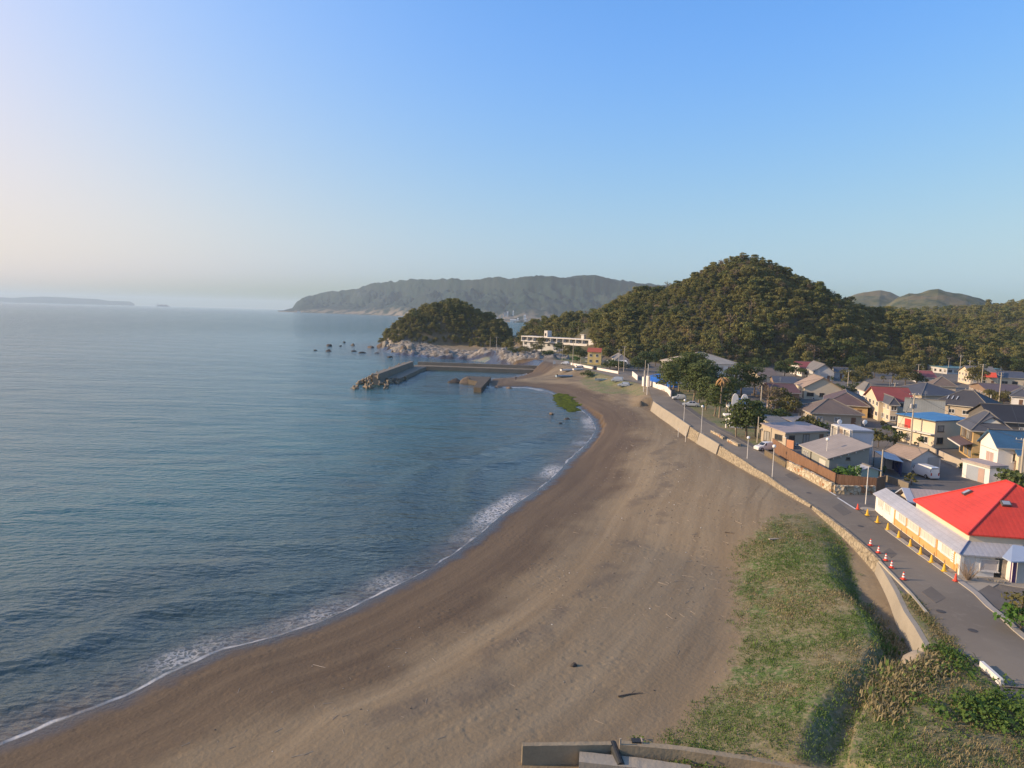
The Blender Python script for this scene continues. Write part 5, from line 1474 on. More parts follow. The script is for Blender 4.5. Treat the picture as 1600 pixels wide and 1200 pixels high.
# grey weatherboard house by the fence: single pitch roof rising to the right
t, lx, ly, H = house((1253, 694), (1294, 716), (1361, 717.5), 2.9, 'sx', 1.9, 'grey', 'warmgrey', 'grey green house with a broad single slope roof behind the brown fence', win=None, ov=.35)
xf = face_xf('L', lx, ly)
for k in range(3): window(t, xf, .9 + k * .75, 1.3 + k * .75, .5, 2.2, frame_w, glass, 0)
m = MB(); fbox(m, xf, ly - 3.6, ly - 1.2, -.02, .05, .05, 2.15); m.build('garage_door', M('shutter', (.55, .50, .43), .6, .1), t)
m = MB(); fbox(m, xf, ly * .36, ly * .36 + .18, -.02, .12, 0, 2.6); m.build('downpipe', frame_d, t)
xf = face_xf('F', lx, ly)
m = MB(); fbox(m, xf, 1.2, 3.4, -.02, .05, .1, 1.95); m.build('shutter', M('shutter_grey', (.27, .28, .28), .6, .1), t)
window(t, xf, lx - 2.2, lx - 1.1, 1.2, 1.7, frame_w, glass, 1); window(t, xf, lx * .42, lx * .42 + .6, 2.7, 3.1, frame_d, glass, 0)
for k in range(5):
    m = MB(); m.box(.4 + k * 1.1, .52 + k * 1.1, -.34, .0, H + 1.9 * (.46 + k * 1.1) / lx - .28, H + 1.9 * (.46 + k * 1.1) / lx - .16); m.build('rafter_end', trim_w, t)

# white box house on stilted upper floor
t, lx, ly, H = house((1291, 663.5), (1332, 674), (1372, 676.8), 5.5, 'flat', 0, 'lilac', 'steel', 'white flat roofed box house with two big framed windows and a recess', win=None, ov=.08)
xf = face_xf('L', lx, ly)
f3 = ly / 3
for u0, u1 in ((.25, f3 - .1), (2 * f3 + .1, ly - .25)):
    m = MB(); w_ = window(t, xf, u0, u1, 3.0, 5.2, trim_w, curtain, 1)
    m = MB(); fbox(m, xf, u0 - .22, u0 - .004, .0, .45, 2.8, 5.45); fbox(m, xf, u1 + .004, u1 + .22, 0, .45, 2.8, 5.45); fbox(m, xf, u0 - .22, u1 + .22, 0, .45, 5.46, 5.62); fbox(m, xf, u0 - .22, u1 + .22, 0, .45, 2.62, 2.79); m.build('surround', trim_w, w_)
m = MB(); fbox(m, xf, f3 + .15, 2 * f3 - .15, -.02, .03, 2.9, 5.2); m.build('recess_panel', M('recess', (.20, .15, .12), .7, .2), t)
xf = face_xf('F', lx, ly); m = MB(); fbox(m, xf, lx - .12, lx + .02, .0, .1, 0, 4.9); m.build('downpipe', trim_w, t)
for px, py in ((1311.5, 662), (1351, 662.5)):
    p = P(px, py, GROUND + 6.0); d_ = thing('satellite_dish', (p.x, p.y, GROUND + 5.7), 'white satellite dish on the flat roof, ' + ('left one' if px < 1330 else 'right one'), 'dish', 'satellite dishes on the white box house')
    m = MB(); m.tube((0, 0, 0), (0, 0, .5), .03); m.build('mast', frame_w, d_)
    m = MB(); m.ell((0, -.06, .62), (.42, .10, .42), 14, 8); m.build('dish', M('dish_white', (.75, .74, .72), .4, .05), d_, smooth=True)

# cream house with blue mono roof
t, lx, ly, H = house((1435.5, 646), (1462, 658), (1486.5, 651), 5.3, 'sx', .25, 'cream', 'blue', 'two storey cream house with a flat bright blue roof and a red shutter', win=None, ov=.3, trim=fascia_d)
xf = face_xf('L', lx, ly)
m = MB(); fbox(m, xf, 2.0, 3.5, -.02, .08, 2.9, 4.7); m.build('shutter', M('red_shutter', (.50, .05, .04), .6, .1), t)
m = MB(); fbox(m, xf, -.2, ly + .1, -.02, 1.0, 2.55, 2.75); m.build('canopy', trim_w, t)
m = MB()
for k in range(9): fbox(m, xf, 1.2 + k * .3, 1.24 + k * .3, .8, .84, 2.76, 3.5)
fbox(m, xf, 1.2, 3.64, .8, .85, 3.5, 3.56); m.build('railing', frame_d, t)
window(t, xf, .5, 1.7, .8, 2.1, frame_w); window(t, xf, 2.6, 4.2, .6, 2.1, frame_w, curtain); window(t, xf, ly - 3.2, ly - 1.4, .7, 2.0, frame_w, glass)
xf = face_xf('F', lx, ly); window(t, xf, .6, 2.0, 3.2, 4.4, frame_d, curtain, 0); window(t, xf, .6, 2.0, .9, 2.1, frame_d)
# ochre house with hipped gable roof and porch roof
t, lx, ly, H = house((1482, 659.5), (1517, 672), (1594, 679), 5.3, 'hip', 3.0, 'ochre', 'navy', 'large two storey ochre house with a grey tile hipped roof and dark shutters', win=None, ov=.6)
xf = face_xf('L', lx, ly)
for u0, w_, mt in ((.7, 1.5, curtain), (4.1, 2.2, curtain), (ly - 2.4, 1.4, curtain)): window(t, xf, u0, u0 + w_, 3.2, 4.7, frame_d, mt)
for u0 in (2.4, 6.5):
    m = MB(); fbox(m, xf, u0, u0 + 1.3, -.02, .1, 3.15, 4.75); m.build('shutter', fascia_d, t)
m = MB(); z_ = 2.75
pts = [xf(-.3, 0, 3.0), xf(-.3, 1.9, 2.45), xf(ly + .3, 1.9, 2.45), xf(ly + .3, 0, 3.0)]
m.slab(pts, .14); m.build('porch_roof', RM['purple'], t)
m = MB(); fbox(m, xf, -.3, ly + .3, 1.903, 1.98, 2.2, 2.42); m.build('gutter', trim_w, t)
for u0 in (.8, 3.6, 6.2): window(t, xf, u0, u0 + 2.0, .3, 2.1, frame_d, curtain if u0 > 3 else glass, 1, sill=False)
xf = face_xf('F', lx, ly); window(t, xf, 1.0, 2.8, 3.2, 4.6, frame_d); window(t, xf, lx - 3, lx - 1.2, 3.2, 4.6, frame_d)
m = MB(); gx_ = lx * .5; m.add([(gx_ - 2.1, .9, H + .85), (gx_ + 2.1, .9, H + .85), (gx_, .9, H + 2.2), (gx_ - 2.1, 1.6, H + .85), (gx_ + 2.1, 1.6, H + .85), (gx_, 1.6, H + 2.2)], [(0, 1, 2), (3, 5, 4), (0, 2, 5, 3), (1, 4, 5, 2), (0, 3, 4, 1)]); m.build('gablet', trim_w, t)
m = MB(); m.slab([(gx_ - 2.5, .6, H + .72), (gx_, .6, H + 2.45), (gx_, 3.0, H + 2.45), (gx_ - 2.5, 3.0, H + .72)], .12); m.slab([(gx_ + 2.5, 3.0, H + .72), (gx_ + .002, 3.0, H + 2.45), (gx_ + .002, .6, H + 2.45), (gx_ + 2.5, .6, H + .72)], .12); m.build('gablet_roof', RM['navy'], t)
# second storey of the far grey house, awning of the tall cream house
for o in list(bpy.data.objects):
    lb = o.get('label', '')
    if lb.startswith('large shaded grey house'):
        m = MB(); m.prism([(1.5, 2), (12, 2), (12, 7), (1.5, 7)], 3.2, 6.0); m.build('upper_storey', WM['palegrey'], o)
        m = MB(); m.slab([(.9, 1.4, 6.0), (12.6, 1.4, 6.0), (12.6, 4.5, 7.2), (.9, 4.5, 7.2)], .15); m.slab([(12.6, 7.6, 6.0), (.9, 7.6, 6.0), (.9, 4.502, 7.2), (12.6, 4.502, 7.2)], .15); m.build('upper_roof', RM['grey'], o)
        xf = lambda u, n, z: (u, 2 - n, z)
        window(o, xf, 2.2, 4.4, 4.0, 5.5, frame_w, curtain); window(o, xf, 6, 8, 4.0, 5.4, frame_w)
    if lb.startswith('tall cream house'):
        m = MB(); m.slab([(3.2, -1.6, 3.6), (8.8, -1.6, 3.6), (8.8, -.02, 5.4), (3.2, -.02, 5.4)], .12); m.build('awning', M('awning_red', (.75, .10, .05), .6, .1), o)
# white house with the deep blue roof and its smaller neighbour
t, lx, ly, H = house((1531, 688), (1558, 699), (1626, 702), 5.0, 'gx', 2.3, 'white', 'deepblue', 'white gable fronted house with a deep blue tile roof', win=None, ov=.4)
xf = face_xf('L', lx, ly); window(t, xf, ly * .38, ly * .80, 2.3, 3.9, trim_w, M('pink_blind', (.42, .30, .26), .5, .2), 1)
m = MB(); fbox(m, xf, ly * .34, ly * .84, -.02, .55, 1.55, 2.25); m.build('balcony', trim_w, t)
m = MB(); fbox(m, xf, .2, ly - .2, -.02, .05, 4.3, 4.4); m.build('band', M('grey_band', (.35, .33, .30), .7), t)
xf = face_xf('F', lx, ly); window(t, xf, 2, 4, 2.8, 4.2, frame_w)
t, lx, ly, H = house((1564, 701), (1590, 711), (1640, 715), 4.2, 'gx', 1.5, 'cream', 'deepblue', 'smaller cream gabled house beside the white one with the blue roof', win=None, ov=.35)
xf = face_xf('L', lx, ly); window(t, xf, ly * .28, ly * .82, .9, 3.1, frame_d, M('brown_blind', (.24, .16, .11), .5, .2), 2)
# flat lilac garage with shutter
t, lx, ly, H = house((1517, 718), (1547, 730), (1561, 726), 2.7, 'flat', 0, 'white', 'lilac', 'white garage with a flat pale roof and a grey roller shutter', name='garage', cat='garage', win=None, ov=.2)
xf = face_xf('L', lx, ly); m = MB(); fbox(m, xf, .8, 4.2, -.02, .04, .05, 2.2); m.build('shutter', M('shutter_blue', (.30, .33, .37), .5, .1), t)
m = MB(); fbox(m, xf, ly - 2.0, ly - .9, -.02, .05, .05, 2.1); m.build('door', M('door_pink', (.40, .28, .23), .6, .15), t)
# storage garage with brown roof and the van in front of it
t, lx, ly, H = house((1394, 706), (1425, 718), (1452, 710), 2.4, 'gy', 1.4, 'palegrey', 'tan', 'grey garage with a tan metal roof in the shaded yard', name='garage', cat='garage', win=None, ov=.25)
xf = face_xf('F', lx, ly); m = MB(); fbox(m, xf, lx * .55, lx - .4, -.02, .05, .05, 2.5); m.build('shutter', M('shutter_grey', (.27, .28, .28), .6), t)
# carport with blue sheeting between grey house and garage
p0, p1, p2, p3 = P(1366, 704, 7.6), P(1384, 716, 7.4), P(1412, 722, 7.3), P(1396, 708, 7.5)
cp = thing('carport', (p1.x, p1.y, GROUND), 'open carport with a pale roof and dark blue sheeting', 'carport')
L_ = lambda p: (p.x - p1.x, p.y - p1.y, p.z - GROUND)
m = MB(); m.slab([L_(p0), L_(p1), L_(p2), L_(p3)], .08); m.build('roof', RM['steel'], cp)
for p in (p0, p1, p2, p3):
    m = MB(); q = L_(p); m.tube((q[0] * .94, q[1] * .94 + .1, -.1), (q[0] * .94, q[1] * .94 + .1, q[2] - .08), .06); m.build('post', frame_d, cp)
m = MB(); a, b = Vector(L_(p3)), Vector(L_(p2)); dv = (b - a)
vs = []
for i in range(25):
    q = a.lerp(b, i / 24); off = .12 * math.sin(i * 1.3); vs += [(q.x + off - .2, q.y + off, .2), (q.x + off - .2, q.y + off, q.z - .15)]
m.add(vs, [(2 * i, 2 * i + 2, 2 * i + 3, 2 * i + 1) for i in range(24)]); o = m.build('sheet', M('blue_sheet', (.030, .045, .14), .5, .3, 1), cp); o.modifiers.new('solid', 'SOLIDIFY').thickness = .02

# --- the restaurant with the bright red roof
zE = 8.6
a, b, c = P(1432, 782, zE), P(1515, 833.5, zE), P(1640, 841, zE)
dy_ = (a - b); dy_.z = 0; lyR = dy_.length; dy_.normalize(); dx_ = Vector((dy_.y, -dy_.x, 0))
rs_ = thing('restaurant', (b.x, b.y, GROUND), 'roadside restaurant with a big bright red hipped roof over a grey lean-to roof', 'restaurant', None, math.atan2(dx_.y, dx_.x))
zz = zE - GROUND; LX = lyR * 1.02
apx = PY(1533, 741, 0.1) if False else None
m = MB(); c4 = [(-.25, -.25, zz), (LX + .25, -.25, zz), (LX + .25, lyR + .25, zz), (-.25, lyR + .25, zz)]
ap1, ap2 = (LX * .5, lyR * .43, zz + 3.9), (LX * .5, lyR * .57, zz + 3.9)
vs = c4 + [ap1, ap2] + [(v[0], v[1], v[2] - .14) for v in c4]
m.add(vs, [(0, 1, 4), (1, 2, 5, 4), (2, 3, 5), (3, 0, 4, 5), (0, 6, 7, 1), (1, 7, 8, 2), (2, 8, 9, 3), (3, 9, 6, 0), (9, 8, 7, 6)])
redroof = m.build('roof', RM['brightred'], rs_)
m = MB(); hd = M('hip_red', (.46, .04, .035), .5, .1)
for u, v in ((0, ap1), (1, ap1), (2, ap2), (3, ap2)): m.tube((c4[u][0], c4[u][1], zz + .02), (v[0], v[1], v[2] + .02), .09, n=6)
m.tube(ap1, ap2, .1, n=6); m.build('ridge_cap', hd, redroof)
slA = math.atan2(3.9, LX * .5 + .25)
inv0 = Matrix.Rotation(-math.atan2(dx_.y, dx_.x), 3, 'Z'); b0_ = Vector((b.x, b.y, GROUND))
for px_, py_, yaw in ((1511.5, 771, 'L'), (1571, 788, 'F')):
    ro_ = inv0 @ (CAM - b0_); rd_ = inv0 @ (CROT @ Vector(((px_ - 800) / FPX, (600 - py_) / FPX, -1.0)))
    kx = 3.9 / (LX * .5 + .25) if yaw == 'L' else 3.9 / (lyR * .43 + .25); ax_ = 0 if yaw == 'L' else 1
    t_ = (ro_.z - zz - kx * (ro_[ax_] + .25)) / (kx * rd_[ax_] - rd_.z); q = ro_ + rd_ * t_
    m = MB(); m.box(-.42, .42, -.30, .30, -.05, .24); o = m.build('skylight', M('skylight_box', (.10, .09, .09), .4, .1), redroof)
    o.location = q; o.rotation_euler = (0, -math.atan(kx), 0) if yaw == 'L' else (math.atan(kx), 0, 0)
    m = MB(); m.box(-.33, .33, -.22, .22, .241, .26); m.build('skylight_glass', M('skylight', (.30, .33, .38)), redroof).parent = redroof
    s_ = [c for c in bpy.data.objects if c.name.startswith('skylight_glass')][-1]; s_.location = o.location; s_.rotation_euler = o.rotation_euler
m = MB(); m.box(0, LX, 0, lyR, -.3, zz - .15); m.build('wall', WM['cream'], rs_)
# lean-to round the left and the near side
inv = Matrix.Rotation(-math.atan2(dx_.y, dx_.x), 3, 'Z')
def RL(px, py, z): return inv @ (P(px, py, z) - Vector((b.x, b.y, GROUND)))
zl = 7.05; LE0 = RL(1351.5, 770, zl); LE1 = RL(1500, 866, zl); LE2 = RL(1566, 871, zl)
xo = LE1.x; yo = LE1.y; yf = LE0.y
zt_, zb_ = zz - .75, zl - GROUND
m = MB()
m.slab([(xo, yf, zb_), (xo, yo, zb_), (-.005, -.005, zt_), (-.005, lyR, zt_), (-.005, yf, zt_)], .12)
m.slab([(xo, yo - .002, zb_), (LE2.x, yo - .002, zb_), (LX * .38, -.006, zt_), (-.004, -.006, zt_)], .12)
lean = m.build('lean_to_roof', RM['steel'], rs_)
m = MB(); m.tube((xo, yo, zb_ + .03), (0, 0, zt_ + .03), .07, n=6); m.build('hip_cap', M('blue_cap', (.10, .14, .26), .5, .1), lean)
m = MB(); xw = xo + .3; yw = yo + .3
m.box(xw, -.01, yw, yf - .3, -.3, zb_ - .10); m.box(0, LE2.x - .4, yw, -.01, -.3, zb_ - .1); m.build('lower_wall', WM['white'], rs_)
m = MB(); m.box(xw - .02, xw - .003, yw + .3, yf - 6.4, .05, .85); m.build('orange_panel', M('orange_board', (.56, .32, .12), .7, .15), rs_)
xfL = lambda u, n, z: (xw - n, yf - .3 - u, z)
Ltot = yf - .3 - yw
u = 1.2
spec = [(1.0, 1.6), (3.2, 1.7), (7.6, 2.0), (10.1, 3.0), (13.6, 3.6), (18.6, 2.2)]
for u0, w_ in spec:
    if u0 + w_ < Ltot - .5: window(rs_, xfL, u0, u0 + w_, .95, 1.85, frame_w, M('blind', (.55, .52, .44), .4, .15), 3 if w_ > 2.5 else 2)
for u0 in (6.2, 9.75, 13.25, 17.35, 21.2):
    if u0 < Ltot - .6:
        m = MB(); fbox(m, xfL, u0, u0 + .28, -.01, .06, .1, zb_ - .12); m.build('pillar', M('orange_post', (.55, .30, .10), .7, .15), rs_)
m = MB(); fbox(m, xfL, Ltot - 2.0, Ltot - .9, .0, .05, .7, 1.7); sgn = m.build('sign_board', M('sign_white', (.72, .70, .66), .5, .05), rs_)
m = MB()
for k in range(4): fbox(m, xfL, Ltot - 1.85, Ltot - 1.1 - .12 * (k % 2), .05, .056, .85 + k * .2, .92 + k * .2)
m.build('lettering', M('sign_grey', (.25, .25, .28), .6), sgn)
m = MB(); m.box(xw - .15, xw + .18, yw - .15, yw + .15, -.2, zb_ - .1); m.build('corner_post', trim_w, rs_)
xfF = lambda u, n, z: (xw + u, yw - n, z)
window(rs_, xfF, 1.6, 3.2, .6, 1.75, frame_w, M('pale_blind', (.50, .46, .44), .4, .15), 0)
m = MB(); fbox(m, xfF, 3.5, 4.6, -.01, .06, .1, 1.8); m.build('lattice', M('lattice', (.40, .34, .27), .8, .4, 5), rs_)
# left end: gable wing with a pinkish roof
g0, g1, g2 = RL(1390, 766, 7.9), RL(1421, 785.5, 7.5), RL(1406, 759.5, 8.75)
m = MB(); gy0, gy1 = g1.y, g0.y; xm = g2.x; gz0, gz1 = 7.55 - GROUND, 8.75 - GROUND; gym = (gy0 + gy1) / 2
m.box(xm + .5, LX * .55, gy0 + .3, gy1 - .3, 0, gz0 - .02)
m.add([(xm + .5, gy0 + .3, gz0), (xm + .5, gy1 - .3, gz0), (xm + .5, gym, gz1 - .2), (xm + .7, gy0 + .3, gz0), (xm + .7, gy1 - .3, gz0), (xm + .7, gym, gz1 - .2)], [(0, 2, 1), (3, 4, 5), (0, 3, 5, 2), (1, 2, 5, 4)])
m.build('wing_wall', WM['cream'], rs_)
m = MB(); m.slab([(xm, gy0, gz0), (LX * .55, gy0, gz0), (LX * .55, gym, gz1), (xm, gym, gz1)], .12); m.slab([(LX * .55, gy1, gz0), (xm, gy1, gz0), (xm, gym + .002, gz1), (LX * .55, gym + .002, gz1)], .12); wr_ = m.build('wing_roof', RM['lilac'], rs_)
m = MB(); m.slab([(xm - .12, gy0 - .05, gz0 + .03), (xm + .75, gy0 - .05, gz0 + .03), (xm + .75, gym, gz1 + .03), (xm - .12, gym, gz1 + .03)], .16); m.slab([(xm + .75, gy1 + .05, gz0 + .03), (xm - .12, gy1 + .05, gz0 + .03), (xm - .12, gym + .002, gz1 + .03), (xm + .75, gym + .002, gz1 + .03)], .16); m.build('barge_board', M('barge_blue', (.36, .39, .46), .5, .1), wr_)
# entrance canopy at the right edge
e0, e1, e2, e3 = P(1566, 870, 7.5), P(1582.5, 851, 8.3), P(1625, 858, 8.1), P(1625, 877, 7.4)
pb = P(1575, 905, GROUND)
en = thing('entrance_porch', (pb.x, pb.y, GROUND), 'small porch with a pale blue roof at the right end of the restaurant', 'porch')
LL = lambda p: (p.x - pb.x, p.y - pb.y, p.z - GROUND)
m = MB(); e4 = P(1580, 877.5, 7.3); m.slab([LL(e0), LL(e4), LL(e3), LL(e2), LL(e1)], .1); m.build('roof', M('pale_blue_roof', (.36, .42, .52), .45, .1), en)
w0, w1, w2 = P(1567, 902, GROUND), P(1580, 911, GROUND), P(1640, 916, GROUND)
m = MB(); m.prism([tuple(LL(w0)[:2]), tuple(LL(w1)[:2]), (LL(w1)[0] + .4, LL(w1)[1] + .8), (LL(w0)[0] + .4, LL(w0)[1] + .6)], -.2, 2.25); m.build('wall', WM['white'], en)
m = MB(); q = LL(w1); m.box(q[0] + .02, q[0] + .35, q[1] - .02, q[1] + .3, -.2, 2.2); m.build('purple_post', M('purple_post', (.10, .05, .14), .5, .1), en)
m = MB(); m.box(q[0] + .36, q[0] + 5.5, q[1] - .1, q[1] + .1, -.2, 2.2); m.build('shutter', M('shutter_pale', (.42, .42, .40), .5, .12), en)

# --- far buildings under the hill
def at7(px, py, z): return P(px, py, z)
# long white two storey block on the knoll
zB = 8.3; zT = zB + 6.2
a, b, c = P(815, 524.6, zT), P(920, 530.6, zT), P(932, 531.4, zT)
ux = (b - a); ux.z = 0; LW = ux.length; ux.normalize(); uy = Vector((-ux.y, ux.x, 0))
lb_ = thing('apartment_block', (a.x, a.y, zB), 'long white two storey block with rows of dark openings and a stair tower', 'building', None, math.atan2(ux.y, ux.x))
m = MB(); m.box(0, LW, 1.4, 9, -6, 5.7); m.build('wall', WM['palegrey'], lb_)
m = MB(); m.box(-.3, LW + 3.8, -.2, 9.2, 5.702, 6.25); m.build('roof', M('concrete_white', (.60, .56, .50), .8, .15), lb_)
m = MB(); m.box(-.2, LW * .62, -.15, 1.39, 2.75, 3.25); m.build('balcony_slab', M('concrete_white', (.60, .56, .50)), lb_)
m = MB(); m.box(LW * .62 + .01, LW - 1, -.3, 1.39, 2.2, 3.5); m.build('balcony_front', M('concrete_white', (.60, .56, .50)), lb_)
nb = 11
for k in range(nb + 1):
    x = LW * k / nb; m = MB(); m.box(x - .18, x + .18, -.05, 1.39, 3.52 if x > LW * .61 else 3.26, 5.70); m.build('pier', M('concrete_white', (.60, .56, .50)), lb_)
xf = lambda u, n, z: (u, 1.4 - n, z)
for k in range(nb):
    x = LW * (k + .5) / nb; window(lb_, xf, x - 1.35, x + 1.35, 3.6, 5.3, frame_d, glass, 2, sill=False)
    if k in (0, 1, 2, 4, 5, 10): window(lb_, xf, x - 1.2, x + 1.2, .7, 2.2, frame_d, glass, 2, sill=False)
m = MB(); m.box(LW * .345, LW * .345 + 2.7, .5, 4.5, 6.26, 10.2); tw = m.build('stair_tower', M('concrete_white', (.60, .56, .50)), lb_)
m = MB(); m.box(LW * .345 + .55, LW * .345 + 1.75, .44, .52, 6.9, 8.6); m.build('opening', M('dark_opening', (.02, .02, .02), .8), tw)
m = MB(); m.box(LW + .01, LW + 3.6, -.1, 9, -5, 5.7); ew = m.build('end_block', M('concrete_white', (.60, .56, .50)), lb_)
m = MB(); m.box(LW + 1.4, LW + 2.5, -.17, -.09, 1.9, 3.2); m.build('opening', M('dark_opening', (.02, .02, .02)), ew)
m = MB(); m.box(LW * .85, LW * .85 + 2.0, 3, 5, 6.26, 8.6); m.box(LW * .85 - .4, LW * .85 + 2.4, 2.6, 5.4, 8.61, 8.9); m.build('roof_tank', M('concrete_white', (.60, .56, .50)), lb_)
# yellow house
a, b, c = P(918.5, 549, 11.2), P(939.5, 549.8, 11.2), P(948.5, 551, 11.2)
ux = (b - a); ux.z = 0; LW = ux.length; ux.normalize(); uy = Vector((-ux.y, ux.x, 0)); dep = max(abs((c - b).dot(uy)), 7.0)
yh = thing('house', (a.x, a.y, 5.1), 'bright yellow two storey house with a terracotta roof', 'house', None, math.atan2(ux.y, ux.x) + .0)
m = MB(); m.box(0, LW, 0, dep, -1, 6.0)
for xx in (0, LW - .15): m.add([(xx, 0, 6), (xx, dep, 6), (xx, dep / 2, 7.6), (xx + .15, 0, 6), (xx + .15, dep, 6), (xx + .15, dep / 2, 7.6)], [(0, 2, 1), (3, 4, 5), (0, 3, 5, 2), (1, 2, 5, 4)])
m.build('wall', WM['yellow'], yh)
m = MB(); m.slab([(-.3, -.5, 5.95), (LW + .1, -.5, 5.95), (LW + .1, dep / 2, 7.8), (-.3, dep / 2, 7.8)], .15); m.slab([(LW + .1, dep + .5, 5.95), (-.3, dep + .5, 5.95), (-.3, dep / 2 + .002, 7.8), (LW + .1, dep / 2 + .002, 7.8)], .15); m.build('roof', RM['rust'], yh)
xf = lambda u, n, z: (u, -n, z)
for u0 in (.9, 3.9): window(yh, xf, u0, u0 + 1.3, 3.6, 4.9, frame_w); window(yh, xf, u0, u0 + 1.3, .9, 2.2, frame_w)
m = MB(); m.box(-1.3, -.02, .4, 2.0, 3.0, 3.15); m.box(-1.3, -.02, .4, 2.0, 1.2, 1.35); m.build('balcony', trim_w, yh)
# pale house and carport below the hill
house((957, 557.5), (962, 562), (983, 562.5), 3.4, 'hip', 2.2, 'white', 'grey', 'small white house with a grey roof at the foot of the big hill')
p0, p1, p2, p3 = P(948, 562.8, 8.0), P(952, 564.2, 8.0), P(981, 566, 8.0), P(978, 562.6, 8.4)
cp = thing('carport', (p1.x, p1.y, GROUND), 'white roofed open carport in front of the small house under the hill', 'carport')
L_ = lambda p: (p.x - p1.x, p.y - p1.y, p.z - GROUND)
m = MB(); m.slab([L_(p0), L_(p1), L_(p2), L_(p3)], .1); m.build('roof', RM['white'], cp)
for p in (p0, p1, p2, p3):
    q = L_(p); m = MB(); m.tube((q[0] * .97, q[1] * .97, -.1), (q[0] * .97, q[1] * .97, q[2] - .1), .09); m.build('post', frame_w, cp)
# big pale roofed house behind the pines
house((1058, 562.5), (1078, 568.5), (1139, 566.5), 6.2, 'hip', 4.0, 'white', 'cream', 'large white house with a broad pale hipped roof behind the pines', name='house')

# the white arch building
pa = P(1150, 668, GROUND); ar = thing('arch_building', (pa.x, pa.y, GROUND), 'white pavilion with two tall rounded arch plates and a blue roof between them', 'pavilion', None, -.12)
whitem = M('white_plaster', (.74, .70, .64), .7, .1)
def arch_plate(x0, w, h, y0, y1, z0, nm):
    m = MB(); pts = []
    for i in range(17):
        a_ = math.pi * i / 16; pts.append((x0 + w / 2 - w / 2 * math.cos(a_), z0 + h * .45 + h * .55 * math.sin(a_)))
    pts = [(x0, z0)] + pts + [(x0 + w, z0)]
    n_ = len(pts); vs = [(p[0], y0, p[1]) for p in pts] + [(p[0], y1, p[1]) for p in pts]
    m.add(vs, [tuple(range(n_)), tuple(reversed(range(n_, 2 * n_)))] + [(i, n_ + i, n_ + (i + 1) % n_, (i + 1) % n_) for i in range(n_)]); return m.build(nm, whitem, ar)
arch_plate(-1.35, 1.4, 2.9, -.9, -.6, 4.6, 'arch_plate'); arch_plate(1.05, 1.5, 2.6, 1.6, 1.9, 4.6, 'arch_plate')
m = MB(); m.slab([(-.5, -.58, 6.2), (1.6, 1.0, 6.2), (1.6, 1.6, 6.2), (-.5, 1.6, 6.2)], .9); m.box(-.55, 1.4, -.59, 1.5, 4.7, 6.0); m.build('blue_roof', M('blue_panel', (.03, .12, .36), .4, .1), ar)
m = MB(); m.box(-2.0, 1.9, -1.1, 2.0, 4.3, 4.68); m.build('upper_slab', whitem, ar)
m = MB(); m.box(-1.5, 1.6, -.6, 1.8, 0, 2.4); m.build('wall', whitem, ar)
m = MB(); m.box(-2.6, 1.9, -1.2, 2.0, 2.41, 2.8); m.build('lower_slab', whitem, ar)
for (x, y) in ((-1.3, -.7), (1.2, -.7), (-1.3, 1.6), (1.2, 1.6)):
    m = MB(); m.tube((x, y, 2.8), (x, y, 4.3), .16); m.build('column', whitem, ar)
m = MB(); m.tube((-2.3, -1.0, -.1), (-2.3, -1.0, 2.41), .16); m.build('column', whitem, ar)
# tiny buildings on the far shore
fb = [(775, 498.3, 22, 8, 4.5, 'white'), (802, 500.8, 22, 7, 4, 'white'), (793, 488.5, 7, 6, 5, 'white'), (802, 487, 6, 6, 4, 'white'), (789, 489.3, 6, 6, 4, 'palegrey'), (784, 493.5, 8, 6, 4, 'cream'), (820, 493.5, 8, 6, 4, 'white'), (821, 499, 7, 6, 5, 'white'), (828, 498.6, 8, 6, 5, 'cream'), (809, 498.6, 6, 6, 4, 'white'), (815, 500.5, 9, 6, 4, 'brown'), (757, 490.8, 10, 6, 4, 'palegrey'), (763, 490, 7, 6, 4, 'palegrey')]
fbl = ['long white hall, largest on the far beach', 'long pale shed behind the far beach', 'white house highest on the far slope', 'small white house right of the highest one on the far slope', 'grey house left of the highest one on the far slope', 'cream house midway up the far slope', 'white house beside the green field on the far slope', 'white house among the far village roofs', 'cream house at the right of the far village', 'small white house left of the far village centre', 'long brown building close behind the far beach', 'grey building just right of the islet crest on the far shore', 'grey house next to the islet edge on the far shore']
for (px, py, w, d, h, cl_), lab in zip(fb, fbl):
    y_ = np.interp(py, [487, 501], [3050, 2560]); p = PY(px, py, y_)
    t = thing('house', (p.x, p.y, p.z - h * .5), lab, 'building', 'tiny buildings on the far shore')
    m = MB(); m.box(-w / 2, w / 2, -d / 2, d / 2, -14, h); m.build('wall', WM[cl_], t)
    m = MB(); m.slab([(-w / 2 - .5, -d / 2 - .5, h), (w / 2 + .5, -d / 2 - .5, h), (w / 2 + .5, 0, h + 2.2), (-w / 2 - .5, 0, h + 2.2)], .3); m.slab([(w / 2 + .5, d / 2 + .5, h), (-w / 2 - .5, d / 2 + .5, h), (-w / 2 - .5, .01, h + 2.2), (w / 2 + .5, .01, h + 2.2)], .3); m.build('roof', RM['grey'] if cl_ != 'white' else RM['white'], t)
p = PY(467, 487.3, 5000); t = thing('house', (p.x, p.y, p.z - 4), 'bright white building at the tip of the far headland', 'building')
m = MB(); m.box(-11, 11, -5, 5, -10, 9); m.build('wall', WM['white'], t); m = MB(); m.box(-11.5, 11.5, -5.5, 5.5, 9.01, 10); m.build('roof', RM['white'], t)
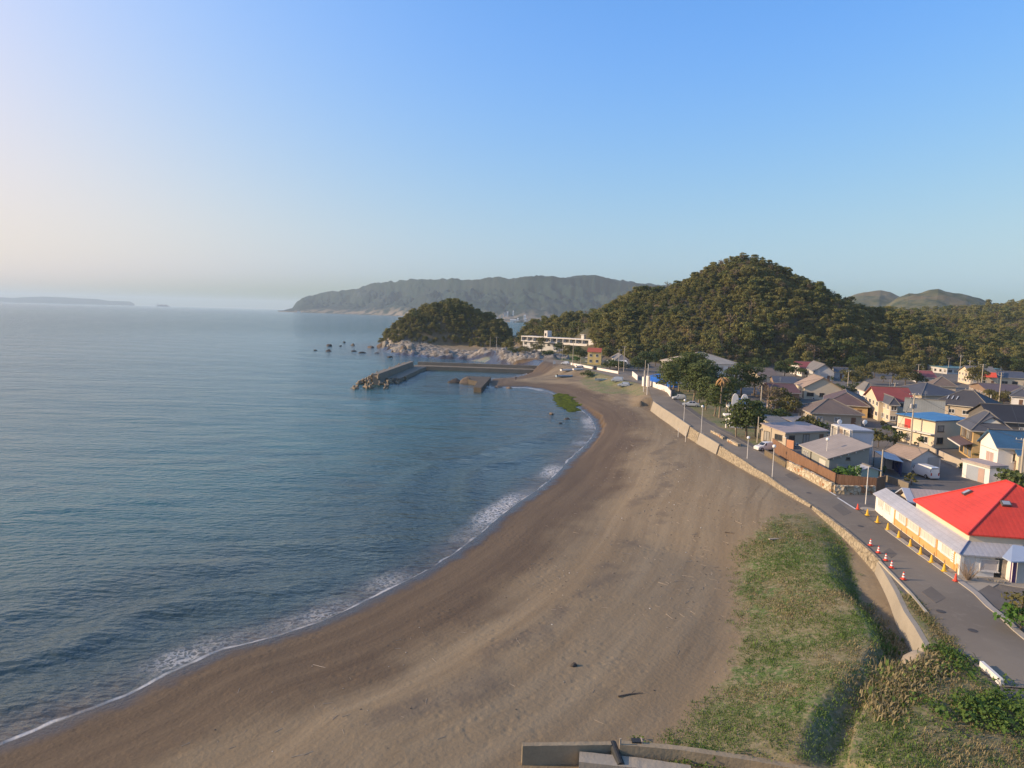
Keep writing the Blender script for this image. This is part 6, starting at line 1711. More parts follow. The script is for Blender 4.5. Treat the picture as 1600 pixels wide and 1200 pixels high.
# ------------------------------------------------------------------ walls and fences by the road
fence_brown = NT('brown_boards'); _tc = fence_brown.n.new('ShaderNodeTexCoord')
_w = fence_brown.noise(1.0, 3, fence_brown.scalev(fence_brown.geo.outputs['Position'], (7, 7, .6)))
fence_brown = fence_brown.done(fence_brown.mix(fence_brown.rng(_w, .3, .7), (.155, .085, .050), (.235, .135, .082)), .8, None, .2)
def run_wall(px, z, h, th, mat, label, name='wall', cat='wall', cap=None, posts=None):
    pts = [P(a, b, z) for a, b in px]; o0 = pts[0]
    t = thing(name, (o0.x, o0.y, z), label, cat)
    def run(hh0, hh1, th_, nm, mt):
        m = MB(); n = len(pts); L, Rr = [], []
        for i, p in enumerate(pts):
            d = (pts[min(i + 1, n - 1)] - pts[max(i - 1, 0)]); d.z = 0; d.normalize(); nn = Vector((-d.y, d.x, 0)) * th_ / 2
            q = p - o0; L.append(q + nn); Rr.append(q - nn)
        vs = []
        for a, b in zip(L, Rr): vs += [(a.x, a.y, hh0), (a.x, a.y, hh1), (b.x, b.y, hh1), (b.x, b.y, hh0)]
        fs = [(i * 4 + k, i * 4 + 4 + k, i * 4 + 4 + (k + 1) % 4, i * 4 + (k + 1) % 4) for i in range(n - 1) for k in range(4)]
        fs += [(0, 1, 2, 3), (4 * n - 1, 4 * n - 2, 4 * n - 3, 4 * n - 4)]
        m.add(vs, fs); return m.build(nm, mt, t)
    run(-.3, h, th, 'wall' if 'fence' not in name else 'boards', mat)
    if cap: run(h + .001, h + .07, th + .08, 'cap', cap)
    if posts:
        A = resample([(p.x, p.y) for p in pts], posts)
        for q in A:
            m = MB(); m.box(q[0] - o0.x - .06, q[0] - o0.x + .06, q[1] - o0.y + .06, q[1] - o0.y + .16, -.2, h + .05); m.build('post', fence_brown, t)
    return t
bould = NT('boulder_wall'); _v = bould.voro(1.9, out='Color'); _sx = bould.n.new('ShaderNodeSeparateColor'); bould.link(_v, _sx.inputs[0])
_c = bould.mix(bould.rng(_sx.outputs[0], .1, .9), (.36, .29, .19), (.56, .47, .34))
_c = bould.mix(bould.rng(_sx.outputs[1], .84, .88), _c, (.33, .16, .075))
_e = bould.rng(bould.voro(1.9, feat='DISTANCE_TO_EDGE'), 0, .07, 1, 0)
_c = bould.mix(_e, _c, (.20, .155, .10))
bould = bould.done(_c, .9, bould.bump(bould.voro(1.9), .9, .25), .2)
run_wall([(1231, 732.5), (1252, 743), (1275, 755.5), (1292, 765), (1301, 769.3)], 5, 1.3, .5, bould, 'pale boulder retaining wall along the road below the brown fence', 'stone_wall')
run_wall([(1303, 770), (1318, 771), (1340, 771.5), (1366, 771.5)], 5, 1.1, .5, bould, 'pale boulder wall with rust coloured stones along the side street', 'stone_wall')
run_wall([(1196, 711), (1212, 720), (1229, 731)], 5, .9, .4, M('vine_bank', (.15, .115, .07), .95, .45, 2.5), 'low bank overgrown with dry vines left of the boulder wall', 'vine_bank', 'bank')
run_wall([(1207, 703.5), (1235, 723), (1270, 744), (1304.5, 763)], 5.0, 2.15, .12, fence_brown, 'long brown timber fence above the boulder wall facing the road', 'timber_fence', 'fence', posts=12)
run_wall([(1306, 763), (1340, 766.5), (1368, 769), (1382, 765)], 5.0, 2.0, .12, fence_brown, 'brown timber fence facing the side street beside the mint hut', 'timber_fence', 'fence', posts=9)
run_wall([(1187, 684), (1200, 689), (1228, 698.5)], 5, 1.7, .2, WM['beige'], 'long beige garden wall left of the timber fence', 'garden_wall', cap=trim_w)
run_wall([(1229, 699), (1240, 701.5)], 5, 1.5, .2, M('tile_wall', (.42, .20, .11), .8, .2), 'short terracotta coloured wall between the beige wall and the fence', 'garden_wall')
run_wall([(1547, 742), (1570, 757), (1600, 775), (1640, 800)], 5, 1.8, .2, WM['white'], 'long white wall behind the bright red roof', 'garden_wall', cap=RM['brown'])
run_wall([(1434, 699), (1450, 707), (1462, 714)], 5, 1.3, .2, WM['beige'], 'beige block wall in front of the house with the blue flat roof', 'garden_wall')
run_wall([(1467, 716), (1490, 727), (1505, 734), (1512, 732)], 5, 1.4, .2, WM['beige'], 'khaki block wall in front of the ochre house', 'garden_wall')
run_wall([(1542, 630), (1554, 637), (1566, 643.5)], 5, 1.5, .25, WM['beige'], 'beige wall along the lane by the far hedge', 'garden_wall')
run_wall([(1544, 606), (1570, 607), (1604, 609)], 5, 1.7, .25, WM['cream'], 'cream wall with square pillars before the long slate roof', 'garden_wall')
run_wall([(1385, 752), (1400, 757), (1420, 765)], 5, .9, .2, M('dark_concrete', (.17, .15, .13)), 'low dark wall on the edge of the shaded yard', 'garden_wall')
# walls at the far bend of the road
whw = M('white_painted_wall', (.72, .66, .60), .75, .12, .4)
run_wall([(988, 587.5), (996, 594.5)], 5, 1.9, .2, whw, 'short white wall at the far bend, left of the blue tarpaulin', 'garden_wall')
run_wall([(1004, 602), (1007, 603)], 5, 3.0, .5, whw, 'white gate pillar at the far bend behind the thin posts, left one', 'gate_pillar', 'pillar')
run_wall([(1010.5, 603.5), (1014, 604.5)], 5, 3.6, .6, whw, 'taller white gate pillar at the far bend behind the thin posts, right one', 'gate_pillar', 'pillar')
run_wall([(1014.5, 602.5), (1028, 607.5), (1043, 613), (1048, 620)], 5, 1.7, .25, whw, 'long white wall curving round the outside of the road bend', 'garden_wall')
run_wall([(892, 570), (925, 576.5), (955, 582), (966, 584)], 5, 1.0, .3, whw, 'low white wall along the far road under the hedge', 'garden_wall')
run_wall([(1112, 676), (1122, 681), (1131, 687)], 5, .5, .5, bould, 'low stone edging below the palm tree', 'stone_edging', 'edging')
run_wall([(1138, 690), (1146, 694), (1155, 698)], 5, .55, .6, bould, 'low stone edging beside the white pavilion bushes', 'stone_edging', 'edging')
run_wall([(781, 556.5), (800, 559), (818, 562), (834, 566.5)], 2.6, 1.9, .6, concrete, 'pale sea wall along the harbour road beyond the breakwater', 'sea_wall')
# flowering shrub and tarpaulin heap at the bend
for i, (px, py, lab) in enumerate(((1030, 607.5, 'pink flowering bush against the white wall, left one'), (1037, 611.5, 'pinkish red flowering bush at the end of the white wall'))):
    p = P(px, py, 5); t = thing('flower_bush', (p.x, p.y, 4.9), lab, 'bush')
    V, F = leaves([(0, 0, .5, .9, .7, .6), (.7, .2, .4, .6, .5, .4)], 70, .12, 60 + i); link_mesh('blossom', np_mesh('blossom', V, F, [leaf_mat('pink_blossom', [(.52, .20, .22), (.60, .35, .33)], rnd=False)], smooth=False), t)
    V, F = leaves([(0, 0, .25, .8, .6, .35)], 50, .12, 70 + i); link_mesh('leaves', np_mesh('leaves', V, F, [leaf_dark], smooth=False), t)
p = P(1027, 596, 5); me = rock_mesh(301, 4.2, 2.6, 3.4); me.materials.append(M('blue_tarpaulin', (.035, .16, .52), .45, .25, .6, .15, 1.5)); o = link_mesh('tarpaulin_heap', me); o.location = (p.x, p.y, 4.9); tag(o, 'heap covered with a bright blue tarpaulin behind the white wall', 'tarpaulin')
p = P(1052, 604, 5); me = rock_mesh(302, 3.0, 2.0, 2.2); me.materials.append(M('blue_tarpaulin', (.035, .16, .52))); o = link_mesh('tarpaulin_heap', me); o.location = (p.x, p.y, 4.9); tag(o, 'smaller blue tarpaulin heap half hidden by the pines', 'tarpaulin')

# foreground wall and drain at the bottom edge
zf = 2.35
fw = M('mossy_concrete', (.27, .215, .14), .9, .3, .7, .05, 5)
low_wall([(816, 1163), (880, 1162), (955, 1161)], zf + .55, 1.6, .35, 'low concrete wall end at the bottom, left of the drain', 'retaining_wall', fw)
low_wall([(968, 1160), (1060, 1168), (1170, 1184), (1300, 1208)], zf + .75, 2.0, .45, 'long concrete wall at the bottom, right of the drain', 'retaining_wall', fw)
low_wall([(905, 1182), (1000, 1192), (1080, 1204)], zf + .25, 1.6, 1.0, 'pale concrete step below the wall at the bottom edge', 'concrete_step', M('concrete', (.40, .345, .265)))
p = P(963, 1178, zf + .3); t = thing('drain_pipe', (p.x, p.y, zf), 'dark drain pipe in the gap of the bottom wall', 'drain')
m = MB(); m.tube((-.1, .9, .35), (.15, -.9, .15), .24, .24, 14); m.build('pipe', M('dark_pipe', (.03, .03, .028), .6), t)
m = MB(); m.box(.2, .3, .2, .3, 0, 1.1); m.build('stake', M('driftwood', (.36, .30, .23)), t)
p = P(994, 1165, zf + .5); t = thing('wall_box', (p.x, p.y, zf + .2), 'small rusty metal box fixed on the bottom wall', 'box')
m = MB(); m.box(-.28, .28, -.2, .2, 0, .65); m.build('body', M('dark_pipe', (.03, .03, .028)), t); m = MB(); m.box(.281, .34, -.2, .2, .3, .7); m.build('door', M('driftwood', (.36, .30, .23)), t)

# ------------------------------------------------------------------ poles, lamps, posts
pole_c = M('pole_concrete', (.42, .36, .275), .85, .15, .8)
steel_g = M('galvanised', (.30, .30, .30), .5, .1, 2, metal=.4)
white_p = M('white_post', (.66, .62, .55), .6, .12)
tops = {}
def pole(key, base, top, label, arms=1, r=.15, box=False, name='utility_pole', cat='pole', yaw=0.0, mat=None, group=None):
    b = P(base[0], base[1], GROUND); g_ = gz(b.x, b.y)
    if abs(g_ - GROUND) > .3: b = P(base[0], base[1], g_); g_ = gz(b.x, b.y)
    zc = -(CROT.transposed() @ (b - CAM)).z
    h = math.hypot(base[0] - top[0], base[1] - top[1]) * zc / FPX * 1.02
    t = thing(name, (b.x, b.y, g_), label, cat, group, yaw)
    m = MB(); m.tube((0, 0, -.3), (0, 0, h), r, r * .68, 10); m.build('pole', mat or pole_c, t)
    for k in range(arms):
        z_ = h - .25 - k * .75; w_ = (.95, .75, .6)[k]
        m = MB(); m.box(-w_, w_, r * .7, r * .7 + .09, z_ - .05, z_ + .05); ca = m.build('crossarm', steel_g, t)
        for s in (-1, -.35, .35, 1):
            m = MB(); m.lathe([(.045, 0), (.06, .06), (.03, .09), (.05, .14), (.02, .2)], (s * w_ * .92, r * .7 + .045, z_ + .05), 8); m.build('insulator', M('porcelain', (.68, .66, .62), .3), ca)
    if box:
        for s in (-1, 1):
            m = MB(); m.lathe([(.2, 0), (.24, .05), (.24, .75), (.18, .85)], (s * .42, .1, h - 2.9), 10); m.build('transformer', M('transformer_grey', (.45, .43, .40), .5, .1), t)
    tops[key] = Vector((b.x, b.y, g_ + h)); return t
UP = [
 ('p1', (1422.5, 695.4), (1429.5, 616), 'tall concrete pole with transformers in front of the blue roofed cream house', 2, .17, True),
 ('p2', (1323.3, 620), (1327.6, 580), 'concrete pole with a crossarm right of the cream gabled house', 1, .16, False),
 ('p3', (1394.6, 648), (1398.3, 599), 'concrete pole with two crossarms before the dark red tile roof', 2, .16, False),
 ('p4', (1433, 603), (1435.7, 570), 'concrete pole beside the small red roof at the wood edge', 1, .16, False),
 ('p5', (1498.5, 592), (1501.5, 555), 'concrete pole beside the teal roof, farthest left of the far group', 2, .16, False),
 ('p6', (1513, 597), (1516.5, 564), 'concrete pole at the left wall of the tall cream house', 1, .16, False),
 ('p7', (1532, 618.5), (1535.5, 570), 'concrete pole standing before the orange awning', 2, .17, False),
 ('p8', (1560.5, 630), (1565.3, 583), 'concrete pole beside the lane wall near the white bungalow', 2, .17, False),
 ('p9', (1591.5, 778), (1599.5, 686), 'thick concrete pole behind the bright red roof at the right edge', 1, .19, False),
 ('p10', (1376, 751), (1381.2, 703), 'plain concrete pole behind the mint green hut', 0, .15, False),
 ('p12', (1186, 676), (1191, 604), 'tall pale pole behind the dark trees right of the white pavilion', 0, .16, False),
 ('p12b', (1183, 692), (1190, 652), 'shorter pale pole with a stay on the grass by the road', 0, .12, False),
 ('q1', (966, 587), (967.3, 547), 'concrete pole by the two grey blue vans at the far bend', 1, .16, False),
 ('q2', (974.4, 581), (976, 542), 'concrete pole behind the white carport under the hill', 1, .16, False),
 ('q3', (1007, 602), (1010, 563.5), 'concrete pole behind the white gate pillars', 0, .16, False),
 ('q4', (894.7, 571), (895.3, 534.7), 'concrete pole in front of the long white block', 1, .16, False),
 ('q5', (878.3, 563.5), (878.8, 540), 'thin pole below the long white block, left of the taller one', 0, .12, False),
 ('q6', (907, 571.5), (907.3, 557.5), 'short pole left of the yellow house', 0, .12, False),
 ('q7', (765.6, 547.5), (766.6, 526.5), 'pole on the grassy flat by the islet, left one', 0, .15, False),
 ('q8', (775.7, 548), (776.3, 524), 'pole on the grassy flat by the islet, right one', 1, .15, False),
 ('s1', (1481, 584), (1482.8, 560), 'dark thin pole against the shaded wood', 1, .13, False)]
for key, b, tp, lab, arms, r, bx in UP: pole(key, b, tp, lab, arms, r, bx, yaw=rng.uniform(-.5, .5))
POST = [
 ((1352.5, 788), (1357.2, 729), 'thin pale post at the left corner of the restaurant', .07),
 ((1138, 642), (1140.3, 614.5), 'white post left of the white pavilion arches', .11),
 ((1149, 671), (1151.5, 643), 'thin post in front of the bush by the white pavilion', .06),
 ((1005.3, 612.5), (1005.6, 580), 'bleached post on the beach edge at the bend, left one', .13),
 ((1010.4, 627.8), (1012.3, 580.6), 'tall bleached post on the beach edge at the bend', .13),
 ((1059.6, 681.5), (1059.7, 668), 'short pale post in the sand below the sea wall, left one', .07),
 ((1071, 689.5), (1071.3, 673), 'short pale post in the sand below the sea wall, right one', .07),
 ((1547.5, 629), (1548.2, 617), 'pale green post by the lane in the far village', .16),
 ((1508, 619), (1509, 607), 'thin pale post by the lane behind the slate roof', .1)]
for b, tp, lab, r in POST: pole('x', b, tp, lab, 0, r, False, 'post', 'post', mat=white_p)
LAMPS = [((1206.5, 746.5), (1210, 701), 'white globe street lamp at the road edge beside the timber fence'),
         ((1289.5, 737), (1292.5, 690), 'white globe lamp in front of the grey green house'),
         ((1068.4, 659), (1070, 628), 'street lamp at the road edge beside the silver saloon'),
         ((1095.5, 677), (1097.6, 638), 'street lamp at the road edge opposite the palm'),
         ((1167, 724), (1171.6, 694), 'street lamp at the road edge below the beige wall')]
globe = M('lamp_globe', (.80, .78, .74), .25, .03)
for b, tp, lab in LAMPS:
    t = pole('x', b, tp, lab, 0, .065, False, 'street_lamp', 'street lamp', mat=white_p)
    h = max(v.co.z for v in kids(t)[0].data.vertices)
    m = MB(); m.lathe([(.06, 0), (.12, .05)], (0, 0, h), 10); m.build('collar', steel_g, t)
    m = MB(); m.ell((0, 0, h + .32), (.27, .27, .27), 16, 10); m.build('globe', globe, t, smooth=True)
wire_m = M('wire', (.03, .03, .03), .6, .05)
def wire(a, b, label, sag=.6, dz=0.0):
    A, B = tops[a] - Vector((0, 0, .2 + dz)), tops[b] - Vector((0, 0, .2 + dz)); m = MB(); pr_ = A
    for i in range(1, 15):
        u = i / 14; q = A.lerp(B, u) - Vector((0, 0, sag * 4 * u * (1 - u))); m.tube(pr_, q, .026, n=4); pr_ = q
    tag(m.build('overhead_wire', wire_m), label, 'wire')
for a, b, lab in (('p1', 'p3', 'overhead wire from the transformer pole to the pole before the red tiles'), ('p1', 'p10', 'overhead wire from the transformer pole to the pole by the mint hut'), ('p1', 'p9', 'overhead wire from the transformer pole to the thick pole at the right edge'),
                  ('p3', 'p2', 'overhead wire between the two poles left of the red tiles'), ('p3', 'p4', 'overhead wire running back to the pole by the small red roof'), ('p7', 'p8', 'overhead wire between the pole before the awning and the lane pole'),
                  ('p7', 'p6', 'overhead wire from the awning pole to the pole by the tall cream house'), ('p8', 'p9', 'overhead wire from the lane pole to the thick pole at the right edge'), ('p5', 'p6', 'overhead wire from the teal roof pole to the pole by the tall cream house'), ('p12', 'p2', 'overhead wire from the pole by the dark trees to the pole by the cream gable'), ('q1', 'q2', 'overhead wire between the two poles under the big hill'), ('q1', 'q3', 'overhead wire from the vans to the gate pillar pole'), ('q4', 'q1', 'overhead wire from the white block pole to the pole by the vans'), ('p10', 'p12', 'overhead wire crossing behind the grey green house')): wire(a, b, lab)

# ------------------------------------------------------------------ cones
con_y = M('cone_yellow', (.70, .42, .03), .5, .12, 4); con_r = M('cone_red', (.72, .07, .035), .5, .12, 4); con_w = M('cone_band', (.80, .78, .74), .4, .06, 4)
def cone_thing(kind):
    t = thing('traffic_cone', (0, 0, 0), 'x', 'traffic cone')
    mt = {'y': con_y, 'r': con_r, 's': con_r}[kind]
    m = MB(); m.box(-.2, .2, -.2, .2, 0, .045); m.build('base', mt, t)
    m = MB(); m.lathe([(.155, .046), (.05, .68), (.03, .70)], n=16); m.build('body', mt, t, smooth=False)
    if kind == 's':
        for z0, z1 in ((.20, .33), (.44, .57)):
            rr_ = lambda z: .155 - .105 * (z - .046) / .634 + .006
            m = MB(); m.lathe([(rr_(z0), z0), (rr_(z1), z1)], n=16); m.build('band', con_w, t)
    return t
yl_ = [(1355, 805), (1371, 816), (1387, 827.5), (1404, 840), (1422, 853.5), (1438, 866), (1455, 878.5), (1475, 892.5)]
ord_ = ['first', 'second', 'third', 'fourth', 'fifth', 'sixth', 'seventh', 'eighth']
src = {}
def put_cone(kind, px, py, lab, grp, s=1.0):
    if kind not in src: src[kind] = (cone_thing(kind), None); o = src[kind][0]; src[kind] = (o, tree_of(o))
    else: o = copy_tree(src[kind][0], src[kind][1])
    p = P(px, py, ROADZ + .06); o.location = (p.x, p.y, gz(p.x, p.y) + .02 if kind != 's' else ROADZ + .07)
    o.location.z = max(o.location.z, ROADZ + (.05 if kind != 's' else .09)); o.rotation_euler.z = rng.uniform(-.3, .3); o.scale = (s, s, s); tag(o, lab, 'traffic cone', grp)
for (px, py), w in zip(yl_, ord_): put_cone('y', px, py, 'yellow cone in the row along the restaurant front, %s from the far end' % w, 'yellow cones along the restaurant', 1.12)
put_cone('r', 1340, 795.5, 'plain red cone at the far corner of the restaurant', 'plain red cones'); put_cone('r', 1493, 907.5, 'plain red cone at the near corner of the restaurant', 'plain red cones')
for (px, py), w in zip([(1360, 852.5), (1372.5, 864), (1384, 876), (1393, 887.5), (1411.5, 905.5)], ('first', 'second', 'third', 'fourth', 'fifth and nearest')): put_cone('s', px, py, 'red cone with white bands on the sea side of the road, %s' % w, 'banded cones on the road')
# ring of planter stones before the porch
for i in range(6):
    p = P(1546 + i * 4.4, 908 + i * .7, GROUND); m = MB(); m.lathe([(.16, 0), (.2, .18), (.15, .2), (.12, .1)], n=10); o = m.build('flower_pot', M('pale_concrete', (.33, .29, .235))); o.location = (p.x, p.y, 4.99); tag(o, 'small round stone pot in the row before the porch', 'pot', 'row of stone pots before the porch')
p = P(1344, 795, 5); t = thing('manhole_slab', (p.x + 1.0, p.y, 4.98), 'pale concrete pad beside the red cone at the far corner', 'slab'); m = MB(); m.lathe([(.9, 0), (.9, .05)], n=16); m.build('slab', M('pale_concrete', (.33, .29, .235)), t)

# ------------------------------------------------------------------ cars
tyre_m = M('tyre', (.02, .02, .02), .85, .1); rim_m = M('rim', (.40, .40, .41), .35, .05, 2, metal=.5)
cglass = NT('car_glass'); cglass.done((.02, .022, .025), .08, None, .6); cglass = cglass.m
lampw = M('headlamp', (.70, .70, .68), .15, .03); lampr = M('tail_lamp', (.40, .02, .02), .25, .05)
def paint(nm, c): 
    if ('paint_' + nm) in _mc: return _mc['paint_' + nm]
    t = NT('paint_' + nm); t.done(c, .32, None, .5, .15); t.bsdf.inputs['Coat Weight'].default_value = .6; _mc['paint_' + nm] = t.m; return t.m
CARS = {  # x along the car (front = +x): stations (x, belt z, roof z or None, half width)
 'sedan': dict(L=4.6, w=.88, st=[(-2.3, .70, None), (-2.1, .92, None), (-1.55, .96, None), (-.95, .94, 1.42), (.25, .92, 1.44), (1.05, .90, None), (1.9, .80, None), (2.3, .62, None)]),
 'hatch': dict(L=3.9, w=.84, st=[(-1.95, .72, None), (-1.85, .98, 1.05), (-1.45, .98, 1.50), (-.2, .94, 1.53), (.45, .92, 1.46), (1.05, .90, None), (1.7, .78, None), (1.95, .60, None)]),
 'van': dict(L=4.4, w=.86, st=[(-2.2, .80, None), (-2.15, 1.02, 1.78), (-1.9, 1.02, 1.86), (.6, 1.0, 1.86), (1.35, .98, 1.55), (1.75, .95, None), (2.1, .80, None), (2.2, .60, None)]),
 'suv': dict(L=4.3, w=.88, st=[(-2.15, .78, None), (-2.05, 1.04, 1.10), (-1.7, 1.04, 1.66), (-.1, 1.0, 1.68), (.5, .98, 1.60), (1.0, .97, None), (1.85, .88, None), (2.15, .66, None)])}
def car(kind, col, px, py, yaw, label, z=None, cat='car'):
    D = CARS[kind]; w = D['w']; st = D['st']; p = P(px, py, z or GROUND)
    gzc = gz(p.x, p.y) if z is None else z
    t = thing('parked_car' if kind != 'van' else 'parked_van', (p.x, p.y, gzc + .03), label, cat, None, yaw)
    m = MB(); vs = []; K = len(st)
    for x, zb, zr in st:
        tap = 1 - .12 * max(0, (abs(x) - D['L'] * .38)) / (D['L'] * .12)
        W = w * tap; r = zr if zr else zb + .015; wr_ = W * (.80 if zr else .93)
        vs += [(x, -W * .94, .22), (x, -W, .48), (x, -W * .985, zb), (x, -wr_, r), (x, wr_, r), (x, W * .985, zb), (x, W, .48), (x, W * .94, .22)]
    fs = []
    for i in range(K - 1):
        for k in range(8): fs.append((i * 8 + k, i * 8 + 8 + k, i * 8 + 8 + (k + 1) % 8, i * 8 + (k + 1) % 8))
    fs += [tuple(range(7, -1, -1)), tuple((K - 1) * 8 + k for k in range(8))]
    m.add(vs, fs); m.build('body', paint(*col), t, bevel=.04)
    cab = [i for i, s in enumerate(st) if s[2]]
    f0, f1 = cab[0], cab[-1]
    def Vv(i, k): return Vector(vs[i * 8 + k])
    def quad(nm, q, out):
        m = MB(); q = [v + out * .012 for v in q]; m.add(q + [v - out * .02 for v in q], [(0, 1, 2, 3), (7, 6, 5, 4), (0, 4, 5, 1), (1, 5, 6, 2), (2, 6, 7, 3), (3, 7, 4, 0)]); return m.build(nm, cglass, t)
    for s, kb, kr in ((-1, 2, 3), (1, 5, 4)):
        a, b = Vv(f0 if kind != 'sedan' else f0, kb), Vv(f1, kb); c, d_ = Vv(f1, kr), Vv(f0, kr)
        a2 = Vv(max(f0 - (1 if kind == 'sedan' else 0), 0), kb); b2 = Vv(f1 + 1, kb)
        xm = (f0 + f1) / 2
        mid_b, mid_r = a.lerp(b, .5), d_.lerp(c, .5)
        up = lambda lo, hi, f: lo.lerp(hi, f)
        quad('side_window', [up(a.lerp(a2, .35), d_, .12), up(mid_b, mid_r, .12) - Vector((.05, 0, 0)), up(mid_b, mid_r, .88) - Vector((.05, 0, 0)), up(a, d_, .88)], Vector((0, s, .25)))
        quad('side_window', [up(mid_b, mid_r, .12) + Vector((.05, 0, 0)), up(b.lerp(b2, .45), c, .12), up(b, c, .88), up(mid_b, mid_r, .88) + Vector((.05, 0, 0))], Vector((0, s, .25)))
    A_, B_, C_, D_ = Vv(f1 + 1, 2), Vv(f1 + 1, 5), Vv(f1, 4), Vv(f1, 3)
    quad('windscreen', [A_.lerp(D_, .1).lerp(B_.lerp(C_, .1), .06), B_.lerp(C_, .1).lerp(A_.lerp(D_, .1), .06), B_.lerp(C_, .9).lerp(A_.lerp(D_, .9), .06), A_.lerp(D_, .9).lerp(B_.lerp(C_, .9), .06)], Vector((.6, 0, .6)))
    r0 = f0 - 1 if kind == 'sedan' else f0; r1 = f0 if kind == 'sedan' else f0 + 1
    A_, B_ = (Vv(r0, 3), Vv(r0, 4)) if kind == 'sedan' else (Vv(r0, 2), Vv(r0, 5)); C_, D_ = (Vv(r1, 4), Vv(r1, 3)) if kind == 'sedan' else (Vv(r1 if kind != 'van' else r0, 4), Vv(r1 if kind != 'van' else r0, 3))
    quad('rear_window', [A_.lerp(D_, .12).lerp(B_, .08), B_.lerp(C_, .12).lerp(A_, .08), C_.lerp(B_, .12).lerp(D_, .08), D_.lerp(A_, .12).lerp(C_, .08)], Vector((-.8, 0, .3)))
    for x in (-D['L'] * .31, D['L'] * .31):
        for s in (-1, 1):
            m = MB(); m.tube((x, s * (w - .16), .30), (x, s * (w + .03), .30), .31, n=16); wh = m.build('wheel', tyre_m, t)
            m = MB(); m.tube((x, s * (w + .031), .30), (x, s * (w + .045), .30), .19, n=12); m.build('rim', rim_m, wh)
    for s in (-1, 1):
        m = MB(); m.box(D['L'] / 2 - .16, D['L'] / 2 - .02, s * w * .62 - .17, s * w * .62 + .17, st[-1][1] - .08, st[-1][1] + .06); m.build('headlight', lampw, t)
        m = MB(); m.box(-D['L'] / 2 - .012, -D['L'] / 2 + .1, s * w * .72 - .1, s * w * .72 + .1, .58, .82 if kind != 'van' else 1.0); m.build('taillight', lampr, t)
    m = MB(); m.box(-D['L'] / 2 - .02, -D['L'] / 2 + .05, -w * .9, w * .9, .30, .52); m.build('bumper', paint(*col), t)
    return t
wht, slv, gry, drk = ('white', (.72, .70, .67)), ('silver', (.48, .50, .53)), ('bluegrey', (.36, .40, .45)), ('dark', (.03, .03, .035))
car('hatch', wht, 1061, 624.5, math.pi - .05, 'white hatchback parked on the grass below the pines')
car('sedan', slv, 1079.5, 635, math.pi - .25, 'silver saloon parked on the verge, nose to the road')
car('van', gry, 964.5, 594, math.pi - .3, 'blue grey van parked at the far bend, left of the other')
car('suv', gry, 975, 598, math.pi - .3, 'blue grey estate car parked at the far bend, right of the van')
car('suv', drk, 929, 577.5, math.pi * .5, 'dark car on the far road below the yellow house')
car('hatch', wht, 883, 569.5, math.pi - .2, 'small white car parked at the far harbour edge')
car('van', wht, 1444, 744.5, 1.72, 'white van seen from behind in the shaded yard', z=4.98)
car('hatch', wht, 1196, 703.5, math.pi + .25, 'white car nosing out behind the end of the brown fence')
car('sedan', slv, 1406, 662, -.7, 'silver car in the lane behind the transformer pole')
car('hatch', wht, 1596, 678, math.pi * .9, 'white car between the black roof and the blue roofed house')

# ------------------------------------------------------------------ boats on the beach
def boat(px, py, L, yaw, label, hull, inner):
    p = P(px, py, 2.2); z = gz(p.x, p.y); p = P(px, py, z)
    t = thing('rowing_boat', (p.x, p.y, gz(p.x, p.y) + .05), label, 'boat', None, yaw)
    m = MB(); st = [(-.5, .75, .0), (-.25, .98, 0), (.1, 1.0, 0), (.35, .7, .05), (.5, .06, .22)]; vs = []
    W = L * .16
    for x, w, k in st: vs += [(x * L, -W * w, .75 + k), (x * L, -W * w * .75, .15 + k), (x * L, 0, k * .6), (x * L, W * w * .75, .15 + k), (x * L, W * w, .75 + k)]
    m.add(vs, [(i * 5 + k, i * 5 + k + 1, i * 5 + k + 6, i * 5 + k + 5) for i in range(4) for k in range(4)] + [(0, 4, 3, 2, 1)])
    h = m.build('hull', hull, t); h.modifiers.new('solid', 'SOLIDIFY').thickness = .06
    m = MB(); m.box(-L * .44, L * .3, -W * .72, W * .72, .42, .50); m.build('deck', inner, t)
    m = MB(); m.box(-L * .2, -L * .12, -W * .9, W * .9, .60, .66); m.build('thwart', inner, t)
    m = MB(); m.box(-L * .46, -L * .40, -.16, .16, .3, 1.2); m.build('outboard', M('dark_pipe', (.03, .03, .028)), t)
hb, hw_, hg = M('boat_blue', (.28, .36, .42), .5, .12), M('boat_white', (.68, .67, .65), .4, .08), M('boat_grey', (.30, .31, .32), .5, .15)
boat(882, 580.5, 7.5, .35, 'grey blue boat drawn up on the harbour beach, nearest the breakwater', hb, hg)
boat(888, 576.5, 7.5, .45, 'white boat lying behind the grey blue one on the harbour beach', hw_, hg)
boat(903, 577.5, 5.0, .5, 'small white boat on the harbour beach, right of the others', hw_, hb)
boat(905, 574, 5.0, .8, 'white boat with a dark inside beside the far road', hw_, hg)
boat(940, 589, 5.0, -.1, 'old blue boat lying in the grass left of the parked vans', hb, hg)
# signboard by the harbour
p = P(866, 570.5, 5); t = thing('notice_board', (p.x, p.y, gz(p.x, p.y)), 'small white notice board on two legs near the harbour wall', 'sign')
m = MB(); m.box(-.6, .6, -.05, .05, 1.2, 2.6); m.build('board', white_p, t)
for s in (-.5, .5):
    m = MB(); m.tube((s, .08, -.1), (s, .08, 2.5), .05); m.build('leg', steel_g, t)

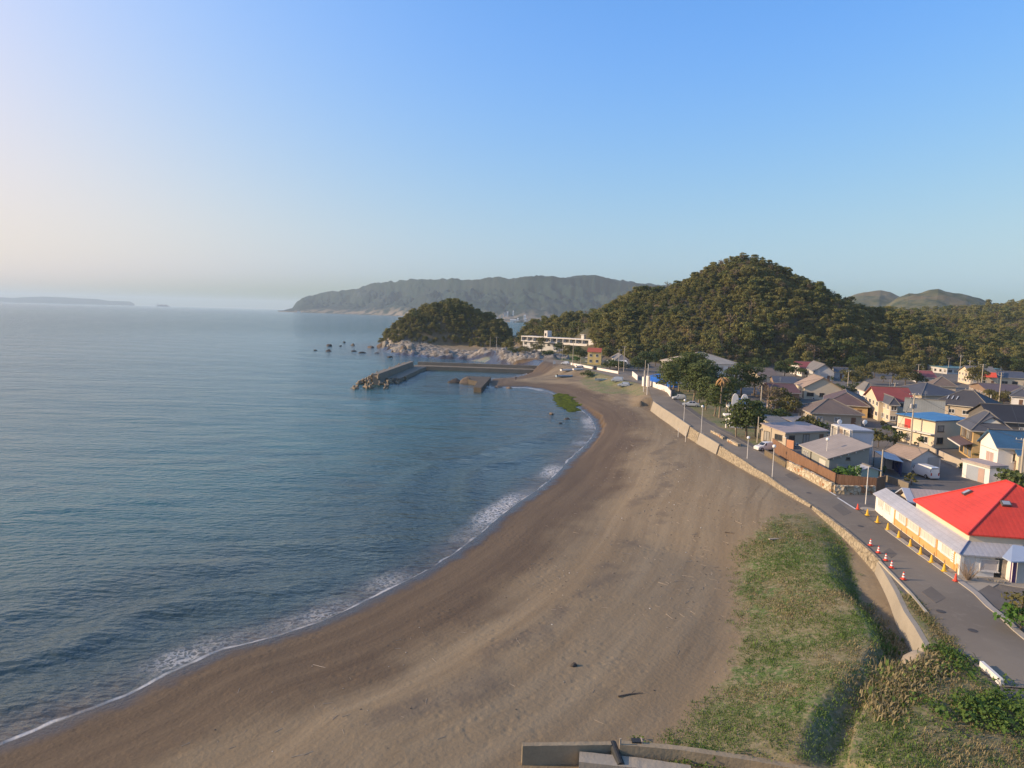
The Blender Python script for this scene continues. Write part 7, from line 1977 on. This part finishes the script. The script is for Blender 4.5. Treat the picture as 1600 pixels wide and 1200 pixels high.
# ------------------------------------------------------------------ the person on the sand spit
p = P(806, 594, .9); pz = gz(p.x, p.y); p = P(806, 594, pz)
pr = thing('person', (p.x, p.y, pz), 'person in dark clothes standing alone on the sand spit', 'person')
def skin_fig(name, joints, edges, mat, parent, root=0):
    me = bpy.data.meshes.new(name); me.from_pydata([j[0] for j in joints], edges, []); me.materials.append(mat)
    o = bpy.data.objects.new(name, me); COL.objects.link(o); o.parent = parent
    o.modifiers.new('skin', 'SKIN')
    for i, j in enumerate(joints): o.data.skin_vertices[0].data[i].radius = (j[1], j[1] if len(j) < 3 else j[2])
    o.data.skin_vertices[0].data[root].use_root = True
    sb = o.modifiers.new('sub', 'SUBSURF'); sb.levels = 1; sb.render_levels = 2
    return o
skinm = M('skin', (.50, .32, .23), .6, .08, 4); cloth = M('dark_cloth', (.03, .032, .04), .9, .2, 6); hairm = M('hair', (.02, .016, .013), .7, .2, 8)
J = [((0, 0, .95), .14, .11), ((0, 0, 1.2), .14, .10), ((0, 0, 1.42), .15, .10), ((0, 0, 1.52), .055), ((0, -.01, 1.62), .085), ((0, -.01, 1.72), .08),
     ((.09, 0, .88), .09), ((.11, -.02, .48), .06), ((.12, .01, .08), .045), ((.12, -.13, .035), .04), ((-.09, 0, .88), .09), ((-.12, .03, .48), .06), ((-.13, .03, .08), .045), ((-.13, -.11, .035), .04),
     ((.19, 0, 1.42), .055), ((.25, .02, 1.14), .042), ((.26, -.06, .90), .034), ((.26, -.09, .80), .03), ((-.19, 0, 1.42), .055), ((-.25, .02, 1.14), .042), ((-.25, -.06, .90), .034), ((-.25, -.09, .80), .03)]
E = [(0, 1), (1, 2), (2, 3), (3, 4), (4, 5), (0, 6), (6, 7), (7, 8), (8, 9), (0, 10), (10, 11), (11, 12), (12, 13), (2, 14), (14, 15), (15, 16), (16, 17), (2, 18), (18, 19), (19, 20), (20, 21)]
skin_fig('body', J, E, skinm, pr)
for s in (1, -1):
    bx_ = .26 * s if s > 0 else -.25
    for k in range(4): pass
fat = lambda j, k: (j[0], j[1] + k) + ((j[2] + k,) if len(j) > 2 else ())
ids = [0, 1, 2, 14, 15, 16, 18, 19, 20]; mp = {q: i for i, q in enumerate(ids)}
skin_fig('jacket', [fat(J[q], .022) for q in ids], [(mp[a], mp[b]) for a, b in E if a in mp and b in mp], cloth, pr)
ids = [0, 6, 7, 8, 10, 11, 12]; mp = {q: i for i, q in enumerate(ids)}
skin_fig('trousers', [fat(J[q], .018) for q in ids], [(mp[a], mp[b]) for a, b in E if a in mp and b in mp], M('navy_cloth', (.025, .03, .05), .9, .2, 6), pr)
m = MB(); m.ell((0, .02, 1.73), (.10, .115, .085), 12, 8); m.build('hair', hairm, pr, smooth=True)

# ------------------------------------------------------------------ the cargo ship on the horizon
q0_, q1_ = PY(245, 476, 12000.0), PY(264.5, 477, 12000.0)
LS = (q1_ - q0_).length; zs = -drop(q0_.x, 12000.0)
sh_ = thing('cargo_ship', ((q0_.x + q1_.x) / 2, 12000.0, zs), 'faint container ship on the horizon', 'ship')
m = MB(); m.prism([(-LS / 2, -14), (LS * .42, -14), (LS / 2, 0), (LS * .42, 14), (-LS / 2, 14)], -6, 14); m.build('hull', M('ship_hull', (.10, .11, .13), .6), sh_)
m = MB(); m.box(-LS * .46, -LS * .38, -12, 12, 14.01, 46); m.build('bridge', M('ship_white', (.55, .55, .55), .6), sh_)
for k in range(7):
    m = MB(); x0 = -LS * .34 + k * LS * .105; m.box(x0, x0 + LS * .095, -13, 13, 14.01, 26 + 5 * ((k * 7) % 3)); m.build('container_stack', M('containers', (.22, .17, .16), .7, .4, .05), sh_)
